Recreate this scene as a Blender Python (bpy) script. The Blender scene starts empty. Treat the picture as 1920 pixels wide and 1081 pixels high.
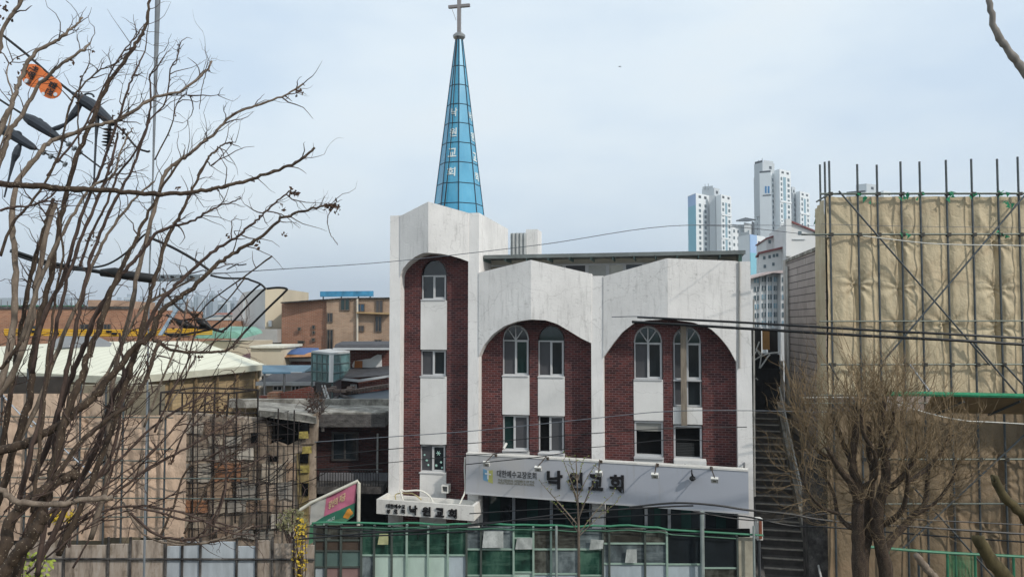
import bpy, math, random
from mathutils import Vector, Matrix, noise
R = math.radians
V = Vector
random.seed(7)
scene = bpy.context.scene
COL = scene.collection
# ------------------------------------------------------------------ camera
FOC = 1450.0
CAM = V((0, 0, 10.0))
HOR = 605.0
TH = math.atan((HOR - 540.5) / FOC)
FW = V((0, math.cos(TH), math.sin(TH))); UP = V((0, -math.sin(TH), math.cos(TH))); RT = V((1, 0, 0))
def ray(px, py): return FW * FOC + RT * (px - 960) + UP * (540.5 - py)
def P(px, py, Y):
    d = ray(px, py); return CAM + d * (Y / d.y)
cd = bpy.data.cameras.new('camera'); cam = bpy.data.objects.new('camera', cd); COL.objects.link(cam)
cam.location = CAM; cam.rotation_euler = (math.pi / 2 + TH, 0, 0)
cd.sensor_width = 36; cd.lens = 36 * FOC / 1920; cd.clip_start = 0.05; cd.clip_end = 9000
scene.camera = cam
# ------------------------------------------------------------------ materials
def lin(h):
    h = h.lstrip('#'); o = []
    for i in (0, 2, 4):
        c = int(h[i:i+2], 16) / 255
        o.append(c / 12.92 if c <= 0.04045 else ((c + 0.055) / 1.055) ** 2.4)
    return (*o, 1)
class NT:
    def __init__(s, name):
        s.m = bpy.data.materials.new(name); s.m.use_nodes = True
        s.t = s.m.node_tree; s.b = s.t.nodes['Principled BSDF']
        s.tc = s.n('ShaderNodeTexCoord')
    def n(s, t, **k):
        x = s.t.nodes.new(t)
        for a, b in k.items(): setattr(x, a, b)
        return x
    def l(s, a, b): s.t.links.new(a, b)
    def mapped(s, scale=(1, 1, 1), coord='Object'):
        m = s.n('ShaderNodeMapping'); m.inputs['Scale'].default_value = scale
        s.l(s.tc.outputs[coord], m.inputs['Vector']); return m.outputs[0]
    def noise(s, scale, vec=None, detail=5, rough=0.6):
        x = s.n('ShaderNodeTexNoise'); x.inputs['Scale'].default_value = scale
        x.inputs['Detail'].default_value = detail; x.inputs['Roughness'].default_value = rough
        s.l(vec if vec is not None else s.tc.outputs['Object'], x.inputs['Vector']); return x.outputs['Fac']
    def ramp(s, fac, stops):
        r = s.n('ShaderNodeValToRGB'); e = r.color_ramp.elements
        while len(e) < len(stops): e.new(0.5)
        for i, (p, c) in enumerate(stops): e[i].position = p; e[i].color = c
        s.l(fac, r.inputs[0]); return r.outputs[0]
    def mix(s, fac, a, b, blend='MIX'):
        x = s.n('ShaderNodeMix', data_type='RGBA', blend_type=blend)
        for sock, val in ((x.inputs[0], fac), (x.inputs[6], a), (x.inputs[7], b)):
            if hasattr(val, 'is_output'): s.l(val, sock)
            else: sock.default_value = val
        return x.outputs[2]
    def bump(s, h, strength=0.3, dist=0.02):
        b = s.n('ShaderNodeBump'); b.inputs['Strength'].default_value = strength; b.inputs['Distance'].default_value = dist
        s.l(h, b.inputs['Height']); s.l(b.outputs[0], s.b.inputs['Normal'])
    def done(s, col, rough=0.7, metal=0.0, spec=0.4):
        if hasattr(col, 'is_output'): s.l(col, s.b.inputs['Base Color'])
        else: s.b.inputs['Base Color'].default_value = col
        s.b.inputs['Roughness'].default_value = rough; s.b.inputs['Metallic'].default_value = metal
        s.b.inputs['Specular IOR Level'].default_value = spec
        return s.m
def g(v): return (v, v, v, 1)
MC = {}
def plain(name, hexc, rough=0.7, var=0.18, scale=3.0, metal=0.0, bump=0.15, spec=0.4, stretch=(1, 1, 1), bscale=None):
    if name in MC: return MC[name]
    t = NT(name); c = lin(hexc)
    v = t.mapped(stretch)
    f = t.noise(scale, v)
    r = t.ramp(f, [(0.25, g(1 - var)), (0.75, g(1 + var * 0.6))])
    col = t.mix(1.0, c, r, 'MULTIPLY')
    if bump: t.bump(t.noise(bscale or scale * 6), bump, 0.02)
    MC[name] = t.done(col, rough, metal, spec); return MC[name]
def stucco(name, hexc, dirt='6b665f', amount=0.55, bump=0.5, streak=1.0):
    t = NT(name); c = lin(hexc)
    big = t.noise(0.7, None, 4)
    col = t.mix(1.0, c, t.ramp(big, [(0.3, g(0.86)), (0.7, g(1.03))]), 'MULTIPLY')
    st = t.noise(2.2, t.mapped((3.0, 3.0, 0.35)), 8, 0.75)
    m = t.ramp(st, [(0.52, g(0)), (0.78, g(amount * .75))])
    sp = t.noise(6, t.mapped((1, 1, 1.9)), 10, 0.8)
    pt = t.noise(0.45, None, 3); thr = t.n('ShaderNodeMath', operation='MULTIPLY_ADD'); t.l(pt, thr.inputs[0]); thr.inputs[1].default_value = .35; t.l(sp, thr.inputs[2])
    m2 = t.ramp(thr.outputs[0], [(0.76, g(0)), (0.88, g(min(1, amount * .8)))])
    col = t.mix(m, col, lin(dirt)); col = t.mix(m2, col, lin(dirt))
    cv = t.n('ShaderNodeTexVoronoi', feature='DISTANCE_TO_EDGE'); cv.inputs['Scale'].default_value = .38
    cn = t.n('ShaderNodeTexNoise'); cn.inputs['Scale'].default_value = 1.1; cn.inputs['Detail'].default_value = 8; t.l(t.tc.outputs['Object'], cn.inputs['Vector'])
    ca = t.n('ShaderNodeVectorMath', operation='MULTIPLY_ADD'); ca.inputs[1].default_value = (1.1, 1.1, 1.1); t.l(cn.outputs['Color'], ca.inputs[0]); t.l(t.tc.outputs['Object'], ca.inputs[2]); t.l(ca.outputs[0], cv.inputs['Vector'])
    col = t.mix(t.ramp(cv.outputs['Distance'], [(0.001, g(.22)), (0.005, g(0))]), col, lin('5a5650'))
    f = t.noise(11, t.mapped((1, 1, 1.5)), 4, 0.55)
    pk = t.ramp(t.noise(5.5, t.mapped((1, 1, 1.7)), 7, 0.72), [(0.3, g(0)), (0.44, g(1))])
    t.bump(t.mix(0.6, f, pk), bump, 0.03)
    return t.done(col, 0.85, 0, 0.25)
def brick(name, c1, c2, mortar, w=0.21, h=0.075, bias=0.0, msize=0.012, stain=0.35, offset=0.5):
    t = NT(name)
    sx = t.n('ShaderNodeSeparateXYZ'); t.l(t.tc.outputs['Object'], sx.inputs[0])
    ad = t.n('ShaderNodeMath', operation='ADD'); t.l(sx.outputs[0], ad.inputs[0]); t.l(sx.outputs[1], ad.inputs[1])
    cb = t.n('ShaderNodeCombineXYZ'); t.l(ad.outputs[0], cb.inputs[0]); t.l(sx.outputs[2], cb.inputs[1])
    b = t.n('ShaderNodeTexBrick'); b.offset = offset
    b.inputs['Scale'].default_value = 1; b.inputs['Brick Width'].default_value = w; b.inputs['Row Height'].default_value = h
    b.inputs['Mortar Size'].default_value = msize; b.inputs['Mortar Smooth'].default_value = 0.2; b.inputs['Bias'].default_value = bias
    b.inputs['Color1'].default_value = lin(c1); b.inputs['Color2'].default_value = lin(c2); b.inputs['Mortar'].default_value = lin(mortar)
    t.l(cb.outputs[0], b.inputs['Vector'])
    n = t.noise(0.9, None, 6, 0.65)
    col = t.mix(1.0, b.outputs['Color'], t.ramp(n, [(0.3, g(1 - stain)), (0.7, g(1.12))]), 'MULTIPLY')
    inv = t.n('ShaderNodeMath', operation='SUBTRACT'); inv.inputs[0].default_value = 1; t.l(b.outputs['Fac'], inv.inputs[1])
    t.bump(inv.outputs[0], 0.5, 0.01)
    return t.done(col, 0.85, 0, 0.2)
def glass(name, hexc, rough=0.06, var=0.3, spec=0.5):
    t = NT(name); c = lin(hexc)
    col = t.mix(1.0, c, t.ramp(t.noise(1.3, t.mapped((1, 1, .7)), 3), [(0.3, g(1 - var)), (0.7, g(1 + var))]), 'MULTIPLY')
    t.bump(t.noise(1.5, None, 2), 0.05, 0.02)
    return t.done(col, rough, 0, spec)

WHITE = stucco('white_stucco', 'e6e4e1', '6d6a66', 0.5, 0.4)
FASCIA = stucco('fascia_stucco', 'e0dedb', '4f4c48', 0.62, 0.42)
WPANEL = stucco('white_panel_render', 'dcdbd8', '8d8a80', 0.25, 0.25)
BRICK = brick('dark_red_brick', '6a3835', '40272a', '79605f', 0.22, 0.08, 0, 0.011, 0.5)
OBRICK = brick('orange_brick', 'a9785a', '92634a', 'a08a78', 0.30, 0.10, 0, 0.015, 0.25)
OBRICK2 = brick('ochre_brick', 'aa8c72', '987a62', 'a69a8c', 0.28, 0.09, 0, 0.015, 0.25)
RBRICK = brick('house_red_brick', '6f3f38', '5b322e', '7b625a', 0.25, 0.09, 0, 0.014, 0.35)
SOOT = brick('soot_brick', '512f2c', '33201f', '3d3233', 0.21, 0.075, 0, 0.012, 0.5)
BEIGEB = brick('beige_block', 'b09a76', 'a08a68', '8a7a60', 0.4, 0.16, 0, 0.012, 0.25)
TILE = brick('grey_wall_tile', 'a49a94', '9c928d', '5d5654', 3.2, 0.29, 0, 0.022, 0.25)
FRAME = plain('window_frame_white', 'bcbdbe', 0.45, 0.06, 3, 0, 0)
GREYMETAL = plain('grey_metal', '6d7175', 0.45, 0.15, 4, 0.7, 0.05)
STEEL = plain('pale_steel', 'aab2ba', 0.4, 0.12, 4, 0.6, 0.05)
POLEM = plain('scaffold_tube_steel', '4f5558', 0.5, 0.3, 5, 0.5, 0.1)
BLACK = plain('black_rubber', '17181a', 0.55, 0.2, 3, 0, 0)
CABLEM = plain('black_cable_sheath', '101214', 0.5, 0.2, 3, 0, 0)
WIREG = plain('grey_wire', '5a5f66', 0.5, 0.1, 3, 0, 0)
WIREW = plain('pale_wire', 'c9c8c0', 0.5, 0.1, 3, 0, 0)
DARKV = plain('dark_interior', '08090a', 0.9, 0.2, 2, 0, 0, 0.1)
DG = glass('dark_glass', '20262a'); GG = glass('green_dark_glass', '1c3231'); SCREEN = plain('insect_screen', '47474a', 0.6, 0.12, 6, 0, 0.0)
def dirty(name, c1, c2, c3, sc_=2.0):
    t = NT(name); a = t.noise(sc_, t.mapped((1, 1, 1)), 9, .72); b = t.noise(sc_ * .45, t.mapped((1.6, 1, .7)), 6, .65)
    col = t.ramp(a, [(.34, lin(c1)), (.5, lin(c2)), (.66, lin(c3))]); col = t.mix(t.ramp(b, [(.48, g(0)), (.62, g(.8))]), col, lin(c1)); t.bump(a, .6, .03); return t.done(col, .92, 0, .2)
CONC = dirty('weathered_concrete', '55524d', '8b8880', 'b0ada5')
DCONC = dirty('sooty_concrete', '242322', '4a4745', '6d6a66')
ROOFB = plain('dark_metal_roof', '50565a', 0.55, 0.3, 2, 0.2, 0.1)
TILEB = plain('dark_roof_tile', '4a4a4d', 0.8, 0.35, 3, 0, 0.6, 0.3, (1, 1, 4))
WOOD = plain('weathered_wood', '6d5b48', 0.85, 0.4, 3, 0, 0.4, 0.2, (4, 4, 0.6))
LETTER = plain('black_lettering', '1c1a1b', 0.5, 0.1, 3, 0, 0)
GREENP = plain('green_painted_tube', '35785a', 0.45, 0.25, 4, 0, 0)
GREENN = plain('green_net', '25805a', 0.8, 0.3, 6, 0, 0.3)
BEIGE = plain('beige_render', 'bdb5a2', 0.9, 0.2, 1.2, 0, 0.2)
ASPH = plain('asphalt', '3c3d3f', 0.9, 0.25, 1.2, 0, 0.3)
SOIL = plain('embankment_soil', '57503f', 0.95, 0.4, 1.5, 0, 0.6)

# ------------------------------------------------------------------ objects
WM = {}
def thing(name, label, cat, loc=(0, 0, 0), rz=0.0, group=None, kind=None):
    o = bpy.data.objects.new(name, None); COL.objects.link(o)
    o.empty_display_size = 0.3
    o.location = loc; o.rotation_euler = (0, 0, rz)
    o['label'] = label; o['category'] = cat
    if group: o['group'] = group
    if kind: o['kind'] = kind
    WM[o.name] = Matrix.Translation(V(loc)) @ Matrix.Rotation(rz, 4, 'Z')
    return o
class MB:
    """collects shapes in world coordinates; build() links them as ONE mesh object"""
    def __init__(s): s.v = []; s.f = []
    def add(s, vs, fs):
        n = len(s.v); s.v += [V(a) for a in vs]; s.f += [tuple(i + n for i in f) for f in fs]; return s
    def quad(s, a, b, c, d): return s.add([a, b, c, d], [(0, 1, 2, 3)])
    def poly(s, pts): return s.add(pts, [tuple(range(len(pts)))])
    def hexa(s, p): # 8 corners: bottom ring 4, top ring 4
        return s.add(p, [(3, 2, 1, 0), (4, 5, 6, 7), (0, 1, 5, 4), (1, 2, 6, 5), (2, 3, 7, 6), (3, 0, 4, 7)])
    def box(s, x0, x1, y0, y1, z0, z1, fn=None):
        p = [(x0, y0, z0), (x1, y0, z0), (x1, y1, z0), (x0, y1, z0), (x0, y0, z1), (x1, y0, z1), (x1, y1, z1), (x0, y1, z1)]
        if fn: p = [fn(*q) for q in p]
        return s.hexa(p)
    def prism(s, pts, off):
        n = len(pts); off = V(off); a = [V(p) for p in pts]; b = [p + off for p in a]
        fs = [tuple(range(n)), tuple(range(2 * n - 1, n - 1, -1))] + [(i, n + i, n + (i + 1) % n, (i + 1) % n) for i in range(n)]
        return s.add(a + b, fs)
    def foot(s, pts, z0, z1): # vertical prism on a footprint, z1 may be a list
        n = len(pts); zt = z1 if isinstance(z1, (list, tuple)) else [z1] * n
        a = [V((p[0], p[1], z0)) for p in pts]; b = [V((p[0], p[1], z)) for p, z in zip(pts, zt)]
        fs = [tuple(range(n - 1, -1, -1)), tuple(range(n, 2 * n))] + [(i, (i + 1) % n, n + (i + 1) % n, n + i) for i in range(n)]
        return s.add(a + b, fs)
    def tube(s, pts, r, n=8, cap=True):
        pts = [V(p) for p in pts]; k = len(pts)
        rs = r if isinstance(r, (list, tuple)) else [r] * k
        t0 = (pts[1] - pts[0]).normalized()
        up = V((0, 0, 1)) if abs(t0.z) < 0.9 else V((1, 0, 0))
        x = t0.cross(up).normalized(); vs = []
        for i in range(k):
            t = (pts[min(i + 1, k - 1)] - pts[max(i - 1, 0)])
            t = t.normalized() if t.length > 1e-9 else t0
            x = (x - t * x.dot(t)); x = x.normalized() if x.length > 1e-6 else t.orthogonal().normalized()
            y = t.cross(x)
            for j in range(n):
                a = 2 * math.pi * j / n; vs.append(pts[i] + (x * math.cos(a) + y * math.sin(a)) * rs[i])
        fs = [(i * n + j, i * n + (j + 1) % n, (i + 1) * n + (j + 1) % n, (i + 1) * n + j) for i in range(k - 1) for j in range(n)]
        if cap: fs += [tuple(range(n - 1, -1, -1)), tuple(range((k - 1) * n, k * n))]
        return s.add(vs, fs)
    def build(s, name, mat, parent=None, smooth=False, origin=None, label=None, cat=None, group=None, kind=None):
        me = bpy.data.meshes.new(name)
        if parent is not None: M = WM[parent.name]
        else:
            if origin is None:
                n = len(s.v) or 1
                c = sum((q for q in s.v), V()) / n; origin = V((c.x, c.y, min(q.z for q in s.v)))
            M = Matrix.Translation(V(origin))
        I = M.inverted()
        me.from_pydata([I @ q for q in s.v], [], s.f)
        me.materials.append(mat)
        import bmesh
        bm = bmesh.new(); bm.from_mesh(me); bmesh.ops.recalc_face_normals(bm, faces=bm.faces); bm.to_mesh(me); bm.free()
        if smooth:
            for p in me.polygons: p.use_smooth = True
        me.update()
        o = bpy.data.objects.new(name, me); COL.objects.link(o)
        if parent is not None: o.parent = parent
        else: o.location = origin
        WM[o.name] = M
        if label: o['label'] = label
        if cat: o['category'] = cat
        if group: o['group'] = group
        if kind: o['kind'] = kind
        return o
def struct(mb, name, mat, **k): return mb.build(name, mat, kind='structure', **k)
def smooth_path(pts, sub=4):
    """Catmull-Rom through the points"""
    pts = [V(p) for p in pts]; out = []
    for i in range(len(pts) - 1):
        p0 = pts[max(i - 1, 0)]; p1 = pts[i]; p2 = pts[i + 1]; p3 = pts[min(i + 2, len(pts) - 1)]
        for k in range(sub):
            t = k / sub
            out.append(0.5 * ((2 * p1) + (p2 - p0) * t + (2 * p0 - 5 * p1 + 4 * p2 - p3) * t * t + (3 * p1 - p0 - 3 * p2 + p3) * t ** 3))
    out.append(pts[-1]); return out
TXT = {}
def text_mesh(s, bold=0.0):
    if (s, bold) in TXT: return TXT[(s, bold)]
    c = bpy.data.curves.new('lettering_source', 'FONT'); c.body = s; c.size = 1; c.offset = bold; c.extrude = 0.03; c.resolution_u = 3
    c.space_line = 1.0
    o = bpy.data.objects.new('lettering_source', c); COL.objects.link(o)
    dg = bpy.context.evaluated_depsgraph_get(); dg.update()
    me = o.evaluated_get(dg).to_mesh()
    vs = [v.co.copy() for v in me.vertices]; fs = [tuple(p.vertices) for p in me.polygons]
    o.evaluated_get(dg).to_mesh_clear()
    bpy.data.objects.remove(o); bpy.data.curves.remove(c)
    if not vs: vs = [V((0, 0, 0)), V((1, 0, 0)), V((1, 1, 0))]; fs = [(0, 1, 2)]
    x0 = min(v.x for v in vs); x1 = max(v.x for v in vs); y0 = min(v.y for v in vs); y1 = max(v.y for v in vs)
    vs = [((v.x - x0) / (x1 - x0), (v.y - y0) / (y1 - y0), (v.z + 0.03) / 0.06) for v in vs]
    TXT[(s, bold)] = (vs, fs); return vs, fs
def letters(mb, s, bl, br, tl, out, thick=0.03, bold=0.0):
    """lettering fitted into the parallelogram bl-br-tl, raised by thick along out"""
    vs, fs = text_mesh(s, bold); bl, br, tl, out = V(bl), V(br), V(tl), V(out).normalized()
    return mb.add([bl + (br - bl) * x + (tl - bl) * y + out * (0.004 + thick * z) for x, y, z in vs], fs)
def PX(px, d): return px * d / FOC     # pixel length at distance d

# ------------------------------------------------------------------ world, sun
w = bpy.data.worlds.new('World'); scene.world = w; w.use_nodes = True
wt = w.node_tree; bg = wt.nodes['Background']
sky = wt.nodes.new('ShaderNodeTexSky'); sky.sky_type = 'NISHITA'; sky.sun_disc = False
SUN = V((0.95, -0.85, 1.0)).normalized()
sky.sun_elevation = math.asin(SUN.z); sky.sun_rotation = math.atan2(SUN.x, SUN.y)
sky.air_density = 1.0; sky.dust_density = 3.0; sky.ozone_density = 1.5
tc = wt.nodes.new('ShaderNodeTexCoord'); mp = wt.nodes.new('ShaderNodeMapping'); mp.inputs['Scale'].default_value = (1, 1, 2.6)
wt.links.new(tc.outputs['Generated'], mp.inputs[0])
nz = wt.nodes.new('ShaderNodeTexNoise'); nz.inputs['Scale'].default_value = 2.2; nz.inputs['Detail'].default_value = 5; nz.inputs['Roughness'].default_value = 0.5
wt.links.new(mp.outputs[0], nz.inputs['Vector'])
cr = wt.nodes.new('ShaderNodeValToRGB')
cr.color_ramp.elements[0].position = 0.36; cr.color_ramp.elements[0].color = (0.49, 0.60, 0.73, 1)
cr.color_ramp.elements[1].position = 0.56; cr.color_ramp.elements[1].color = (0.625, 0.71, 0.785, 1)
el = cr.color_ramp.elements.new(0.70); el.color = (0.665, 0.725, 0.77, 1)
wt.links.new(nz.outputs['Fac'], cr.inputs[0])
sc = wt.nodes.new('ShaderNodeMix'); sc.data_type = 'RGBA'; sc.blend_type = 'MULTIPLY'; sc.inputs[0].default_value = 1
wt.links.new(cr.outputs[0], sc.inputs[6]); sc.inputs[7].default_value = (11.1, 10.9, 10.5, 1)
mx = wt.nodes.new('ShaderNodeMix'); mx.data_type = 'RGBA'; mx.inputs[0].default_value = 0.86
wt.links.new(sky.outputs[0], mx.inputs[6]); wt.links.new(sc.outputs[2], mx.inputs[7])
wt.links.new(mx.outputs[2], bg.inputs[0]); bg.inputs[1].default_value = 0.12
sl = bpy.data.lights.new('sun', 'SUN'); sl.energy = 2.3; sl.angle = R(1.5); sl.color = (1.0, 0.94, 0.86)
so = bpy.data.objects.new('sun', sl); COL.objects.link(so); so.location = (20, -20, 60)
so.rotation_euler = SUN.to_track_quat('Z', 'Y').to_euler()
vs_ = scene.view_settings; vs_.view_transform = 'Standard'; vs_.look = 'None'; vs_.exposure = 0.18; vs_.gamma = 1; vs_.use_curve_mapping = False
scene.cycles.use_denoising = True
scene.cycles.max_bounces = 6; scene.cycles.volume_bounces = 0

# ------------------------------------------------------------------ ground, hills, haze
mb = MB()
prof = [(-60, 8.0), (2, 7.9), (5.5, 7.55), (8, 5.6), (11, 3.2), (14.5, 0.0), (200, 0), (5200, 0)]
xs = [-4000, -400, -60, -20, -8, 0, 8, 20, 60, 400, 4000]
for i in range(len(prof) - 1):
    for j in range(len(xs) - 1):
        mb.quad((xs[j], prof[i][0], prof[i][1]), (xs[j+1], prof[i][0], prof[i][1]), (xs[j+1], prof[i+1][0], prof[i+1][1]), (xs[j], prof[i+1][0], prof[i+1][1]))
struct(mb, 'ground', SOIL, origin=(0, 0, 0))
struct(MB().quad((-60, 15, 0.004), (60, 15, 0.004), (60, 21.2, 0.004), (-60, 21.2, 0.004)), 'road', ASPH)
struct(MB().box(-60, 60, 21.2, 22.4, 0.0, 0.14), 'pavement', CONC)
HILL = plain('far_wooded_hill', '4d5a52', 0.95, 0.3, 0.01, 0, 0)
mb = MB(); prev = None
for i in range(61):
    x = -2400 + i * 80
    h = 62 + 34 * noise.noise((x * 0.0011, 3.3, 0)) + 14 * noise.noise((x * 0.006, 1.3, 0)) - max(0, x + 200) * 0.03
    h = max(h, 2) if x < 150 else 2 - (x - 150) * .001
    cur = [V((x, 2000, -2)), V((x, 2250, h)), V((x, 2600, -2))]
    if prev:
        mb.quad(prev[0], cur[0], cur[1], prev[1]); mb.quad(prev[1], cur[1], cur[2], prev[2])
    prev = cur
struct(mb, 'hills', HILL, smooth=True)
def haze(density):
    m = bpy.data.materials.new('haze_air'); m.use_nodes = True; t = m.node_tree
    t.nodes.remove(t.nodes['Principled BSDF'])
    v = t.nodes.new('ShaderNodeVolumePrincipled'); v.inputs['Color'].default_value = (0.82, 0.9, 1.0, 1); v.inputs['Density'].default_value = density
    t.links.new(v.outputs[0], t.nodes['Material Output'].inputs['Volume'])
    MB().box(-4100, 4100, -100, 5300, -3.5, 260).build('haze', m, kind='stuff', origin=(0, 0, -3.5))
haze(0.00035)
# ================================================================== CHURCH
A = R(12); O = P(735, 605, 28); O = V((O.x, O.y, 0))
EU = V((math.cos(A), -math.sin(A), 0)); EV = V((math.sin(A), math.cos(A), 0)); EZ = V((0, 0, 1))
def L(u, v, z): return O + EU * u + EV * v + EZ * z
def F(px, py, v):
    d = ray(px, py); t = (v - (CAM - O).dot(EV)) / d.dot(EV); p = CAM + d * t
    return (p - O).dot(EU), p.z
def FP(px, py, v):
    u, z = F(px, py, v); return L(u, v, z)
def U(px, v=0.0): return F(px, 650, v)[0]
church = thing('church', 'white and dark red brick church with arched bays and a blue glass steeple', 'church', L(6, 0, 0), -A)
def cb(mb, px0, px1, v0, v1, z0, z1): # box in church frame between pixel columns
    return mb.box(U(px0, v0), U(px1, v0), v0, v1, z0, z1, L)
def zz(px, py, v=0.0): return F(px, py, v)[1]
VB = 0.42
# body
uR = U(1409)
u_t = U(898)
mb = MB(); zr = zz(1130, 522, 0.9)
mb.box(u_t + 0.01, uR, VB + 0.35, 12, 0, zr, L)
mb.build('body', WPANEL, church)
mb = MB(); zt = zz(898, 399)
mb.box(0.02, u_t - 0.22, VB + 0.35, 4.8, 0, zt - 0.7, L)
mb.box(u_t - 0.22, u_t, VB + 0.05, 4.8, 0, zt, L); mb.box(0.0, 0.22, 0.36, 4.8, 0, zt, L); mb.box(0.22, u_t - 0.22, 4.58, 4.8, 0, zt - 0.05, L)
mb.build('tower_wall', FASCIA, church)
# piers
def pier(px0, px1, pyt, v0=0.0, v1=None, name='pier'):
    m = MB(); m.box(U(px0), U(px1), v0, v1 or VB + 0.36, 0, zz((px0 + px1) / 2, pyt), L)
    return m.build(name, WHITE, church)
pier(730, 750, 404); pier(877.5, 897.5, 399, v1=VB + 0.05); pier(1108.5, 1131, 517); pier(1381, 1409, 490)
# fascias
def lerp_tab(tab, x):
    for (x0, y0), (x1, y1) in zip(tab, tab[1:]):
        if x <= x1: return y0 + (y1 - y0) * (x - x0) / (x1 - x0 + 1e-9)
    return tab[-1][1]
def fascia(top, bot, ridge, prow, n=44, back=True):
    m = MB(); x0, x1 = top[0][0], top[-1][0]
    xs = sorted(set([x0 + (x1 - x0) * i / n for i in range(n + 1)] + [ridge]))
    rows = []
    for x in xs:
        k = (x - x0) / (ridge - x0) if x <= ridge else (x1 - x) / (x1 - ridge)
        v = -prow * k - 0.03
        ut, ztop = F(x, lerp_tab(top, x), v); ub, zb = F(x, lerp_tab(bot, x), v)
        rows.append([L(ut, v, ztop), L(ub, v, zb), L(ub, VB + 0.1, zb), L(ut, v + 0.3, ztop), L(ut, VB + 0.1, min(zr, ztop - 0.3) if back else ztop - 0.3)])
    for a, b in zip(rows, rows[1:]):
        m.quad(a[0], b[0], b[1], a[1]); m.quad(a[1], b[1], b[2], a[2]); m.quad(a[0], a[3], b[3], b[0])
        m.quad(a[3], a[4], b[4], b[3])
    for r in (rows[0], rows[-1]): m.poly([r[0], r[1], r[2], r[4], r[3]])
    return m.build('arched_fascia', FASCIA, church)
fascia([(750, 404), (754, 403), (803, 378), (878, 399)],
       [(750, 518), (751, 512), (755, 504), (764, 493), (778, 481), (793, 474), (803, 473.5), (827, 475.5), (845, 479), (862, 484), (878, 490)], 803, 0.42, back=False)
fascia([(897.5, 511), (995.5, 487), (1109, 513)],
       [(897.5, 668), (906, 648), (923, 627), (945, 611), (970, 602), (995, 598.5), (1023, 600), (1045, 607), (1067, 620), (1090, 634), (1109, 643)], 995.5, 0.38)
fascia([(1131, 518), (1250, 484), (1381, 489)],
       [(1131, 670), (1135, 664), (1150, 643), (1167, 622), (1188, 606), (1215, 600), (1253, 598), (1300, 604), (1333, 616), (1350, 632), (1367, 653), (1381, 679)], 1252, 0.38)
# brick walls, white window columns
VW = VB - 0.02
def wallstrip(px0, px1, py0, py1, v=VB, d=0.3, mat=BRICK, name='brick_wall'):
    u0, u1 = U(px0, v), U(px1, v); m = (px0 + px1) / 2
    z1 = zz(m, py0, v); z0 = 0 if py1 is None else zz(m, py1, v)
    mm = MB(); mm.box(u0, u1, v, v + d, z0, z1, L); return mm.build(name, mat, church)
wallstrip(747, 788.5, 480, None); wallstrip(837.5, 880, 480, None)
wallstrip(893, 942, 596, 925); wallstrip(992.5, 1008.5, 596, 925); wallstrip(1058.5, 1113, 596, 925)
wallstrip(1127, 1187.5, 596, 925); wallstrip(1242.5, 1261, 596, 925); wallstrip(1315.5, 1385, 596, 925)
def panel(px0, px1, py0, py1):
    return wallstrip(px0, px1, py0, py1, VW, 0.3, WPANEL, 'white_panel')
panel(788.5, 837.5, 563, 655); panel(788.5, 837.5, 705, 833); panel(788.5, 837.5, 885, None)
panel(942, 992.5, 703, 777); panel(1008.5, 1058.5, 705, 779); panel(942, 992.5, 844, 925); panel(1008.5, 1058.5, 849, 925)
panel(1187.5, 1242.5, 711, 788); panel(1187.5, 1242.5, 856, 925); panel(1261, 1315.5, 763, 795); panel(1261, 1315.5, 861, 925)
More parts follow.
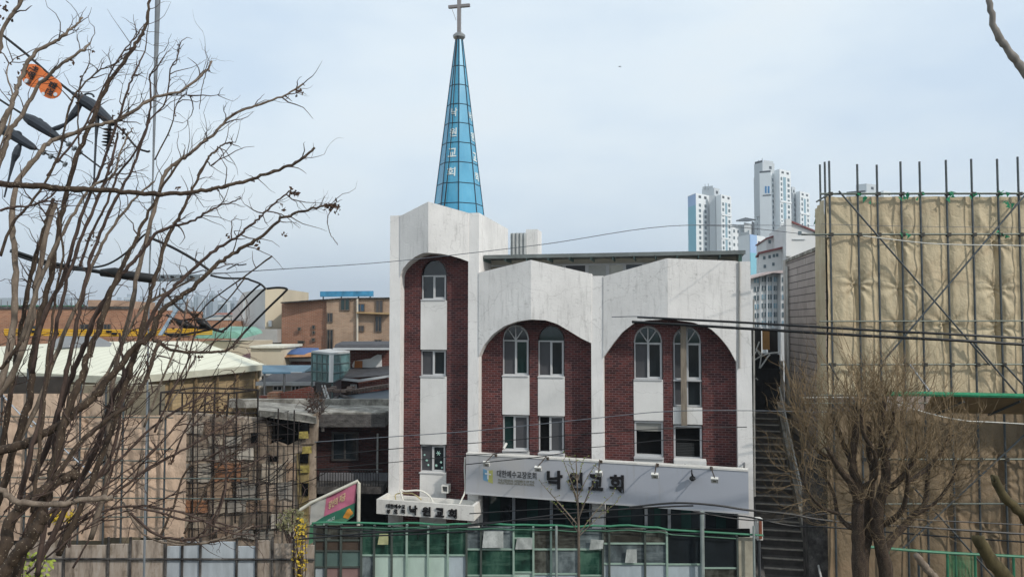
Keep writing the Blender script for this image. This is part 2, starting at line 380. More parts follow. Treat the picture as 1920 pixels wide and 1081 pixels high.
# strip of brick above windows (behind arches)
def arch_fill(px0, px1, pyrect, pypeak, pytop, v=VB):
    u0, u1 = U(px0, v), U(px1, v); zre, zpk, zto = (zz((px0 + px1) / 2, y, v) for y in (pyrect, pypeak, pytop))
    m = MB(); n = 18; pr = None
    for i in range(n + 1):
        s = i / n; uu = u0 + (u1 - u0) * s; za = zre + (zpk - zre) * math.sqrt(max(0, 1 - (2 * s - 1) ** 2))
        cur = (L(uu, v, za), L(uu, v, zto), L(uu, v + 0.28, za))
        if pr: m.quad(pr[0], cur[0], cur[1], pr[1]); m.quad(pr[0], cur[0], cur[2], pr[2])
        pr = cur
    m.build('brick_wall', BRICK, church)
def window(px0, px1, py0, py1, mats, peak=None, sill=True, v=VB + 0.1, split=0.5, fan=True, sash=True, tubes=True):
    """frame with separate panes; peak = pixel row of the arch crown above the rectangle"""
    mid = (px0 + px1) / 2; u0, u1 = U(px0, v) + 0.02, U(px1, v) - 0.02; z1, z0 = zz(mid, py0, v), zz(mid, py1, v)
    um = u0 + (u1 - u0) * split; b = 0.042; m = MB()
    B = lambda a, c, e, f, q=0.0, dd=0.07: m.box(a, c, v - q, v + dd, e, f, L)
    B(u0, u0 + b, z0, z1); B(u1 - b, u1, z0, z1); B(u0 + b, u1 - b, z1 - b, z1, 0.003); B(u0 + b, u1 - b, z0, z0 + b, 0.003)
    B(um - b * .6, um + b * .6, z0 + b, z1 - b, 0.006)
    if sash:
        B(um + b * .6, um + b * 1.1, z0 + b, z1 - b, -0.02, 0.05); B(u1 - b * 1.6, u1 - b, z0 + b, z1 - b, -0.02, 0.05)
        B(um + b * 1.1, u1 - b * 1.6, z0 + b, z0 + b * 1.9, -0.02, 0.05); B(um + b * 1.1, u1 - b * 1.6, z1 - b * 1.6, z1 - b, -0.02, 0.05)
    if sill: m.box(u0 - 0.01, u1 + 0.01, v - 0.15, v, z0 - 0.045, z0 - 0.005, L)
    if peak is not None:
        zp = zz(mid, peak, v) - 0.02; uc = (u0 + u1) / 2; a = (u1 - u0) / 2
        arc = [L(uc - a * math.cos(math.pi * i / 20) , v + 0.02, z1 + (zp - z1) * math.sin(math.pi * i / 20)) for i in range(21)]
        if tubes: m.tube(arc, 0.035, 6)
        if tubes: m.tube([L(uc, v + 0.02, z1), L(uc, v + 0.02, zp)], 0.025, 6)
        if fan:
            for s in (-1, 1): m.tube([L(uc, v + 0.02, z1), L(uc + s * a * 0.62, v + 0.02, z1 + (zp - z1) * 0.78)], 0.022, 6)
    f = m.build('window', FRAME, church)
    for (xa, xb, mt, dq) in ((u0 + b, um - b * .6, mats[0], 0.05), (um + b * .6, u1 - b, mats[1], 0.035)):
        if mt is None: continue
        q = MB(); q.box(xa, xb, v + dq, v + dq + 0.012, z0 + b, z1 - b, L); q.build('pane', mt, f)
    if peak is not None:
        q = MB(); pts = [L(uc - a * math.cos(math.pi * i / 20), v + 0.05, z1 + (zp - z1) * math.sin(math.pi * i / 20)) for i in range(21)]
        q.prism(pts, EV * 0.012); q.build('fanlight', mats[2] if len(mats) > 2 else DG, f)
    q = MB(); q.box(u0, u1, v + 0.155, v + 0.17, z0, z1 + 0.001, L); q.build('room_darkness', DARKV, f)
    return f
# tower windows
window(790, 837, 516, 561, (DG, DG, DG), peak=488, fan=False, tubes=False)
arch_fill(788.5, 837.5, 516, 487, 466)
window(789, 837, 656, 704, (SCREEN, DG)); 
wt1 = window(788.5, 836.5, 834, 884, (SCREEN, DG))
# snowflake stickers on the lowest pane
vv = VB + 0.125
for (px, py, s) in ((822, 849, .085), (818, 872, .05), (827, 866, .045), (800, 862, .05), (803, 871, .04), (796, 852, .035), (829, 876, .04)):
    u, z = F(px, py, vv); q = MB()
    for k in range(3):
        a = math.pi * k / 3; dx, dz = math.cos(a) * s, math.sin(a) * s
        q.tube([L(u - dx, vv, z - dz), L(u + dx, vv, z + dz)], 0.011, 4)
    q.build('snowflake_sticker', plain('sticker_mint', 'a9d0c6', 0.6, 0.1, 3, 0, 0), wt1)
# bay windows
window(942, 992, 637, 703, (SCREEN, GG, DG), peak=609); arch_fill(942, 992.5, 637, 608, 595)
window(1008.5, 1058, 638, 705, (SCREEN, DG, GG), peak=611, fan=False, tubes=False); arch_fill(1008.5, 1058.5, 638, 610, 595)
window(942.5, 992, 778, 843, (GG, SCREEN), split=.44); window(1009, 1058, 779, 848, (DARKV, SCREEN), split=.45)
window(1188, 1242, 642, 710, (SCREEN, DG, GG), peak=611); arch_fill(1187.5, 1242.5, 642, 610, 595)
window(1261.5, 1315, 643, 711, (SCREEN, DG, GG), peak=612); arch_fill(1261, 1315.5, 643, 611, 595)
window(1261.5, 1315, 713, 761, (SCREEN, DG), sill=False, sash=False)
# open black lower windows of the second bay
def open_window(px0, px1, py0, py1, blind):
    v = VB + 0.06; mid = (px0 + px1) / 2; u0, u1 = U(px0, v), U(px1, v); z1, z0 = zz(mid, py0, v), zz(mid, py1, v); b = 0.06; m = MB()
    m.box(u0, u0 + b, v, v + 0.2, z0, z1, L); m.box(u1 - b, u1, v, v + 0.2, z0, z1, L); m.box(u0 + b, u1 - b, v, v + .2, z0, z0 + b, L); m.box(u0 + b, u1 - b, v, v + .2, z1 - b, z1, L)
    m.box(u0 - .02, u1 + .02, v - .14, v, z0 - .07, z0 - .003, L)
    f = m.build('window', FRAME, church)
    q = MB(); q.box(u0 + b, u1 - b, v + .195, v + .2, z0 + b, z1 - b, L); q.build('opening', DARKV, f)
    if blind: q = MB(); q.box(u0 + b, u1 - b, v + .05, v + .1, z1 - b - blind, z1 - b - .002, L); q.build('blind', plain('blind_cloth', '8d8d88', .8), f)
    return f
open_window(1188.5, 1242, 789, 855, .28)
fw = open_window(1261.5, 1314, 797, 860, 0)
q = MB(); v = VB + .2; u0, u1 = U(1266, v), U(1300, v)
for k in range(9):
    z = zz(1285, 832 + 3 * k, v); q.box(u0, u1, v, v + .02, z, z + .035, L)
q.build('slatted_blind', plain('blind_slat', '2b2c2c', .6), fw)
# ledge box under the right lower window
q = MB(); q.box(U(1262, 0), U(1322, 0), -0.12, VB - 0.03, zz(1290, 874), zz(1290, 862), L); q.build('window_ledge', WPANEL, church)
# made-up board for the half-erased utility pole before the right window
q = MB(); u0, u1 = U(1276, .3), U(1287, .3)
q.box(u0, u1, .26, .33, zz(1281, 797, .3), zz(1281, 606, .3), L); q.build('pole_remnant', plain('pole_remnant_grey', '857b6e', .85, .4, 3, 0, .4, .2, (4, 4, .6)), church)
# ground floor glazing
v = VB + .15
z0g, z1g = 0.4, zz(1130, 925, VB)
posts = [893, 963, 1033, 1106, 1130, 1209, 1252, 1316, 1381]
for a, b in zip(posts, posts[1:]):
    if a == 1106: continue
    m = MB(); ua, ub = U(a, v), U(b, v); bb = .05
    m.box(ua, ua + bb, v, v + .1, z0g, z1g, L); m.box(ub - bb, ub, v, v + .1, z0g, z1g, L); m.box(ua + bb, ub - bb, v, v + .1, z0g, z0g + .1, L); m.box(ua + bb, ub - bb, v, v + .1, z1g - .06, z1g, L)
    f = m.build('shopfront_window', STEEL, church)
    q = MB(); n = 3
    for k in range(n):
        x0 = ua + bb + (ub - ua - 2 * bb) * k / n; x1 = ua + bb + (ub - ua - 2 * bb) * (k + 1) / n
        q = MB(); q.box(x0, x1 - .012, v + .04, v + .05, z0g + .1, z1g - .06, L); q.build('pane', [DG, GG, DG][k], f)
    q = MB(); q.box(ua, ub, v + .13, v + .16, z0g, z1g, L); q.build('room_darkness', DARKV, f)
q = MB(); q.box(U(893), U(1381), .2, VB + .3, 0, .4, L); q.build('plinth', CONC, church)
# tower foot: shopfront below the trough
# penthouse under the canopy
vp = 1.7
ztop = zz(1150, 482, vp); zbot = zr - 0.02
m = MB(); m.box(u_t + .02, U(1388, vp), vp + .12, 7, zbot, ztop, L); PENT = m.build('penthouse', plain('penthouse_cream', 'cfcabb', .85, .12, 1), church)
uu = [912, 962, 1058, 1101, 1140, 1172, 1208, 1290, 1380]
mats = [plain('beige_blind', '9a9384', .8), plain('beige_blind', '9a9384', .8), SCREEN, plain('pale_blind', 'b5b6b2', .8), plain('pale_curtain', 'c3c2ba', .8), DG, plain('pale_blind', 'b5b6b2', .8), plain('pale_blind', 'b5b6b2', .8)]
for a, b, mt in zip(uu, uu[1:], mats):
    m = MB(); ua, ub = U(a, vp), U(b, vp); bb = .06; zz0 = zbot + .05; z1 = ztop - .22
    m.box(ua, ua + bb, vp, vp + .1, zz0, z1, L); m.box(ub - bb, ub, vp, vp + .1, zz0, z1, L); m.box(ua + bb, ub - bb, vp, vp + .1, z1 - bb, z1, L)
    f = m.build('penthouse_window', FRAME, church)
    q = MB(); q.box(ua + bb, ub - bb, vp + .05, vp + .07, zz0, z1 - bb, L); q.build('pane', mt, f)
# canopy
m = MB(); vf = 0.55
zc = F(1150, 479, vf)[1]
m.box(u_t + .03, F(1398, 478, vf)[0], vf, 7.2, zc, zc + .09, L)
m.box(u_t + .03, F(1398, 478, vf)[0], vf - .02, vf + .04, zc - .03, zc + .1, L)
CAN = m.build('canopy_roof', plain('canopy_metal', '6f7472', .5, .25, 3, .3, .05), church)
q = MB()
for px in range(910, 1395, 40):
    u = U(px, 1.0); q.box(u, u + .04, vf + .05, vp, zc - .12, zc - .004, L)
q.build('canopy_rafter', plain('rafter_green_grey', '5f7370', .6), CAN)
q = MB(); u = F(1385, 500, .6)[0]
q.prism([L(u, .62, zc - .01), L(u, 1.7, zc - .01), L(u, 1.7, zbot), L(u, .95, zbot)], EU * .12)
q.build('canopy_end_panel', glass('green_end_glass', '3d5c55', .2), CAN)
# rear roof blocks
m = MB(); z0 = zc + .05
a, b = F(986, 430, 5.2), F(1008, 432, 5.2); m.box(a[0], b[0], 5.2, 6.2, zr, a[1], L); m.build('roof_block', FASCIA, church)
m = MB(); a, b = F(957, 437, 5.0), F(985.5, 440, 5.0)
n = 12
for k in range(n):
    x0 = a[0] + (b[0] - a[0]) * k / n; x1 = a[0] + (b[0] - a[0]) * (k + 1) / n
    y0 = 5.0 + .05 * math.sin(k * 2.1); y1 = 5.0 + .05 * math.sin((k + 1) * 2.1)
    m.hexa([L(x0, y0, zr), L(x1, y1, zr), L(x1, 6, zr), L(x0, 6, zr), L(x0, y0, a[1]), L(x1, y1, a[1]), L(x1, 6, a[1] - .1), L(x0, 6, a[1] - .1)])
m.build('wrapped_tank', plain('grey_sheeting', 'a2a6a6', .6, .25, 3, 0, .4), church)
# creeper stain twigs on tower side wall
# ---- steeple
vs0 = 2.3; us, _ = F(859.8, 395, vs0); zb = zz(860, 404, vs0); za = F(861, 70, vs0)[1]; zbase = zt - 1.0
cax = L(us, vs0, 0); toCam = (V((CAM.x, CAM.y, 0)) - V((cax.x, cax.y, 0))).normalized(); a0 = math.atan2(toCam.y, toCam.x)
dS = (cax - CAM).dot(FW) if False else (V((cax.x, cax.y, CAM.z)) - CAM).length
rB = PX(47.5, dS); rA = PX(6.0, dS)
def rad(z): return rB + (rA - rB) * (z - zb) / (za - zb)
def SP(k, z, e=0.0):
    a = a0 + k * math.pi / 4; r = rad(z) + e; return V((cax.x + r * math.cos(a), cax.y + r * math.sin(a), z))
def blueglass():
    t = NT('blue_steeple_glass'); 
    n = t.noise(1.1, t.mapped((1, 1, .5)), 4)
    col = t.ramp(n, [(.3, lin('3d8fb2')), (.7, lin('58a6c6'))])
    sm = t.noise(6, t.mapped((2, 2, .2)), 6); col = t.mix(t.ramp(sm, [(.55, g(0)), (.8, g(.35))]), col, lin('7fa9b8'))
    t.bump(t.noise(1.2, None, 2), .08, .02)
    return t.done(col, .22, 0, .5)
BLUE = blueglass(); MULL = plain('dark_mullion', '2b3c48', .5, .1, 3, .3, 0)
mrow = [113.7, 151, 189, 226, 264, 302, 341.6, 380]
zrow = [F(860, y, vs0 - rB * .8)[1] for y in mrow]
levels = [zbase] + zrow[::-1] + [za]
steeple = MB()
for i in range(len(levels) - 1):
    for k in range(8): steeple.quad(SP(k, levels[i]), SP(k + 1, levels[i]), SP(k + 1, levels[i+1]), SP(k, levels[i+1]))
steeple = steeple.build('steeple', BLUE, church)
m = MB()
for k in range(8): m.tube([SP(k, zbase), SP(k, za)], .022, 5)
for z in levels[1:-1]: m.tube([SP(k, z) for k in range(9)], .017, 5)
m.build('mullion', MULL, steeple)
LW = plain('white_lettering', 'd9e4e4', .5, .05, 3, 0, 0)
def steeple_text(k, rows, fr):
    for ch, py in rows:
        zc_ = F(860, py, vs0 - rB * .7)[1]; h = .34
        p0, p1 = SP(k, zc_ - h / 2), SP(k + 1, zc_ - h / 2); q0, q1 = SP(k, zc_ + h / 2), SP(k + 1, zc_ + h / 2)
        c0 = p0.lerp(p1, .5); dirx = (p1 - p0).normalized(); wdt = min(.34, (p1 - p0).length * fr)
        bl = c0 - dirx * wdt / 2; br = c0 + dirx * wdt / 2; tl = q0.lerp(q1, .5) - dirx * wdt / 2
        out = (br - bl).cross(tl - bl)
        m = MB(); letters(m, ch, bl, br, tl, out, .015, .02); m.build('lettering', LW, steeple)
# faces turn counter-clockwise seen from above; the one left of the front edge is k = -1
steeple_text(-1, [('낙', 207), ('원', 246), ('교', 285), ('회', 322)], .62)
steeple_text(1, [('낙', 211), ('원', 250), ('교', 289), ('회', 327)], .62)
m = MB()
for (dx, off) in ((-.10, .05), (-.06, .07)):
    m.tube([SP(-.5, za - .05, .02 + off), SP(-.55, zrow[3], .03), SP(-.62, zrow[5], .03), SP(-.72 + dx, zbase, .03)], .018, 5)
m.build('lightning_cable', CABLEM, steeple)
CH = plain('dull_chrome', '9a9a98', .3, .15, 6, .8, 0)
m = MB(); top = V((cax.x, cax.y, za))
prof = [(-.12, rA * 1.1), (-.02, rA * 1.9), (.06, rA * 2.0), (.14, rA * 1.4), (.2, rA * .6)]
for (z0_, r0), (z1_, r1) in zip(prof, prof[1:]): m.tube([top + EZ * z0_, top + EZ * z1_], [r0, r1], 14)
m.build('finial', CH, steeple, smooth=False)
m = MB(); bw = PX(3.2, dS); zx = F(861, 12, vs0)[1]
zx1 = F(861, -14, vs0)[1]
def CB(x0, x1, z0_, z1_, d): m.hexa([top + EU * x + EV * y + EZ * (z - za) for z in (z0_, z1_) for x, y in ((x0, -d), (x1, -d), (x1, d), (x0, d))])
CB(-bw, bw, za + .1, zx1, bw); aw = PX(21, dS); CB(-aw, -bw, zx - bw * .8, zx + bw * .8, bw * .9); CB(bw, aw, zx - bw * .8, zx + bw * .8, bw * .9)
m.tube([top + EU * (-aw * .7) + EZ * (zx - za - bw), top + EU * (-aw * .45) + EZ * (zx - za - .35), top + EU * (-aw * .3) + EZ * (zx - za - .55)], .008, 4)
m.build('cross', plain('brown_grey_metal', '8b8583', .45, .15, 4, .4, 0), church)
# cable hook and drain pipe details
m = MB(); m.tube([FP(1386, 490, -.05), FP(1386, 690, -.05)], .035, 6); m.tube([FP(1413, 560, .1), FP(1415, 930, .1)], .03, 6); m.build('drain_pipe', plain('pipe_grey', '9b9a96', .5), church)
# ---- long grey signboard
sg = thing('signboard', 'long pale grey signboard with black Korean lettering above the shopfront of the church', 'signboard', P(1138, 965, 25.6))
dl, dr = 27.0, 24.25
TL, TR_ = P(874, 851, dl), P(1402, 883, dr); BL, BR = P(873, 925, dl), P(1405, 964, dr)
TR_.x = (TR_.x + BR.x) / 2; BR.x = TR_.x
SO = (TR_ - TL).cross(V((0, 0, 1))); SO = SO.normalized()
if SO.y > 0: SO = -SO
m = MB(); m.prism([BL, BR, TR_, TL], -SO * .28)
def signmat():
    t = NT('signboard_face'); n = t.noise(.6, t.mapped((1, 1, .4)), 4)
    sx = t.n('ShaderNodeSeparateXYZ'); t.l(t.tc.outputs['Object'], sx.inputs[0])
    mr = t.n('ShaderNodeMapRange'); mr.inputs[1].default_value = -6; mr.inputs[2].default_value = 1.5; mr.inputs[3].default_value = .85; mr.inputs[4].default_value = .0; t.l(sx.outputs[0], mr.inputs[0])
    mu = t.n('ShaderNodeMath', operation='MULTIPLY'); t.l(mr.outputs[0], mu.inputs[0]); t.l(t.ramp(n, [(.35, g(.3)), (.65, g(1))]), mu.inputs[1])
    col = t.mix(mu.outputs[0], lin('abafb8'), lin('bab3a6'))
    s2 = t.noise(3, t.mapped((2.5, 2.5, .2)), 5); col = t.mix(t.ramp(s2, [(.58, g(0)), (.8, g(.35))]), col, lin('8f8878'))
    return t.done(col, .5, 0, .4)
m.build('panel', signmat(), sg)
m = MB(); e = EZ * .05
m.prism([TL - EZ * .002 + SO * .02, TR_ - EZ * .002 + SO * .02, TR_ + e + SO * .02, TL + e + SO * .02], -SO * .32); m.build('top_trim', plain('sign_trim_white', 'd8d6d0', .6, .2, 3), sg)
m = MB(); m.prism([BL + SO * .015, BR + SO * .015, BR + EZ * .05 + SO * .015, BL + EZ * .05 + SO * .015], -SO * .012); m.build('bottom_trim', FRAME, sg)
def SQ(px, py): # point of the sign's front plane
    d = ray(px, py); t = (TL - CAM).dot(SO) / d.dot(SO); return CAM + d * t
for ch, x0, x1, y0, y1 in (('낙', 1026, 1055, 881, 915), ('원', 1066, 1093, 884, 918), ('교', 1104, 1131, 888, 918), ('회', 1143, 1170, 889, 922)):
    m = MB(); letters(m, ch, SQ(x0, y1 - 1), SQ(x1, y1 + 1), SQ(x0, y0 - 1), SO, .05, .035); m.build('lettering', LETTER, sg)
LG = plain('grey_lettering', '4b4a4a', .5, .05, 3, 0, 0); LT = plain('tan_lettering', '85806f', .5, .05, 3, 0, 0)
m = MB(); letters(m, '대한예수교장로회', SQ(932, 893), SQ(1006, 898), SQ(932, 880), SO, .01, .012); m.build('small_lettering', LG, sg)
m = MB(); letters(m, 'THE GENERAL ASSEMBLY OF THE', SQ(934, 901), SQ(1002, 905.5), SQ(934, 896.5), SO, .006, .012)
letters(m, 'PRESBYTERIAN CHURCH IN KOREA', SQ(934, 906), SQ(1002, 910.5), SQ(934, 901.8), SO, .006, .012); m.build('english_lettering', LT, sg)
LB = plain('logo_blue', '6f9dbb', .5, .15, 3, 0, 0); LY = plain('logo_olive', 'b5b46a', .5, .15, 3, 0, 0); LWH = plain('logo_white', 'dedfdc', .5, .05, 3, 0, 0)
def sp(pts, mat, nm, h):
    m = MB(); m.prism([SQ(*p) + SO * h for p in pts], -SO * .006); return m.build(nm, mat, sg)
sp([(906, 878), (915, 881.5), (915, 902), (906, 899)], LB, 'logo', .008); sp([(915, 881.5), (924, 880.5), (924, 906), (915, 902)], LY, 'logo', .008)
sp([(913.6, 881), (916.4, 882), (916.4, 898), (913.6, 897)], LWH, 'logo_cross', .013); sp([(909.5, 885.5), (921, 887.5), (921, 890), (909.5, 888)], LWH, 'logo_cross', .017)
LAMP = plain('lamp_housing_white', 'd3d2cc', .45, .15, 6, 0, 0)
for px, py, pxt in ((912, 869, 930), (1009, 878, 1027), (1123, 887, 1127), (1228, 891, 1233), (1340, 899, 1334)):
    d0 = (SQ(px, py) - CAM).length; c = CAM + (SQ(px, py) - CAM) * ((d0 - .75) / d0)
    tp = SQ(pxt, py) ; tp = V((tp.x, tp.y, TL.z + (TR_.z - TL.z) * (tp.x - TL.x) / (TR_.x - TL.x)))
    m = MB(); X = (TR_ - TL).normalized(); s = .105
    Yv = (SO * .55 + EZ * .85).normalized(); Zv = X.cross(Yv).normalized()
    m.hexa([c + X * a + Yv * b + Zv * e2 for e2 in (-.05, .05) for a, b in ((-s, -s * .8), (s, -s * .8), (s * 1.05, s * .8), (-s * 1.05, s * .8))])
    lp = m.build('spotlight', LAMP, sg)
    q = MB(); q.tube([tp + EZ * .03, tp + SO * .25 + EZ * .12, c + Yv * s * .8], .018, 6); q.box(-.04, .04, -.04, .04, 0, .09, lambda x, y, z: tp + V((x, y, z)) - EZ * .02); q.build('lamp_arm', plain('rusty_arm', '4c4138', .7, .4, 6), lp)
    q = MB(); q.box(-.045, .045, -.004, .0, -.03, .03, lambda x, y, z: c + X * x + Yv * z - Zv * (.056 if Zv.dot(FW) > 0 else -.056) + Zv * y); q.build('lens', plain('lamp_lens', '8b8478', .2, .3, 6), lp)
# lamp hanging without its housing
m = MB(); c = SQ(1299, 893) + SO * .15
m.tube([SQ(1297, 880) + SO * .02, SQ(1298, 884) + SO * .2, c + EZ * .06, c + EZ * .02], [.02, .02, .03, .09], 8); m.tube([c + EZ * .02, c - EZ * .05, c - EZ * .1], [.09, .1, .05], 8)
m.build('broken_lamp_stub', BLACK, sg)
# bracket pieces holding the right end
for px in (960, 1120, 1280, 1395):
    m = MB(); p = SQ(px, 880) - SO * .28; m.tube([p, p - SO * (.25 + (px - 874) * .0014)], .03, 6); m.build('bracket', GREYMETAL, sg)
# ---- white trough sign over the door of the tower
tr = thing('trough_sign', 'white open concrete trough with raised black lettering at the foot of the church tower', 'sign', L(U(800), -.6, 0) + EZ * zz(800, 960))
vt = -1.05
a, b, c, d = F(706, 935, vt), F(884, 948, vt), F(889, 974, vt), F(706, 964, vt)
z1 = (a[1] + b[1]) / 2; z0 = (c[1] + d[1]) / 2; ua, ub = a[0], c[0]
m = MB(); tk = .1
slope = (b[1] - a[1]) / (b[0] - a[0])
def T(u, v, z): return L(u, v, z + slope * (u - (ua + ub) / 2))
m.box(ua, ub, vt, vt + tk, z0, z1, T); m.box(ua, ua + tk, vt + tk, -.03, z0, z1, T); m.box(ub - tk, ub, vt + tk, -.03, z0, z1, T)
m.box(ua + tk, ub - tk, vt + tk, -.03, z0, z0 + .1, T); m.box(ua + tk, ub - tk, -.14, -.03, z0 + .1, z1 - .05, T)
m.build('trough', stucco('trough_stucco', 'dedcd6', '5b574f', .5, .3), tr)
def TT(px, py):
    u, z = F(px, py, vt); return L(u, vt, z)
for ch, x0, x1, y0, y1 in (('낙', 768, 783, 946, 964), ('원', 792, 808, 949, 966), ('교', 817, 833, 951, 968), ('회', 841, 857, 953, 970)):
    m = MB(); letters(m, ch, TT(x0, y1 - .5), TT(x1, y1 + .5), TT(x0, y0 - .5), -EV, .05, .035); m.build('lettering', LETTER, tr)
m = MB(); letters(m, '대한예수교', TT(725, 951), TT(760, 953), TT(725, 943), -EV, .03, .02)
for ch, x in (('장', 725), ('로', 738.5), ('회', 752)): letters(m, ch, TT(x, 961), TT(x + 7.5, 961.6), TT(x, 953.5), -EV, .03, .02)
m.build('small_lettering', LETTER, tr)
# hoses
def tubething(name, label, cat, pts, r, mat, n=6, group=None, sub=4, parent=None):
    m = MB(); m.tube(smooth_path(pts, sub) if sub else pts, r, n)
    return m.build(name, mat, parent, smooth=True, label=label, cat=cat, group=group)
tubething('hose', 'white bent hose arching out of the trough at the tower foot', 'hose', [FP(757, 942, -.6), FP(751, 918, -.55), FP(760, 920, -.5), FP(788, 919, -.4), FP(806, 930, -.4), FP(812, 942, -.6)], .032, plain('white_hose', 'd9d7cd', .5, .1))
tubething('hose', 'thin yellowish coiled hose lying at the left end of the trough', 'hose', [FP(743, 938, -.5), FP(741, 928, -.5), FP(748, 924, -.4), FP(762, 924, -.4), FP(775, 925, -.3), FP(790, 936, -.4)], .022, plain('yellow_hose', 'b9ab7d', .5, .1))
tubething('downpipe', 'thin white pipe running from the big signboard down into the trough', 'pipe', [FP(872, 856, -.25), FP(871, 880, -.3), FP(872, 918, -.35), FP(866, 935, -.5), FP(861, 945, -.6)], .03, plain('white_hose', 'd9d7cd', .5, .1))
t_ = thing('wall_vent', 'small square white vent hood on the white wall above the trough', 'vent', FP(835, 922, 0.1))
m = MB(); a, b = F(829, 908, .1), F(842, 923, .1)
m.box(a[0], a[0] + .04, .0, .33, b[1], a[1], L); m.box(b[0] - .04, b[0], .0, .33, b[1], a[1], L); m.box(a[0] + .04, b[0] - .04, .0, .33, a[1] - .04, a[1], L); m.box(a[0] + .04, b[0] - .04, .0, .33, b[1], b[1] + .04, L); m.build('hood', LAMP, t_)
m = MB(); m.box(a[0] + .04, b[0] - .04, .12, .15, b[1] + .04, a[1] - .04, L); m.build('grille', GREYMETAL, t_)
t_ = thing('security_camera', 'small white security camera under the left lower window of the middle bay', 'camera', FP(947, 838, .2))
m = MB(); p = FP(947, 835, .15); m.tube([p + V((.05, .0, .09)), p + V((-.05, -.1, -.08))], .045, 8); m.build('camera_body', LAMP, t_)
m = MB(); m.tube([p + V((.03, .3, .0)), p + V((.02, .03, .03))], .02, 6); m.build('bracket', GREYMETAL, t_)
# ================================================================== RIGHT SIDE
# ---- staircase beside the church
stair = thing('staircase', 'long dark concrete staircase climbing between the church and the grey tiled wall', 'staircase', L(uR + 1.0, -3, 0))
NST = 30; us0 = uR + .32; us1 = uR + 1.75
STEP = plain('dark_stair_concrete', '55514d', .9, .45, 2.5, 0, .4)
NOSE = plain('pale_step_edge', 'a59e94', .9, .5, 5, 0, .2)  # paler strip along the front edge of each step
def stz(v): return 1.55 + (v + .3) * .545
va, vb_ = -3.0, 8.6
run = (vb_ - va) / NST
for i in range(NST):
    v = va + i * run; z = stz(v)
    m = MB(); m.box(us0, us1, v + .004, v + run, max(0, z - 1.2), z, L); s_ = m.build('step', STEP, stair)
    m = MB(); m.box(us0, us1, v - .02, v + .06, z - .03, z + .006, L); m.build('step_edge', NOSE, s_)
m = MB(); m.hexa([L(us1, va, 0), L(us1 + .28, va, 0), L(us1 + .28, vb_, 0), L(us1, vb_, 0), L(us1, va, stz(va) + .35), L(us1 + .28, va, stz(va) + .35), L(us1 + .28, vb_, stz(vb_) + .45), L(us1, vb_, stz(vb_) + .45)])
m.build('side_wall', CONC, stair)
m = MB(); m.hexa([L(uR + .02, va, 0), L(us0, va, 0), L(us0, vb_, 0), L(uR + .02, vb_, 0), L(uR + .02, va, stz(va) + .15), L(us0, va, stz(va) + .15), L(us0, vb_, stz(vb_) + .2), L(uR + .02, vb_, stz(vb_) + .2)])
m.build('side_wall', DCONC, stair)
RAIL = plain('handrail_pale', 'b4b4b0', .5, .2, 5, .2, 0)
rl = MB(); ur = us1 + .12
rl.tube([L(ur, va, stz(va) + 1.0), L(ur, vb_, stz(vb_) + 1.05)], .035, 6)
hr = rl.build('handrail', RAIL, stair)
for k in range(7):
    v = va + .4 + k * 1.75; m = MB(); m.tube([L(ur, v, stz(v) + .3), L(ur, v, stz(v) + 1.0)], .026, 6); m.build('rail_post', RAIL, hr)
m = MB(); m.tube([L(ur, va, stz(va) + .62), L(ur, vb_, stz(vb_) + .66)], .022, 6); m.build('lower_rail', RAIL, hr)
# landing ground behind the stairs
m = MB(); m.box(us0 - .3, us1 + 8, vb_, 24, 0, stz(vb_) - .05, L); struct(m, 'upper_terrace', DCONC)
zl = stz(vb_)
# rubbish on steps
def scrap(px, py, v, s, mat, label, seed):
    random.seed(seed); c = FP(px, py, v); m = MB(); pts = []
    for k in range(9): pts.append(c + V((random.uniform(-s, s), random.uniform(-s * .6, s * .6), random.uniform(0, s * .6))))
    fs = [(random.randrange(9), random.randrange(9), random.randrange(9)) for _ in range(14)]
    m.add(pts, [f for f in fs if len(set(f)) == 3]); m.build('rubbish', mat, label=label, cat='rubbish')
# gate
gt = thing('gate', 'black sheet metal gate closing the top of the dark staircase', 'gate', L(us0 + .7, vb_ - .3, zl))
a = FP(1410, 692, 8.3); b = FP(1463, 690, 8.3); 
ug0, ug1 = U(1409, 8.3), U(1462, 8.3); zg1 = F(1436, 691, 8.3)[1]
BLK = plain('black_sheet', '0e0f11', .6, .3, 2, .2, .05)
m = MB(); m.box(ug0, ug1, 8.25, 8.3, zl - .6, zg1, L); m.build('panel', BLK, gt)
m = MB()
m.box(ug1, ug1 + .12, 8.2, 8.34, zl - .6, zg1 + .35, L); m.build('post', CONC, gt)
m = MB(); m.tube([FP(1417, 708, 8.15), FP(1421, 712, 8.15)], .03, 6); m.build('latch', RAIL, gt)
# dark shed behind the gate with clutter on the roof
sh = thing('shed', 'dark cluttered shed behind the black gate at the head of the stairs', 'shed', L(ug0 + .7, 9.5, zl))
m = MB(); m.box(ug0 - .3, ug1 + .1, 9.2, 11, zl, F(1436, 664, 9.2)[1], L); m.build('wall', BLK, sh)
m = MB(); m.box(ug0 + .05, ug0 + .6, 10.2, 11, F(1436, 664, 9.2)[1], F(1420, 618, 10)[1], L); m.box(U(1444, 10), U(1460, 10), 10.3, 11, F(1436, 664, 9.2)[1], F(1450, 616, 10)[1], L); m.build('cabinet', plain('dark_cabinet', '2a2724', .7, .3, 3), sh)
m = MB(); a = F(1429, 616, 9.9); b = F(1443, 655, 9.9); m.box(a[0], b[0], 9.86, 9.9, b[1], a[1], L); m.build('board', plain('plywood', 'a97f4e', .8, .2, 4), None, label='light plywood board leaning upright among the clutter above the black gate', cat='board')
FR = plain('white_bent_tube', 'd6d6d2', .4, .1, 4)
m = MB(); w_ = 9.0
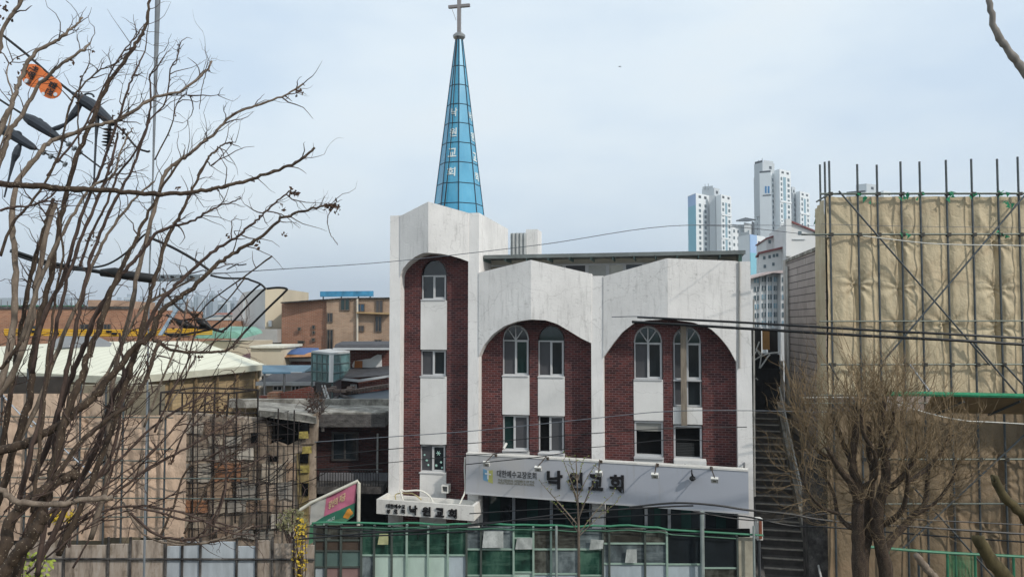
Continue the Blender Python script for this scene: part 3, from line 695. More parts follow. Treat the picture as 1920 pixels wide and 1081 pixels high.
m.tube([FP(x, y, w_) for x, y in ((1413, 690), (1412, 668), (1420, 655), (1428, 664), (1424, 690))], .03, 6); m.tube([FP(x, y, w_) for x, y in ((1412, 676), (1425, 668))], .03, 6)
m.tube([FP(x, y, w_) for x, y in ((1424, 640), (1418, 655), (1427, 668), (1441, 662), (1462, 660))], .03, 6); m.tube([FP(x, y, w_) for x, y in ((1425, 690), (1440, 668), (1444, 664))], .035, 6)
m.build('metal_frame', FR, label='tangled white metal chair frames standing above the black gate', cat='frame')
# ---- grey tiled wall building
tb = thing('tiled_building', 'grey tiled side wall of a flat building between the stairs and the scaffolding', 'building', P(1540, 900, 29) * 1)
WM[tb.name] = Matrix.Translation(tb.location)
n0 = P(1537, 467, 28.3); n1 = P(1476, 491, 33.8)
p0 = V((n0.x, n0.y, 0)); p1 = V((n1.x, n1.y, 0)); dv = (p1 - p0).normalized()
m = MB(); m.foot([p0, p0 + V((6, .3, 0)), p1 + V((6, .3, 0)), p1], 0, [n0.z, n0.z, n1.z, n1.z]); wl = m.build('wall', TILE, tb)
ou = V((-dv.y, dv.x, 0)); ou = ou if ou.x < 0 else -ou
m = MB(); m.prism([p0 + EZ * (n0.z) + ou * .06, p1 + EZ * n1.z + ou * .06, p1 + EZ * (n1.z + .12) + ou * .06, p0 + EZ * (n0.z + .12) + ou * .06], -ou * .3); m.build('coping', CONC, tb)
m = MB(); m.foot([p1 + dv * .01 + ou * .1, p1 + dv * .01 - ou * .3, p1 + dv * .4 - ou * .3, p1 + dv * .4 + ou * .1], 0, n1.z + .1); m.build('corner_pillar', plain('pale_pillar', 'aaa59f', .9, .3, 2), tb)
m = MB(); q0 = P(1476, 690, 33.7)
m.tube([p1 - dv * .3 + ou * .08 + EZ * zl, p1 - dv * .3 + ou * .08 + EZ * (n1.z - .2)], .06, 6); m.build('drain_pipe', RAIL, tb)
# ---- apartment towers far behind
TW = plain('tower_white', 'dde2e4', .8, .05, .05, 0, 0); TG = plain('tower_grey', 'bac0c3', .8, .05, .05, 0, 0); TB = plain('tower_blue_paint', '83bccd', .8, .05, .05, 0, 0); TL2 = plain('tower_lavender_paint', '9dbadd', .8, .05, .05, 0, 0)
TGL = plain('tower_glazing', '5f6f76', .5, .15, .4, 0, 0); TRC = plain('tower_balcony_glass', '87a6b4', .5, .15, .4, 0, 0); TDK = plain('tower_dark', '454c52', .8, .1, .2, 0, 0); TBL = plain('tower_logo_blue', '2a7fb8', .7, 0, 1, 0, 0)
win_cache = {}
def far_window(parent, mat, c, X, w_, h_, Z=None):
    """small far window: shared mesh placed on a wall"""
    key = (mat.name, round(w_, 2), round(h_, 2), round(X.x, 3), round(X.y, 3))
    Nn = V((X.y, -X.x, 0))
    if Nn.y > 0: Nn = -Nn
    if key not in win_cache:
        me = bpy.data.meshes.new('window'); b = []
        for d_ in (.12, -.05):
            for sx_, sz in ((-1, -1), (1, -1), (1, 1), (-1, 1)): b.append(X * (sx_ * w_ / 2) + EZ * (sz * h_ / 2) + Nn * d_)
        me.from_pydata([tuple(q) for q in b], [], [(0, 1, 2, 3), (7, 6, 5, 4), (0, 4, 5, 1), (1, 5, 6, 2), (2, 6, 7, 3), (3, 7, 4, 0)]); me.materials.append(mat); win_cache[key] = me
    o = bpy.data.objects.new('window', win_cache[key]); COL.objects.link(o); o.parent = parent
    o.location = WM[parent.name].inverted() @ c
    return o
class Blk:
    """block with two visible faces seen across a near corner: left end px, corner px, right end px"""
    def __init__(s, T_, name, mat, pl, pc, pr, pytop, d, dl, dr, z0=0.0):
        s.T = T_; c = P(pc, HOR, d); l = P(pl, HOR, d + dl); r = P(pr, HOR, d + dr); s.c, s.l, s.r = (V((q.x, q.y, 0)) for q in (c, l, r))
        s.z1 = P(pc, pytop, d).z; s.pc, s.pr, s.pl, s.d = pc, pr, pl, d; s.z0 = z0
        m = MB(); m.foot([s.c, s.r, s.r + s.l - s.c, s.l], z0, s.z1); s.o = m.build(name, mat, T_)
    def pt(s, face, t, z):
        e = s.r if face == 'r' else s.l; return s.c.lerp(e, t) + EZ * z
    def rows(s, face, cols, zlist, w_, h_, mat):
        e = s.r if face == 'r' else s.l; X = (e - s.c).normalized()
        for t in cols:
            for z in zlist: far_window(s.T, mat, s.pt(face, t, z), X, w_, h_)
    def strip(s, face, t0, t1, z0, z1, mat, name='stripe', d_=.06):
        e = s.r if face == 'r' else s.l; X = (e - s.c).normalized(); Nn = V((X.y, -X.x, 0)); Nn = Nn if Nn.y < 0 else -Nn
        m = MB(); a = s.pt(face, t0, z0) + Nn * d_; b = s.pt(face, t1, z0) + Nn * d_; m.prism([a, b, b + EZ * (z1 - z0), a + EZ * (z1 - z0)], -Nn * (d_ + .1)); return m.build(name, mat, s.T)
def zpx(py, d): return P(960, py, d).z
D1 = 400
t1 = thing('apartment_tower', 'left apartment tower with a turquoise painted edge rising behind the church roof', 'apartment tower', P(1330, HOR, D1 + 5) - EZ * 10, group='pale high rise towers')
b1 = Blk(t1, 'wall', TG, 1292, 1307, 1333, 362, D1, 10, 8)
b1.strip('l', 0.0, .98, b1.z1 - 40, b1.z1 - 6, TB); b1.strip('l', 0, .98, b1.z1 - 6, b1.z1 - .3, TL2)
fr = b1.strip('r', 0, 1, 0, b1.z1, TW, 'front', .1)
zs = [b1.z1 - 6 - 2.85 * k for k in range(14)]
b1.rows('r', (.28, .68), zs, 1.9, 1.6, TGL)
b1.rows('r', (.28, .68), [b1.z1 - 1.6], 2.2, 1.4, TDK)
b2 = Blk(t1, 'wall', TG, 1333, 1344, 1346.5, 366, D1 + 3, 1, 1.5)
b3 = Blk(t1, 'wall', TW, 1345, 1355, 1374, 364, D1 - 3, 6, 7)
b3.rows('r', (.18,), zs, 1.5, 1.6, TGL); b3.rows('r', (.78,), zs, 1.7, 1.6, TGL); b3.rows('r', (.2, .72), [b3.z1 - 1.3], 1.9, 1.1, TDK)
b3.strip('r', .38, .58, 0, b3.z1 - 4, TRC, 'balcony_strip')
b3.strip('r', 0, 1, zpx(405, D1), zpx(405, D1) + .9, TW, 'floor_band', .25); b3.strip('r', 0, 1, zpx(449, D1), zpx(449, D1) + .9, TW, 'floor_band', .25)
b4 = Blk(t1, 'penthouse', TG, 1319, 1342, 1352, 352, D1 + 6, 4, 3, z0=60); b4.strip('l', .1, .95, b4.z1, b4.z1 + 1.2, TG, 'parapet'); b4.rows('r', (.5,), [b4.z1 - 2.2], 1.6, 1.5, TDK)
m = MB(); 
for px, hh in ((1322, 345), (1328, 344)): m.tube([P(px, 356, D1 + 8), P(px, hh, D1 + 8)], .12, 4)
m.build('antenna', TDK, t1)
t2 = thing('apartment_tower', 'tallest apartment tower with a blue two bar emblem on its blank wall', 'apartment tower', P(1460, HOR, D1 + 25) - EZ * 10, group='pale high rise towers')
D2 = D1 + 20
c1 = Blk(t2, 'wall', TG, 1417, 1429, 1450, 326, D2 + 12, 12, 4)
c2 = Blk(t2, 'wall', TW, 1428, 1449.5, 1455.5, 322.5, D2, 3, 4)
c1.rows('l', (.5,), [zpx(340, D2) - 3 * k for k in range(16)], 1.2, 1.4, TGL)
zs2 = [c2.z1 - 4 - 2.95 * k for k in range(18)]
c2.rows('r', (.55,), zs2, 1.6, 1.6, TGL)
c3 = Blk(t2, 'wall', TW, 1456, 1466, 1487, 316.5, D2 - 3, 5, 7)
c3.rows('r', (.15,), zs2, 1.3, 1.7, TGL); c3.rows('r', (.78,), zs2, 1.9, 1.7, TGL); c3.strip('r', .3, .55, 0, c3.z1 - 4, TRC, 'balcony_strip'); c3.rows('r', (.27, .72), [c3.z1 - 1.6], 2.1, 1.1, TDK)
c3.strip('r', 0, 1, zpx(380, D2), zpx(380, D2) + 1, TW, 'floor_band', .3); c3.strip('r', 0, 1, zpx(420, D2), zpx(420, D2) + 1, TW, 'floor_band', .3)
c4 = Blk(t2, 'penthouse', TG, 1418, 1434, 1456.5, 304, D2 + 10, 6, 4, z0=70); c4.strip('r', .1, .9, c4.z1, c4.z1 + 1.2, TG, 'parapet'); c4.strip('l', 0, .9, c4.z1, c4.z1 + 1.2, TDK, 'parapet'); c4.rows('r', (.65,), [c4.z1 - 2.6], 1.8, 1.6, TDK)
c2.strip('l', .02, .98, c2.z1, c2.z1 + 1.0, TDK, 'roof_rail')
X = (c2.l - c2.c).normalized(); Nn = V((X.y, -X.x, 0)); Nn = Nn if Nn.y < 0 else -Nn
def onwall(px, py):
    d = ray(px, py); q = c2.c + Nn * .1; t = (q - CAM).dot(Nn) / d.dot(Nn); return CAM + d * t
for px in (1434.2, 1439.6):
    m = MB(); m.prism([onwall(px, 362), onwall(px + 3.2, 362), onwall(px + 3.2, 349), onwall(px, 349)], -Nn * .15); m.build('emblem_bar', TBL, t2)
m = MB(); m.prism([onwall(1430, 367.6), onwall(1446, 366.6), onwall(1446, 364.4), onwall(1430, 365.4)], -Nn * .1); m.build('emblem_caption', TDK, t2)
m = MB()
for px, hh in ((1422, 300), (1429, 296)): m.tube([P(px, 306, D2 + 14), P(px, hh, D2 + 14)], .12, 4)
m.build('antenna', TDK, t2)
t3 = thing('apartment_tower', 'pale apartment tower partly hidden right behind the tallest tower', 'apartment tower', P(1505, HOR, D1 + 60) - EZ * 10, group='pale high rise towers')
D3 = D1 + 50
e1 = Blk(t3, 'wall', TG, 1486, 1491, 1496, 361, D3 + 3, 3, 3); e1.rows('r', (.5,), [e1.z1 - 4 - 3 * k for k in range(12)], 1.5, 1.6, TGL)
e2 = Blk(t3, 'wall', TW, 1496, 1504, 1522, 358, D3, 4, 8); zs3 = [e2.z1 - 4.5 - 3 * k for k in range(14)]
e2.rows('r', (.2, .8), zs3, 1.6, 1.7, TGL); e2.strip('r', .38, .58, 0, e2.z1 - 4, TRC, 'balcony_strip'); e2.rows('r', (.27, .72), [e2.z1 - 1.6], 2.1, 1.1, TDK); e2.strip('r', 0, 1, zpx(401, D3), zpx(401, D3) + 1, TW, 'floor_band', .3)
e3 = Blk(t3, 'penthouse', TG, 1487, 1489, 1495.5, 350, D3 + 5, 1, 2, z0=60); e3.rows('r', (.5,), [e3.z1 - 2.5], 1.3, 1.5, TDK)
t4 = thing('apartment_tower', 'apartment tower top just showing above the tarpaulin scaffolding', 'apartment tower', P(1640, HOR, D3 + 10) - EZ * 10, group='pale high rise towers')
f1 = Blk(t4, 'wall', TW, 1592, 1628, 1640, 360, D3, 6, 4); f2 = Blk(t4, 'wall', TW, 1655, 1662, 1676, 357, D3, 4, 5); f2.rows('r', (.3, .72), [f2.z1 - 1.6], 1.8, 1.1, TDK)
f3 = Blk(t4, 'penthouse', TG, 1610, 1630, 1648, 344, D3 + 6, 4, 4, z0=60); f3.rows('r', (.6,), [f3.z1 - 2.4], 2.2, 1.6, TDK); f1.strip('l', 0, 1, f1.z1, f1.z1 + 1.1, TDK, 'roof_rail'); f1.rows('r', (.5,), [f1.z1 - 3], 1.8, 1.6, TGL)
# grey slab and pale block between the towers
t5 = thing('apartment_block', 'low grey apartment block with a dark roof canopy between the two front towers', 'apartment block', P(1395, HOR, 345) - EZ * 10)
h1 = Blk(t5, 'wall', TW, 1374, 1375, 1398, 420, 340, 1, 5); h1.rows('r', (.15, .48), [h1.z1 - 3 - 3 * k for k in range(8)], 1.0, 1.3, TGL)
h2 = Blk(t5, 'wall', TG, 1397, 1398, 1413, 417, 341, 1, 6); h2.rows('r', (.5,), [h2.z1 - 4 - 4.2 * k for k in range(6)], 1.2, 1.6, TGL)
m = MB(); m.prism([P(1380, 415, 338), P(1401, 415.5, 340), P(1417, 413, 345), P(1398, 409.5, 346)], EZ * .5); m.build('roof_canopy', TDK, t5); h3 = Blk(t5, 'wall', TDK, 1412, 1413, 1417, 415, 346, 1, 3)
t6 = thing('apartment_block', 'pale block with a turquoise stripe just right of the church canopy', 'apartment block', P(1410, HOR, 215) - EZ * 10)
k1 = Blk(t6, 'wall', TW, 1386, 1408.5, 1437, 439, 210, 5, 6); k1.strip('r', 0, .44, 0, k1.z1 - 5, TB); k1.strip('r', 0, .44, k1.z1 - 5, k1.z1, TL2)
k1.rows('r', (.58, .82), [k1.z1 - 2.6], 1.1, 2.0, TDK); k1.rows('r', (.58, .82), [k1.z1 - 6.5 - 3 * k for k in range(6)], 1.0, 1.6, TGL)
k1.strip('l', .05, .95, k1.z1, k1.z1 + .8, TG, 'parapet')
# ---- white houses with red trim, and the lower white flats
WHS = plain('house_white_render', 'd2d3d2', .85, .08, .6, 0, .05); RED = plain('red_roof_tile', '7d4a4a', .7, .2, 2, 0, .1)
hs = thing('house', 'white house with a red edged sloping roof in front of the tall towers', 'house', P(1505, HOR, 66) - EZ * 10)
d = 64; m = MB()
m.prism([P(1475, 700, d), P(1545, 700, d), P(1545, 440, d), P(1488, 416, d), P(1475, 418, d)], V((1.2, 8, 0))); m.build('wall', WHS, hs)
m = MB(); m.prism([P(1482, 416, d - .2), P(1546, 441, d - .2), P(1546, 438.5, d - .2), P(1484, 413.5, d - .2)], V((1.2, 8.4, 0))); m.build('roof', RED, hs)
m = MB(); m.prism([P(1474, 480, d - .3), P(1484, 480, d - .3), P(1484, 410, d - .3), P(1474, 410, d - .3)], V((0, .5, 0))); m.build('chimney', WHS, hs)
for x0, x1, y0, y1 in ((1497, 1503, 433, 440), (1526, 1531, 434, 440)):
    m = MB(); m.prism([P(x0, y1, d - .04), P(x1, y1, d - .04), P(x1, y0, d - .04), P(x0, y0, d - .04)], V((0, .1, 0))); m.build('window', TGL, hs)
m = MB(); m.prism([P(1486, 449, d - .1), P(1510, 449, d - .1), P(1510, 447.6, d - .1), P(1486, 447.6, d - .1)], V((0, .1, 0))); m.build('gutter', TG, hs)
hs2 = thing('house', 'white house with stepped red roofs left of the larger white house', 'house', P(1455, HOR, 72) - EZ * 10); d = 70
m = MB(); m.prism([P(1437, 700, d), P(1478, 700, d), P(1478, 443, d), P(1463, 440, d), P(1437, 448, d)], V((1, 6, 0))); m.build('wall', WHS, hs2)
m = MB(); m.prism([P(1436, 448.5, d - .2), P(1463, 440, d - .2), P(1478, 443, d - .2), P(1478, 440.5, d - .2), P(1463, 437.3, d - .2), P(1436, 446, d - .2)], V((1, 6.2, 0))); m.build('roof', RED, hs2)
m = MB(); m.prism([P(1424, 700, d - 4), P(1476, 700, d - 4), P(1476, 462, d - 4), P(1424, 475, d - 4)], V((1, 3.5, 0))); m.build('wall', WHS, hs2)
m = MB(); m.prism([P(1422, 476, d - 4.3), P(1476, 464, d - 4.3), P(1476, 460, d - 4.3), P(1422, 472.5, d - 4.3)], V((1, 4, 0))); m.build('roof', RED, hs2)
for x0, y0 in ((1441, 450), (1451, 449), (1467, 456), (1431, 480), (1441, 478), (1449, 476), (1455, 475), (1468, 472), (1470, 490), (1448, 492), (1432, 496)):
    dd = d if y0 < 460 else d - 4
    m = MB(); m.prism([P(x0, y0 + 6, dd - .04), P(x0 + 4.5, y0 + 6, dd - .04), P(x0 + 4.5, y0, dd - .04), P(x0, y0, dd - .04)], V((0, .1, 0))); m.build('window', TGL, hs2)
fl = thing('apartment_block', 'white flats with rows of balcony windows above the black gate', 'apartment block', P(1442, HOR, 58) - EZ * 10); d = 56
m = MB(); m.prism([P(1405, 720, d), P(1466, 720, d), P(1466, 508, d), P(1405, 520, d)], V((0, 5, 0))); m.build('wall', WHS, fl)
m = MB(); m.prism([P(1464, 720, d - .8), P(1478, 720, d - .8), P(1478, 512, d - .8), P(1464, 511, d - .8)], V((0, 5, 0))); m.build('stair_column', plain('flat_grey', 'b6b8b8', .85, .1, .6), fl)
m = MB(); m.prism([P(1403, 521.5, d - .9), P(1436, 509.5, d - .9), P(1466, 506.5, d - .9), P(1480, 509, d - .9), P(1480, 512.5, d - .9), P(1450, 511, d - .9), P(1403, 523.5, d - .9)], V((0, 6, 0))); m.build('roof', plain('flat_roof_pink', 'b8acaa', .8, .2, 1), fl)
for r_ in range(6):
    for c_, (x0, x1) in enumerate(((1414, 1423), (1429, 1436), (1440, 1447), (1451, 1459), (1467, 1473))):
        y0 = 519 + r_ * 16.4 + (2 if c_ == 0 else 0); dd = d - .85 if c_ == 4 else d - .05
        m = MB(); m.prism([P(x0, y0 + 9, dd), P(x1, y0 + 9, dd), P(x1, y0, dd), P(x0, y0, dd)], V((0, .1, 0))); wn = m.build('window', TGL if (r_ + c_) % 3 else TRC, fl)
        m = MB(); xm = (x0 + x1) / 2; m.prism([P(xm - .4, y0 + 9, dd - .05), P(xm + .4, y0 + 9, dd - .05), P(xm + .4, y0, dd - .05), P(xm - .4, y0, dd - .05)], V((0, .04, 0))); m.build('mullion', WHS, wn)
for x in (1426, 1438, 1449, 1462):
    m = MB(); m.tube([P(x, 720, d - .15), P(x, 514, d - .15)], .07, 5); m.build('downpipe', TG, fl)

# ---- scaffolding and tarpaulins on the right
def tarpmat(name, hexc):
    t = NT(name); c = lin(hexc)
    n = t.noise(.5, t.mapped((1, 1, .5)), 5, .6); col = t.mix(1.0, c, t.ramp(n, [(.3, g(.84)), (.7, g(1.08))]), 'MULTIPLY')
    st = t.noise(1.6, t.mapped((3, 3, .25)), 6, .65); col = t.mix(t.ramp(st, [(.55, g(0)), (.8, g(.45))]), col, lin('7a6446'))
    v1 = t.n('ShaderNodeTexVoronoi', feature='DISTANCE_TO_EDGE'); v1.inputs['Scale'].default_value = 2.6
    wn = t.n('ShaderNodeTexNoise'); wn.inputs['Scale'].default_value = 1.4; wn.inputs['Detail'].default_value = 4; t.l(t.tc.outputs['Object'], wn.inputs['Vector'])
    wa = t.n('ShaderNodeVectorMath', operation='MULTIPLY_ADD'); wa.inputs[1].default_value = (.9, .9, .9); t.l(wn.outputs['Color'], wa.inputs[0]); t.l(t.mapped((1.2, .6, .55)), wa.inputs[2]); t.l(wa.outputs[0], v1.inputs['Vector'])
    w1 = t.noise(2.6, t.mapped((1, 1, .7)), 8, .66)
    t.bump(t.mix(.1, w1, t.ramp(v1.outputs['Distance'], [(0, g(0)), (.18, g(1))])), .75, .1)
    col = t.mix(t.ramp(t.noise(.8, t.mapped((.25, 1, 1.2)), 4), [(.5, g(0)), (.68, g(.35))]), col, lin('9a7f66'))
    t.b.inputs['Subsurface Weight'].default_value = 0.0
    return t.done(col, .72, 0, .2)
TARP = tarpmat('khaki_tarpaulin', 'c0b295'); TARP_SHADED = tarpmat('deck_shaded_tarpaulin', '80705a'); TARP3 = tarpmat('pinkish_tarpaulin', 'c4ab95')  # lower sheet is khaki too, darkened in colour for the deck's shade
def ridged(x, y, s): return 1 - abs(noise.noise((x, y, s)))
def tarp(name, label, x0, x1, zt, zb, Y, nx, nz, lines, ties, seed, mat, sag=.14, skew=None, topwave=.0):
    m = MB(); vs = []; 
    for i in range(nx + 1):
        x = x0 + (x1 - x0) * i / nx
        # billow between the poles
        bl = 0
        for a, b in zip(lines, lines[1:]):
            if a <= x <= b: bl = math.sin(math.pi * (x - a) / (b - a)); wd = b - a
        for j in range(nz + 1):
            k = j / nz; zt_ = zt + topwave * (noise.noise((x * 1.7, seed, 0)) * .5 - .5 * bl); z = zt_ + (zb - zt_) * k
            y = -sag * bl * (.3 + .7 * math.sin(math.pi * min(1, .15 + k * .8)))
            y += -.10 * (ridged(x * 1.9 + .35 * noise.noise((x, z * .6, seed)), z * .28, seed) - .7)
            d1, d2 = x * .8 + z * .75, x * .8 - z * .75
            msk = noise.noise((x * .5, z * .5, seed + 5))
            y += -.085 * (ridged(d1 * 1.3, d2 * .3, seed + 1) - .75) * max(0, .4 + 1.2 * msk) - .085 * (ridged(d2 * 1.3, d1 * .3, seed + 2) - .75) * max(0, .4 - 1.2 * msk)
            y += -.022 * (ridged(d1 * 3.6, d2 * .9, seed + 3) - .75) * max(0, .4 + 1.2 * msk) - .012 * (ridged(x * 6, z * 1.2, seed + 4) - .75)
            for (tx, tz) in ties:
                dx, dz = x - tx, z - tz; r_ = math.hypot(dx, dz)
                if r_ < 1.3:
                    f = math.exp(-(r_ / .42) ** 2); y += .1 * f + .055 * math.sin(math.atan2(dz, dx) * 9 + seed) * math.exp(-r_ / .45) * min(1, r_ / .12)
                if dz < 0 and abs(dx) < .5: y += .07 * math.exp(-(dx / .09) ** 2) * math.exp(dz * .6) - .05 * math.exp(-((abs(dx) - .17) / .08) ** 2) * math.exp(dz * .6)
            vs.append(V((x, Y + y, z)) if skew is None else skew(x, y, z))
    fs = [(i * (nz + 1) + j, (i + 1) * (nz + 1) + j, (i + 1) * (nz + 1) + j + 1, i * (nz + 1) + j + 1) for i in range(nx) for j in range(nz)]
    m.add(vs, fs)
    return m.build('tarpaulin' if name is None else name, mat, smooth=True, label=label, cat='tarpaulin')
YS = 24.0
polepx = [(1560, 302), (1613, 308), (1650, 309), (1695, 303), (1731, 303), (1781, 300), (1829, 298), (1878, 298), (1917, 294), (1965, 296), (2010, 300), (2060, 300)]
def SX(px, Y=YS): return P(px, HOR, Y).x
def SZ(py, Y=YS): return P(960, py, Y).z
plx = [SX(p) for p, _ in polepx]
ties = [(SX(px), SZ(py)) for px, py in ((1613, 532), (1695, 538), (1695, 612), (1878, 450), (1695, 448), (1878, 540), (1878, 612), (1781, 608), (1613, 700))]
tarp(None, 'large wrinkled khaki tarpaulin covering the upper scaffolding beside the tiled wall', SX(1556), SX(2060), SZ(366), SZ(742), YS + .22, 260, 170, [SX(1545)] + plx, ties, 3.1, TARP, topwave=.06)
ties2 = [(SX(px), SZ(py)) for px, py in ((1878, 860), (1878, 905), (1781, 950), (1700, 900), (1850, 1000))]
tarp(None, 'shade coloured khaki tarpaulin hanging below the green edged deck behind the round bare tree', SX(1548), SX(2060), SZ(772), .3, YS + .24, 220, 150, [SX(1540)] + plx, ties2, 8.4, TARP_SHADED)
# folded return along the left end
y0s, y1s = YS + .25, YS + 2.6
sx = SX(1557)
xe = P(1535, HOR, y1s).x
def sk(x, y, z):
    k = x / 2.4; return V((sx - .02 + (xe - sx) * k + y * .9, y0s + (y1s - y0s) * k, z))
tarp(None, 'narrow end flap of khaki tarpaulin folded around the left corner of the scaffolding', 0, 2.4, SZ(372), .3, YS, 50, 130, [0, .9, 1.7, 2.4], [], 5.7, TARP, sag=.1, skew=sk)
scf = thing('scaffolding', 'tall tube scaffolding with poles rising above the khaki tarpaulins', 'scaffolding', P(1740, 1081, YS) * 1)
scf.location.z = 0; WM[scf.name] = Matrix.Translation(scf.location)
for p, t in polepx:
    m = MB(); x = SX(p); m.tube([V((x + random.uniform(-.02, .02), YS, 0)), V((x, YS, SZ(t)))], .034, 7); m.build('pole', POLEM, scf)
for p, t, Y in ((1550, 305, YS + 1.1), (1541, 310, YS + 2.3)):
    m = MB(); x = P(p, HOR, Y).x - .02; m.tube([V((x, Y - .12, 0)), V((x, Y - .12, SZ(t, Y)))], .034, 7); m.build('pole', POLEM, scf)
LEDG = plain('ledger_tube', '5d655f', .5, .3, 5, .4, .05)
for py, a, r_, off in ((364, 1540, .034, 0), (440, 1504, .03, 0), (602, 1535, .022, .0), (683, 1536, .026, 0), (740, 1522, .026, 0), (860, 1640, .03, 0), (943, 1590, .028, 0), (755, 1500, .02, 0)):
    m = MB(); m.tube([V((SX(a), YS - .07, SZ(py))), V((SX(2060), YS - .07, SZ(py - 1)))], r_, 7); m.build('ledger', LEDG, scf)
for py in (372, 452):
    m = MB(); m.tube([V((SX(1558), YS - .05, SZ(py - 8))), V((P(1538, HOR, YS + 2.4).x - .05, YS + 2.4, SZ(py + 6, YS + 2.4)))], .03, 7); m.build('ledger', LEDG, scf)
for a, b in (((1573, 358), (1856, 684)), ((1925, 362), (1650, 684)), ((1826, 642), (1910, 742)), ((1706, 683), (1748, 740)), ((1884, 684), (1925, 728)), ((1712, 912), (1880, 1100)), ((1930, 806), (1690, 1030)), ((1555, 680), (1572, 712))):
    m = MB(); m.tube([P(a[0], a[1], YS - .14), P(b[0], b[1], YS - .14)], .028, 7); m.build('brace', POLEM if a[0] != 1706 else STEEL, scf)
# couplers at the joints
cp = None
for p, t in polepx[:9]:
    for py in (364, 440, 683, 860):
        c = V((SX(p), YS - .035, SZ(py)))
        if cp is None:
            m = MB(); m.box(-.06, .06, -.07, .05, -.055, .055, lambda x, y, z: c + V((x, y, z))); cp = m.build('coupler', plain('coupler_dark', '3b3a36', .6, .3, 8, .4), scf); base = c.copy()
        else:
            o = cp.copy(); COL.objects.link(o); o.parent = scf; o.location = c - base
# catch deck with green edge
m = MB(); x0, x1 = SX(1725), SX(2060)
m.hexa([V((x0 - .3, YS - 1.15, SZ(741, YS - 1.15))), V((x1, YS - 1.15, SZ(748, YS - 1.15))), V((x1, YS - .12, SZ(778))), V((x0, YS - .12, SZ(772))), V((x0 - .3, YS - 1.15, SZ(741, YS - 1.15) + .05)), V((x1, YS - 1.15, SZ(748, YS - 1.15) + .05)), V((x1, YS - .12, SZ(778) + .05)), V((x0, YS - .12, SZ(772) + .05))])
dk = m.build('deck', plain('deck_plywood', '8b7350', .8, .3, 2), scf)
m = MB(); m.tube([V((SX(1660, YS - 1.2), YS - 1.2, SZ(738, YS - 1.2))), V((SX(1730, YS - 1.2), YS - 1.2, SZ(738, YS - 1.2))), V((x1, YS - 1.2, SZ(746, YS - 1.2)))], .07, 7); m.build('green_edge', GREENN, dk)
for px in (1745, 1845, 1950):
    m = MB(); m.tube([V((SX(px), YS - .1, SZ(777))), V((SX(px + 20), YS - 1.1, SZ(752, YS - 1.1)))], .035, 6); m.build('deck_arm', POLEM, dk)
# green ties and scraps of net
random.seed(5)
for px, py in ((1695, 366), (1781, 364), (1878, 362), (1613, 366), (1730, 364), (1695, 437), (1878, 437), (1638, 378), (1888, 378), (1829, 362)):
    m = MB(); c = P(px, py, YS - .1)
    for k in range(6):
        a = c + V((random.uniform(-.14, .14), random.uniform(-.06, .02), random.uniform(-.1, .08))); m.poly([a, a + V((random.uniform(-.15, .15), -.03, random.uniform(-.15, .03))), a + V((random.uniform(-.1, .1), .02, random.uniform(-.2, .08)))])
    m.build('green_tie', GREENN, scf)
m = MB(); c = P(1531, 395, YS + 2.3)
for k in range(10):
    a = c + V((random.uniform(-.1, .08), random.uniform(-.1, .1), -.07 * k)); m.poly([a, a + V((random.uniform(.05, .2), 0, -.1)), a + V((random.uniform(-.06, .1), .05, -.22))])
m.build('net_scrap', GREENN, label='torn strip of green net hanging at the left corner of the scaffolding', cat='net')
# green barrier at the bottom right
gb = thing('green_barrier', 'green tube barrier with sagging green net below the lower khaki tarpaulin', 'barrier', P(1780, 1081, 21.5) * 1); gb.location.z = .14; WM[gb.name] = Matrix.Translation(gb.location)
Yb = 21.6
m = MB(); m.tube([P(1625, 1024, Yb), P(1720, 1032, Yb), P(1780, 1036, Yb), P(1920, 1043, Yb), P(2060, 1050, Yb)], .04, 7); m.build('top_rail', GREENP, gb)
for px, py in ((1665, 1028), (1722, 1032), (1776, 1035), (1828, 1038), (1900, 1042), (1980, 1046)):
    m = MB(); c = P(px, py, Yb); m.tube([c, V((c.x, c.y, .14))], .035, 7); m.build('post', GREENP if px != 1722 else POLEM, gb)
def netmat(name, hexc, alpha=.35):
    t = NT(name); t.b.inputs['Alpha'].default_value = alpha
    t.bump(t.noise(6, None, 4), .3, .03); return t.done(lin(hexc), .8, 0, .1)
NETM = netmat('green_net_sheer', '3f8a62', .45)
m = MB(); n = 40; pr = None
for i in range(n + 1):
    px = 1776 + 52 * i / n; a = P(px, 1036 + 6 * math.sin(math.pi * i / n), Yb); b = V((a.x, a.y + .1 * math.sin(i * 1.3), .2)); cur = (a, b)
    if pr: m.quad(pr[0], cur[0], cur[1], pr[1])
    pr = cur
m.build('net', NETM, gb)
# dark hoarding wall right of the stairs foot
m = MB(); m.foot([V((SX(1500, 25), 24.6, 0)), V((SX(1543, 24.5), 24.4, 0)), V((SX(1543, 24.5), 25.2, 0)), V((SX(1500, 25) + .2, 25.6, 0))], 0, [SZ(858, 24.6), SZ(850, 24.6), SZ(850, 24.6), SZ(858, 24.6)])
m.build('retaining_wall', DCONC, label='sooty dark retaining wall between the stair handrail and the lower khaki tarpaulin', cat='wall')
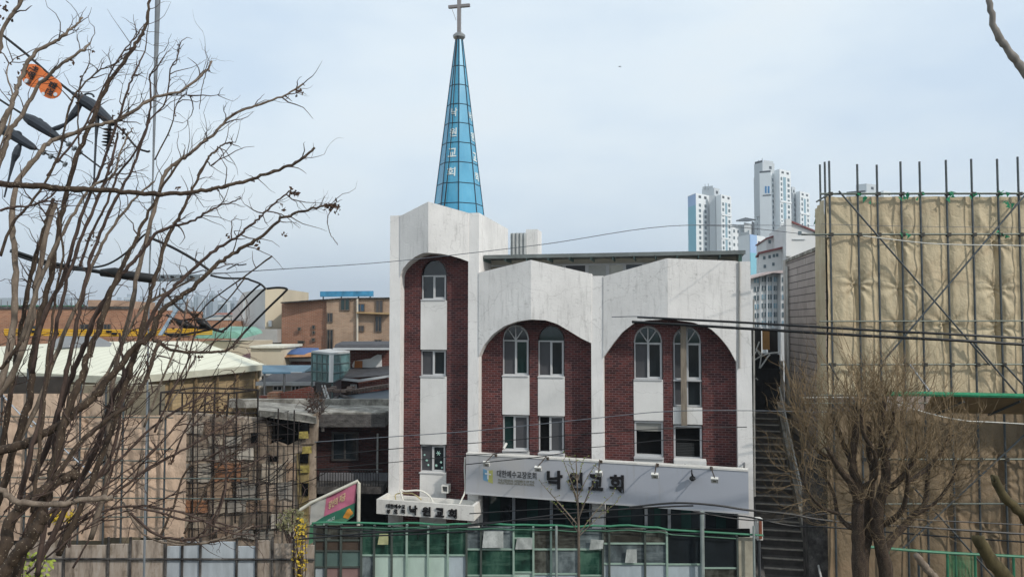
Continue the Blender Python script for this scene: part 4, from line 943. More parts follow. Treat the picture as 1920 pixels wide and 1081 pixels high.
# ---- cut branch stumps and the branch at the upper right
def barkmat(name, c1, c2, sc_=18, spots=True):
    t = NT(name); n = t.noise(sc_, t.mapped((1, 1, .35)), 7, .7); col = t.ramp(n, [(.3, lin(c1)), (.7, lin(c2))])
    if spots:
        v = t.n('ShaderNodeTexVoronoi'); v.inputs['Scale'].default_value = 55; t.l(t.tc.outputs['Object'], v.inputs['Vector'])
        col = t.mix(t.ramp(v.outputs['Distance'], [(.12, g(.8)), (.2, g(0))]), col, lin('a09480'))
    t.bump(n, .6, .01); return t.done(col, .85, 0, .2)
BARK = barkmat('dark_bark', '2b2420', '54473b'); BARKL = barkmat('pale_bark', '544a41', '85786b', 18, True); BARKG = barkmat('grey_bark', '6d6a66', '97918a', 20, False); TWIG = barkmat('red_brown_twig', '2e2522', '5a4b44', 20, False); MOSS = barkmat('mossy_bark', '2e2b1e', '5c5238', 14, False)
def knob_path(pts, r0, r1, Yd=0, seed=1, jit=.2, sub=5):
    random.seed(seed); p = smooth_path(pts, sub); n = len(p)
    for i_ in range(1, n - 1): p[i_] = p[i_] + V((random.gauss(0, 1), random.gauss(0, 1), random.gauss(0, 1))) * min(.0055, r0 * .14 + .001)
    rs = [(r0 + (r1 - r0) * i / (n - 1)) * (1 + (.22 if random.random() < .12 else random.uniform(-.05, .06))) for i in range(n)]
    return p, rs
def branch(mb, pxs, Y, r0, r1, seed=1, n=8, dY=0.0, sub=5):
    k = len(pxs); pts = []
    for i, (x, y) in enumerate(pxs): pts.append(P(x, y, Y + dY * i / max(1, k - 1)))
    p, rs = knob_path(pts, PX(r0, Y), PX(r1, Y), seed=seed, sub=sub); mb.tube(p, rs, n); return p
m = MB(); branch(m, [(1905, -420), (1880, -260), (1862, -130), (1857, -60), (1856, 0), (1862, 45), (1878, 78), (1898, 105), (1925, 140), (1990, 240), (2050, 420), (2080, 800), (2085, 1500)], 4.6, 3.6, 8.5, 3, 9); branch(m, [(1872, -200), (1840, -280), (1830, -400)], 4.6, 2.5, 1, 4, 6); branch(m, [(1990, 240), (2060, 130), (2110, -60), (2140, -300)], 4.6, 6, 2, 5, 7)
m.build('bare_branch', BARKG, smooth=True, label='pale grey bare branch curving down through the top right corner', cat='branch')
for pts, r0, lab, Y in (([(1861, 896), (1885, 930), (1925, 975), (2010, 1070), (2080, 1180), (2110, 1400)], 7.5, 'upper mossy cut stump of a branch at the right edge of the view', 4.2),
                        ([(1833, 1003), (1852, 1040), (1885, 1085), (1960, 1200), (2010, 1400)], 11, 'thick mossy cut branch stump at the bottom right corner', 4.0),
                        ([(1718, 1040), (1735, 1062), (1757, 1090), (1800, 1160), (1830, 1400)], 6, 'short brown cut branch end poking up below the lower khaki tarpaulin', 4.4)):
    m = MB(); branch(m, pts, Y, r0, r0 * 1.4, int(r0 * 3), 10); st = m.build('cut_branch', MOSS if r0 > 7 else BARKL, smooth=True, label=lab, cat='branch')
# ================================================================== LEFT SIDE
def slab(mb, pts, off): return mb.prism(pts, V(off))
def pbox(mb, x0, x1, pyt, Y0, Y1, zb=0.0):
    a = P(x0, pyt, Y0); b = P(x1, pyt, Y0); return mb.box(a.x, b.x, Y0, Y1, zb, a.z)
def flat_win(T_, x0, x1, y0, y1, Y, mat=DG, frame=FRAME, fr=.05, name='window', mull=True):
    a, b = P(x0, y1, Y), P(x1, y0, Y); m = MB()
    m.box(a.x, a.x + fr, Y - .05, Y + .1, a.z, b.z); m.box(b.x - fr, b.x, Y - .05, Y + .1, a.z, b.z); m.box(a.x + fr, b.x - fr, Y - .05, Y + .1, a.z, a.z + fr); m.box(a.x + fr, b.x - fr, Y - .05, Y + .1, b.z - fr, b.z)
    if mull: xm = (a.x + b.x) / 2; m.box(xm - fr / 2, xm + fr / 2, Y - .055, Y + .08, a.z + fr, b.z - fr)
    f = m.build(name, frame, T_)
    q = MB(); q.box(a.x + fr, b.x - fr, Y - .02, Y - .005, a.z + fr, b.z - fr); q.build('pane', mat, f); return f
# ---- brick school like building behind
bk = thing('brick_building', 'flat roofed orange brick building with a blue billboard on its roof left of the church', 'building', P(640, HOR, 62) - EZ * 10); Y = 60
m = MB(); slab(m, [P(528, 740, Y), P(612, 740, Y - .5), P(612, 561, Y - .5), P(528, 567, Y)], (0, 10, 0)); m.build('wall', brick('umber_brick', '9a6c55', '8a5f4a', '9a8575', .3, .1, 0, .015, .2), bk)
m = MB(); slab(m, [P(612.2, 740, Y - .8), P(740, 740, Y - .8), P(740, 560, Y - .8), P(612.2, 560, Y - .8)], (0, 9, 0)); m.build('wall', OBRICK2, bk)
m = MB(); slab(m, [P(526, 568, Y - 1), P(640, 560, Y - 1), P(740, 559, Y - 1), P(740, 557, Y - 1), P(640, 558, Y - 1), P(526, 566, Y - 1)], (0, 11, 0)); m.build('roof_edge', DCONC, bk)
Y2 = Y - .86
for x0, x1, y0, y1, mt in ((613, 624, 586, 604, DG), (612.5, 625, 617, 660, DG), (638, 656, 558, 582, GG), (668, 684, 569, 584, plain('blue_window', '2f4d66', .3, .2, 2)), (670, 683, 610, 621, SCREEN), (703, 716, 592, 622, DG), (702, 716, 636, 648, DG), (671, 684, 642, 650, DG), (704, 718, 562, 588, SCREEN)): flat_win(bk, x0, x1, y0, y1, Y2, mt, plain('brown_frame', '5f5348', .6, .1, 3), .06)
for x0, x1, y0, y1 in ((558, 564, 613, 620), (585, 591, 609, 617), (585, 591, 620, 626), (558, 571, 638, 644), (584, 591, 633, 640)): flat_win(bk, x0, x1, y0, y1, Y - .45, DG, plain('brown_frame', '5f5348'), .05, mull=False)
m = MB(); slab(m, [P(668, 587, Y2 - .5), P(730, 589, Y2 - .5), P(730, 586, Y2 - .5), P(668, 584.5, Y2 - .5)], (0, .5, 0)); m.build('ledge', plain('timber_ledge', 'a58a62', .8), bk)
m = MB(); m.tube([P(670, 700, Y2 - .15), P(670, 560, Y2 - .15)], .08, 6); m.build('downpipe', plain('pipe_cream', 'c5bdae'), bk)
bb = thing('billboard', 'blue and white rooftop billboard on the orange brick building', 'billboard', P(650, 558, 63)); Y = 64
m = MB(); slab(m, [P(600, 556, Y), P(699, 555, Y), P(699, 545, Y), P(600, 546, Y)], (0, .4, 0)); m.build('panel', plain('billboard_blue', '3f87ad', .5, .5, .6, 0, 0, .4, (3, 1, 3)), bb)
for x in (606, 640, 672, 694):
    m = MB(); m.tube([P(x, 562, Y + .6), P(x, 546, Y + .6)], .06, 5); m.build('post', GREYMETAL, bb)
# ---- pale tall hall behind the wires
wb = thing('pale_building', 'pale weathered tall building with a cream end wall left of the orange brick building', 'building', P(490, HOR, 64) - EZ * 10); Y = 62
m = MB(); slab(m, [P(436, 720, Y + 3), P(497, 720, Y), P(497, 540, Y), P(455, 548, Y + 2), P(436, 585, Y + 3)], (0, 9, 0)); m.build('wall', plain('pale_render', 'c9cac8', .9, .18, .5, 0, .1, .2, (1, 1, .3)), wb)
m = MB(); slab(m, [P(497.2, 720, Y - .2), P(530, 720, Y + .6), P(530, 541, Y + .6), P(497.2, 539, Y - .2)], (0, 8, 0)); m.build('end_wall', plain('cream_render', 'c3b8a2', .9, .15, .4, 0, .1, .2, (1, 1, .3)), wb)
m = MB(); slab(m, [P(434, 642, Y - 3), P(520, 642, Y - 3), P(520, 617, Y - 3), P(434, 617, Y - 3)], (0, 3, 0)); m.build('terrace_wall', plain('grey_render', 'a9a8a4', .9, .2, .5), wb)
for x0, x1, y0, y1 in ((455, 461, 560, 600), (470, 480, 570, 575), (503, 510, 600, 612), (444, 450, 600, 612), (470, 476, 590, 604)): flat_win(wb, x0, x1, y0, y1, Y - .25 if x0 > 490 else Y - .06 + (3 if x0 < 452 else 1.5), TG, plain('pale_frame', 'b9b9b6'), .05, mull=False)
# ---- long low orange brick building far left
ob = thing('brick_building', 'long low orange brick building with a green roof fence behind the cream hipped roof', 'building', P(120, HOR, 66) - EZ * 10); Y = 60
m = MB(); pbox(m, -160, 245, 579, Y, Y + 14); m.build('wall', OBRICK, ob)
m = MB(); pbox(m, 165, 205, 562, Y + 2, Y + 10); m.build('roof_block', OBRICK2, ob)
m = MB(); pbox(m, 245.5, 440, 601, Y + 2, Y + 14); m.build('wall', OBRICK, ob)
m = MB(); a, b = P(-160, 577, Y), P(246, 579, Y); m.box(a.x, b.x, Y - .1, Y + .3, b.z, a.z + .12); m.build('coping', DCONC, ob)
m = MB(); a, b = P(-160, 572, Y + 3), P(160, 579, Y + 3); m.box(a.x, b.x, Y + 3, Y + 3.1, b.z, a.z); m.build('roof_fence', GREENP, ob)
for x in range(-10, 160, 12):
    m = MB(); m.tube([P(x, 578, Y + 2.9), P(x, 556 + (x * 7) % 9, Y + 2.9)], .04, 4); m.build('fence_post', GREYMETAL, ob)
for x0, x1, y0, y1 in ((150, 168, 607, 618), (194, 208, 607, 621), (60, 74, 610, 622), (270, 286, 618, 632), (340, 356, 616, 630)): flat_win(ob, x0, x1, y0, y1, (Y - .06) if x0 < 245 else Y + 1.94, DG, plain('brown_frame', '5f5348'), .06)
# ---- cream hipped roof hall
hr_ = thing('hall', 'wide low hall with a cream metal hipped roof behind the left scaffolding', 'hall', P(230, HOR, 38) - EZ * 10)
A_, B_, C_ = P(497, 683, 41), P(236, 707, 32), P(-140, 690, 40); R1, R2 = P(372, 639, 45), P(150, 640, 44); D_ = P(420, 655, 52); E_ = P(-100, 655, 52)
ROOFC = NT('cream_metal_roof'); 
wv = ROOFC.n('ShaderNodeTexWave', wave_type='BANDS'); wv.bands_direction = 'X'; wv.inputs['Scale'].default_value = .55; ROOFC.l(ROOFC.mapped((1, .35, 0)), wv.inputs['Vector'])
cc = ROOFC.mix(ROOFC.ramp(wv.outputs['Fac'], [(.0, g(.5)), (.06, g(0))]), lin('d6d4bf'), lin('a09c85')); cc = ROOFC.mix(ROOFC.ramp(ROOFC.noise(.5, None, 6), [(.5, g(0)), (.8, g(.3))]), cc, lin('a8a08a'))
ROOFC = ROOFC.done(cc, .55, 0, .35)
GR = plain('grey_roof_face', '7d7f80', .7, .2, .6)
m = MB(); m.poly([B_, A_, R1, R2]); m.poly([C_, B_, R2]); m.poly([A_, D_, R1]); m.poly([C_, R2, R1, D_, E_])
rf = m.build('roof', ROOFC, hr_)
m = MB(); Z5 = EZ * -.28
for a, b in ((B_, A_), (C_, B_)):
    n_ = (b - a).normalized().cross(EZ); n_ = n_ if n_.y < 0 else -n_
    m.prism([a + Z5 + n_ * .02, b + Z5 + n_ * .02, b + EZ * .02 + n_ * .02, a + EZ * .02 + n_ * .02], n_ * .06)
m.build('eave_trim', plain('eave_trim', 'bdbba8', .6, .15, 2), rf)
m = MB(); c = [V((p.x, p.y + .5, 0)) for p in (B_, A_, D_, E_, C_)]; c[1].x -= .35; m.foot(c, 0, [B_.z - .2, A_.z - .2, D_.z - .2, E_.z - .2, C_.z - .2]); m.build('wall', BEIGEB, hr_)
m = MB(); p = A_ + V((-.35, .3, -.3)); m.tube([p, V((p.x, p.y, 3))], .08, 7); m.build('downpipe', plain('pipe_cream', 'c5bdae'), hr_)
m = MB(); dd = (A_ - B_).normalized()
for t_ in (.25, .42, .58, .74, .9):
    p = B_.lerp(A_, t_) + V((0, .35, -.3)); m = MB(); m.box(-.04, .04, -.03, .1, -4, 0, lambda x, y, z: p + V((x, y, z))); m.build('wall_joint', plain('joint_brown', '7d6a4c'), hr_)
m = MB(); slab(m, [P(88, 651, 41.6), P(165, 651, 41.6), P(205, 652, 41.8), P(165, 633, 43), P(120, 631, 43)], (0, .3, .25)); m.build('roof_patch', GR, hr_)
# ---- green awning and little roofs beyond
def house(label, x0, x1, pe, pr, Y, dep, roofmat, wallmat, name='house', over=.4, zb=0.0, wins=(), kind='gable'):
    T_ = thing(name, label, 'house', P((x0 + x1) / 2, HOR, Y + dep / 2) - EZ * 10)
    m = MB(); pbox(m, x0, x1, pe, Y, Y + dep, zb); m.build('wall', wallmat, T_)
    a, b = P(x0, pe, Y), P(x1, pe, Y); zr_ = P(0, pr, Y + dep / 2).z; hx = min(1.5, (b.x - a.x) * .25) if kind == 'hip' else 0
    m = MB(); e = [V((a.x - over, Y - over, a.z)), V((b.x + over, Y - over, a.z)), V((b.x + over, Y + dep + over, a.z)), V((a.x - over, Y + dep + over, a.z))]
    r1, r2 = V((a.x - over + hx * 2, Y + dep / 2, zr_)), V((b.x + over - hx * 2, Y + dep / 2, zr_))
    m.poly([e[0], e[1], r2, r1]); m.poly([e[2], e[3], r1, r2]); m.poly([e[1], e[2], r2]); m.poly([e[3], e[0], r1]); m.poly(e)
    rf = m.build('roof', roofmat, T_)
    m = MB(); m.box(e[0].x, e[1].x, Y - over - .06, Y - over, a.z - .14, a.z + .05); m.build('gutter', plain('gutter_pale', 'b6b9ba', .5), rf)
    for w_ in wins: flat_win(T_, *w_, Y - .04)
    return T_
aw = thing('awning_shed', 'shed with a faded green curved awning behind the cream roof', 'shed', P(405, HOR, 54) - EZ * 10); Y = 52
m = MB(); pbox(m, 366, 468, 640, Y, Y + 5); m.build('wall', plain('cream_render', 'c3b8a2'), aw)
m = MB(); slab(m, [P(362, 634, Y - .6), P(372, 626, Y - .6), P(392, 620, Y - .6), P(440, 621, Y - .6), P(452, 627, Y - .6), P(456, 634, Y - .6)], (0, 4, .3)); m.build('awning', plain('faded_green_awning', '6f9a8a', .7, .5, .9), aw)
house('low maroon roofed house beneath the orange brick building', 455, 600, 672, 660, 50, 5, plain('maroon_roof', '5b4043', .7, .3, 1.2), RBRICK, wins=((535, 552, 684, 694),))
T_ = thing('parapet_house', 'cream flat roofed annex beside the maroon roofed house', 'house', P(490, HOR, 50) - EZ * 10); Y = 48
m = MB(); pbox(m, 470, 529, 652, Y, Y + 4); m.build('wall', plain('cream_render', 'c3b8a2'), T_); m = MB(); pbox(m, 468, 531, 648, Y - .2, Y + 4.2, P(0, 652, Y).z); m.build('roof', plain('cream_light', 'd2cfc0'), T_)
m = MB(); slab(m, [P(515, 663, 49), P(590, 665, 49), P(586, 656, 50), P(520, 655, 50)], (0, 1.5, .1)); m.build('tarpaulin', plain('blue_tarp', '3c5684', .6, .3, 2), label='blue tarpaulin sheet lying on the maroon roof', cat='tarpaulin')
m = MB(); slab(m, [P(520, 670, 48.5), P(585, 668, 48.5), P(588, 660, 49.5), P(530, 662, 49.5)], (0, 1.5, .1)); m.build('roof_sheet', plain('rust_sheet', 'a5764e', .8, .6, 2, 0, .3), label='rusty orange sheets spread over the maroon roof', cat='roof sheet')
house('small house with a blue grey sheet roof by the corner of the hall', 488, 556, 698, 684, 42, 4, plain('blue_grey_roof', '56707f', .6, .25, 2), plain('grey_render', 'a9a8a4'), wins=((500, 512, 712, 722),))
house('old house with dark tiled roof and grey walls left of the glass lift box', 500, 580, 716, 698, 39, 5, TILEB, plain('stone_render', '8d877a', .9, .3, 2), wins=((512, 530, 722, 732), (546, 562, 722, 734)))
house('little dark tiled roof house squeezed behind the glass lift box', 562, 640, 700, 684, 46, 4, TILEB, plain('mauve_render', '7c7072'), wins=((604, 614, 708, 716),))
T_ = thing('canopy', 'flat blue grey canopy on thin posts beside the corner of the hall', 'canopy', P(520, HOR, 36.5) - EZ * 10); Y = 36
m = MB(); slab(m, [P(492, 697, Y), P(545, 697, Y), P(538, 686, Y + 2), P(492, 684, Y + 2)], (0, 0, -.08)); m.build('sheet', plain('blue_sheet', '4d6d80', .5, .2, 2), T_)
for x in (496, 533):
    m = MB(); m.tube([P(x, 697, Y + .1), V((P(x, 697, Y).x, Y + .1, 0))], .05, 6); m.build('post', GREYMETAL, T_)
# red brick gable wall in front
m = MB(); slab(m, [P(486, 780, 34), P(592, 780, 34), P(585, 728, 34), P(578, 725, 34), P(510, 740, 34), P(486, 742, 34)], (0, .3, 0)); m.build('brick_wall', brick('bright_red_brick', '9a5343', '844336', '8f7468', .3, .1, 0, .015, .35), label='broken sloping red brick wall below the old tiled houses', cat='wall')
m = MB(); pbox(m, 501, 521, 736, 33.6, 34.4); m.build('brick_pier', OBRICK, label='short pale brick pier at the low end of the red wall', cat='pier')
# ---- brick house with slanted roofs and the glass lift box
rh = thing('brick_house', 'partly torn open red brick house with dark slate roofs beside the church tower', 'house', P(690, HOR, 40) - EZ * 10); Y = 39
m = MB(); pbox(m, 646, 740, 655, Y + 1.0, Y + 6); m.build('wall', RBRICK, rh)
m = MB(); slab(m, [P(626, 652, Y - .2), P(735, 652, Y - .2), P(735, 645.5, Y + 3), P(640, 646, Y + 3)], (0, .3, .18)); uppr = m.build('roof', TILEB, rh)
m = MB(); slab(m, [P(624, 655.5, Y - .3), P(735, 655.5, Y - .3), P(735, 652, Y - .3), P(624, 652, Y - .3)], (0, .12, 0)); m.build('gutter', plain('gutter_pale', 'b6b9ba'), uppr)
m = MB(); slab(m, [P(662, 692, Y + .9), P(716, 691, Y + .9), P(715, 665, Y + .9), P(708, 664, Y + .9), P(700, 668, Y + .9), P(694, 672, Y + .9), P(684, 673, Y + .9), P(664, 676, Y + .9), P(660, 684, Y + .9)], (0, .08, 0)); m.build('torn_plaster', WHS, rh)
m = MB(); slab(m, [P(664, 691, Y + .8), P(679, 691, Y + .8), P(679, 676, Y + .8), P(665, 676, Y + .8)], (0, .1, 0)); m.build('door', plain('orange_door', '9a5d26', .6, .2, 3), rh)
m = MB(); slab(m, [P(641, 709, Y - 1.2), P(735, 702, Y - 1.2), P(735, 687, Y + 1), P(700, 690, Y + 1), P(656, 690, Y + 1)], (0, .1, .08)); lo = m.build('roof', TILEB, rh)
m = MB(); slab(m, [P(640, 712, Y - 1.3), P(672, 716, Y - 1.3), P(735, 706, Y - 1.3), P(735, 702, Y - 1.3), P(672, 711, Y - 1.3), P(640, 708, Y - 1.3)], (0, .1, 0)); m.build('gutter', plain('gutter_pale', 'b6b9ba'), lo)
m = MB(); pbox(m, 672, 740, 710, Y - 1, Y + 1); m.build('wall', RBRICK, rh)
m = MB(); pbox(m, 640, 672, 714, Y - .6, Y + 1); m.build('wall', SOOT, rh)
flat_win(rh, 657, 669, 720, 736, Y - .65, SCREEN)
lf = thing('glass_lift_box', 'glazed steel framed stair box raised on legs in front of the torn brick house', 'lift box', P(620, HOR, 37.5) - EZ * 10); Y = 36.5
def GL(px, py): return P(px, py, Y + (0 if px <= 622 else (px - 622) * .06) + (max(0, 622 - px)) * .012)
GB = plain('lift_glass', '67898a', .1, .6, 1.6, 0, 0, .6); GF = plain('lift_frame', '5a6b6b', .5, .15, 3, .3)
m = MB(); m.add([GL(585, 661), GL(622, 665), GL(655, 661), GL(655, 690), GL(641, 708), GL(622, 718), GL(585, 713)], [(0, 1, 5, 6), (1, 2, 3, 4, 5)]); m.build('glazing', GB, lf)
m = MB(); slab(m, [GL(584, 661), GL(622, 665.5), GL(656, 661), P(618, 657, Y + 3)], (0, 0, .1)); m.build('roof', plain('lift_roof', 'b2b2b0'), lf)
m = MB()
for x, y0, y1 in ((585, 661, 745), (594, 662, 714), (604, 663, 715), (613, 664, 717), (637, 663, 712), (655, 661, 690)): m.tube([GL(x, y0), GL(x, y1)], .045, 5)
for y in (662, 679, 695, 713): m.tube([GL(585, y), GL(622, y + 3.8)], .04, 5)
for y, x1 in ((664, 655), (681, 655), (698, 648)): m.tube([GL(622, y + 1.5), GL(x1, y - 1.5)], .04, 5)
m.tube([GL(655, 690), GL(641, 708), GL(622, 717)], .05, 5); m.tube([GL(623, 717), GL(623, 750)], .05, 5)
m.build('frame', GF, lf)
m = MB(); m.tube([GL(621.5, 665), GL(620.5, 716)], .11, 6); m.build('corner_post', WHS, lf)
m = MB(); m.prism([GL(586, 718) + V((0, .6, 0)), GL(622, 722) + V((0, .6, 0)), GL(622, 750) + V((0, .6, 0)), GL(586, 748) + V((0, .6, 0))], V((0, .2, 0))); m.build('base_wall', plain('dim_render', '5b595a', .9, .3, 1), lf)
m = MB()
for dx in (0, 5): m.tube([P(604 + dx, 722, Y), P(612 + dx, 748, Y - .5)], .04, 5)
for k in range(6): m.tube([P(605 + k * 1.4, 726 + k * 4, Y - .1 * k), P(609.6 + k * 1.4, 726 + k * 4, Y - .1 * k)], .03, 5)
m.build('ladder', RAIL, label='pale leaning ladder beneath the glazed lift box', cat='ladder')
# blue black covered roof
nr = thing('low_house', 'low house under a blue black sheeted roof against the church tower', 'house', P(660, HOR, 34) - EZ * 10); Y = 32.5
m = MB(); m.add([P(612, 758, Y), P(640, 742, Y + 1.5), P(690, 757, Y), P(650, 740, Y + 2.5), P(735, 729, Y + 5), P(735, 762, Y)], [(0, 2, 1), (1, 2, 5, 4, 3)]); m.build('roof', plain('blue_black_sheet', '465058', .5, .25, 1.5, 0, .3), nr)
m = MB(); pts = [P(612, 758, Y - .03), P(638, 741.5, Y + 1.4), P(690, 757.5, Y - .03)]; m.tube(pts, .09, 6); 
m.build('ridge_edge', DCONC, nr)
m = MB(); pbox(m, 614, 740, 760, Y + .1, Y + 5); m.build('wall', SOOT, nr)
m = MB(); 
for k in range(16): m.box(-.14, .14, -.1, .1, 0, .16, lambda x, y, z, k=k: P(652 + k * 5.4, 736 - k * .9, Y + 2.6 + k * .15) + V((x, y, z - .05)))
m.build('ridge_tiles', plain('brown_ridge_tile', '6d5e55', .9, .3, 4), nr)
m = MB(); c = P(640, 736, Y + 2.2)
for k in range(14): m.box(-.12, .12, -.12, .12, 0, .12, lambda x, y, z, k=k: c + V((math.sin(k * 2.4) * .45 + x, math.cos(k * 1.7) * .3 + y, .05 * (k % 4) + z)))
m.build('tile_heap', plain('brown_ridge_tile', '6d5e55'), nr)
# ---- burnt brick house beside the tower
bh = thing('burnt_house', 'soot blackened two storey brick house with a concrete balcony left of the church tower', 'house', P(655, HOR, 30) - EZ * 10); Y = 29.2
xL, xR = P(588, 800, Y).x, O.x - .35
m = MB(); m.box(xL, xR, Y + .4, Y + 5, 0, P(0, 800, Y).z); m.build('wall', SOOT, bh)
SLB = plain('rough_slab_edge', '5b5856', .95, .7, 3.5, 0, .9, .1, (1, 1, 3))
m = MB(); m.box(xL - .2, xR, Y - .5, Y + 5, P(0, 800, Y - .5).z, P(0, 776, Y - .5).z); m.build('eave_slab', SLB, bh)
m = MB(); m.box(xL - .2, xR, Y - .48, Y + 4.9, P(0, 776, Y - .5).z + .003, P(0, 773, Y - .5).z); m.build('roof_surface', CONC, bh)
m = MB(); m.box(xL - 4.0, xR, Y + 2.2, Y + 2.5, P(0, 776, Y).z, P(0, 748, Y + 2.2).z); m.build('parapet', CONC, bh)
flat_win(bh, 622, 672, 809, 863, Y + .38, DG, plain('dark_frame', '3d3b3a', .6), .07)
m = MB(); m.tube([P(708, 812, Y + .3), P(707, 900, Y + .3)], .035, 6); m.build('pipe', RAIL, bh)
m = MB(); m.tube([P(605, 808, Y - .4), P(605, 752, Y - .4)], .07, 7); m.tube([P(605, 753, Y - .4), P(605, 748, Y - .4)], .1, 7); m.build('vent_pipe', DCONC, bh)
m = MB(); m.box(xL + .1, xR, Y - .9, Y + .4, P(0, 925, Y - .9).z, P(0, 912, Y - .9).z); bal = m.build('balcony', DCONC, bh)
zb0, zb1 = P(0, 912, Y - .85).z, P(0, 880, Y - .85).z
m = MB(); m.tube([V((xL + .1, Y - .85, zb1)), V((xR, Y - .85, zb1))], .025, 5); m.build('handrail', BLACK, bal)
n = 26
for k in range(n):
    x = xL + .15 + (xR - xL - .3) * k / (n - 1); m = MB(); m.tube([V((x, Y - .85, zb0)), V((x, Y - .85, zb1))], .014, 4); m.build('baluster', BLACK, bal)
m = MB(); m.box(xL + .2, xR, Y + .2, Y + .39, P(0, 912, Y).z, P(0, 889, Y).z); m.build('pale_skirting', plain('ash_grey_render', '77777a', .9, .4, 2), bh)
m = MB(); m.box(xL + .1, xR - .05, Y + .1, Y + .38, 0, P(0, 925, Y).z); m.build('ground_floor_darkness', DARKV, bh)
# ---- banner on a pole frame
bn = thing('banner', 'slanted pink and green banner stretched under a white pole in front of the burnt house', 'banner', P(625, 1081, 24) * 1); bn.location.z = 0; WM[bn.name] = Matrix.Translation(bn.location); Y = 24
def BQ(px, py, o=0): return P(px, py, Y - o)
m = MB(); nx = 24; vs = []; rows = 8
topl, topr, botr, botl = (583, 943), (669, 905), (664, 966), (580, 1000)
def bpt(s, t, o=0):
    x = (topl[0] + (topr[0] - topl[0]) * s) * (1 - t) + (botl[0] + (botr[0] - botl[0]) * s) * t; y = (topl[1] + (topr[1] - topl[1]) * s) * (1 - t) + (botl[1] + (botr[1] - botl[1]) * s) * t
    return BQ(x, y, o + .05 * math.sin(s * 9 + t * 3))
def bpatch(quad, mat, nm, o, nn=16):
    m = MB(); vs = []
    for i in range(nn + 1):
        for j in range(6):
            a, b = i / nn, j / 5
            s = (quad[0][0] + (quad[1][0] - quad[0][0]) * a) * (1 - b) + (quad[3][0] + (quad[2][0] - quad[3][0]) * a) * b; t = (quad[0][1] + (quad[1][1] - quad[0][1]) * a) * (1 - b) + (quad[3][1] + (quad[2][1] - quad[3][1]) * a) * b
            vs.append(bpt(s, t, o))
    m.add(vs, [(i * 6 + j, (i + 1) * 6 + j, (i + 1) * 6 + j + 1, i * 6 + j + 1) for i in range(nn) for j in range(5)])
    return m.build(nm, mat, bn, smooth=True)
bpatch([(0, 0), (1, 0), (1, 1), (0, 1)], plain('banner_grey_white', 'b0afa9', .7, .2, 2), 'cloth', 0)
bpatch([(.34, -.0), (1, 0), (1, .62), (.31, .62)], plain('banner_pink', 'b76a82', .7, .18, 2), 'pink_field', .012)
bpatch([(0, .72), (.31, .62), (1, .60), (1, 1)], plain('banner_green', '2e6a55', .7, .35, 2), 'green_field', .018); bpatch([(0, .72), (1, 1), (.5, 1.25), (0, 1.35)], plain('banner_green2', '4c7c60', .7, .35, 2), 'green_field', .02)
m = MB(); letters(m, '당신의 지금', bpt(.40, .45, .04), bpt(.76, .38, .04), bpt(.41, .2, .04), V((0, -1, 0)), .006, .02); m.build('lettering', plain('banner_cream', 'd2c28f', .6, .1, 3), bn)
m = MB(); letters(m, '장사합니다', bpt(.3, .94, .05), bpt(.56, .88, .05), bpt(.3, .80, .05), V((0, -1, 0)), .006, .02); m.build('lettering', plain('banner_pale', 'b7c4bb', .6, .1, 3), bn)
m = MB(); pts = [bpt(.86 + .1 * math.cos(a) * (1 + .25 * math.sin(3 * a)), .86 + .14 * math.sin(a) * (1 + .2 * math.cos(4 * a)), .035) for a in [k * .4 for k in range(16)]]; m.poly(pts); m.build('flower_print', plain('banner_orange', 'c98a33', .7, .3, 6), bn)
m = MB(); m.tube([BQ(560, 957, .05), BQ(583, 942, .05), BQ(671, 901, .05), BQ(673, 907, .05)], .05, 7); m.build('top_pole', plain('pole_cream', 'c8c4b5', .5, .2, 4), bn)
m = MB(); c = BQ(673, 905, .05); m.tube([c, V((c.x - .02, c.y, 0))], .055, 7); m.build('post', plain('pole_cream', 'c8c4b5'), bn)
# ---- low glazed shop front with green rail across the bottom
gs = thing('glazed_shopfront', 'low green railed glazed shopfront running along the bottom in front of the church', 'shopfront', P(1000, 1081, 22.8) * 1); gs.location.z = .14; WM[gs.name] = Matrix.Translation(gs.location); Y = 22.6
FILMG = plain('mint_window_film', 'b4c8bd', .3, .25, 1.4, 0, 0, .4, (1.5, 1, .6)); FILMB = plain('grey_blue_window_film', 'aebac0', .3, .28, 1.5, 0, 0, .4, (1.5, 1, .6)); FILMW = dirty('white_paper', '8d928f', 'b3b8b5', 'c6cac7', 3)  # pale films and paper; the films' streaky tone also paints in reflections
def painted_reflection(name, c1, c2, c3, rough=.15):  # pane glass with pale reflections painted into its colour
    t = NT(name); a = t.noise(1.1, t.mapped((1.6, 1, .8)), 5, .6); b = t.noise(2.3, t.mapped((.5, 1, 2.2)), 4, .6)
    col = t.ramp(a, [(.36, lin(c1)), (.52, lin(c2)), (.68, lin(c3))]); col = t.mix(t.ramp(b, [(.52, g(0)), (.7, g(.55))]), col, lin(c3)); return t.done(col, rough, 0, .5)
GDK = painted_reflection('bottle_green_glass', '12241f', '25473c', '4f6f60'); BRG = painted_reflection('brown_black_glass', '262522', '3b3a35', '6d7069'); SLT = painted_reflection('slate_glass', '373d40', '566063', '8b9698')
def row(y): return 1
cols = [(590, 612, 1), (612, 640, 1), (640, 678, 1), (678, 702, 0), (702, 735, 0), (735, 763, 0), (763, 803, 0), (803, 840, 0), (840, 875, 0), (875, 902, 2), (902, 963, 2), (963, 1000, 2), (1000, 1033, 2), (1033, 1085, 2), (1085, 1130, 2), (1130, 1142, 3), (1142, 1209, 3), (1209, 1250, 3), (1250, 1315, 4), (1315, 1382, 4), (1382, 1414, 5)]
def topy(px): return 980 + (px - 700) * .012 + 4 * noise.noise((px * .02, 0, 0)) if px < 1250 else 992 + (px - 1250) * .06
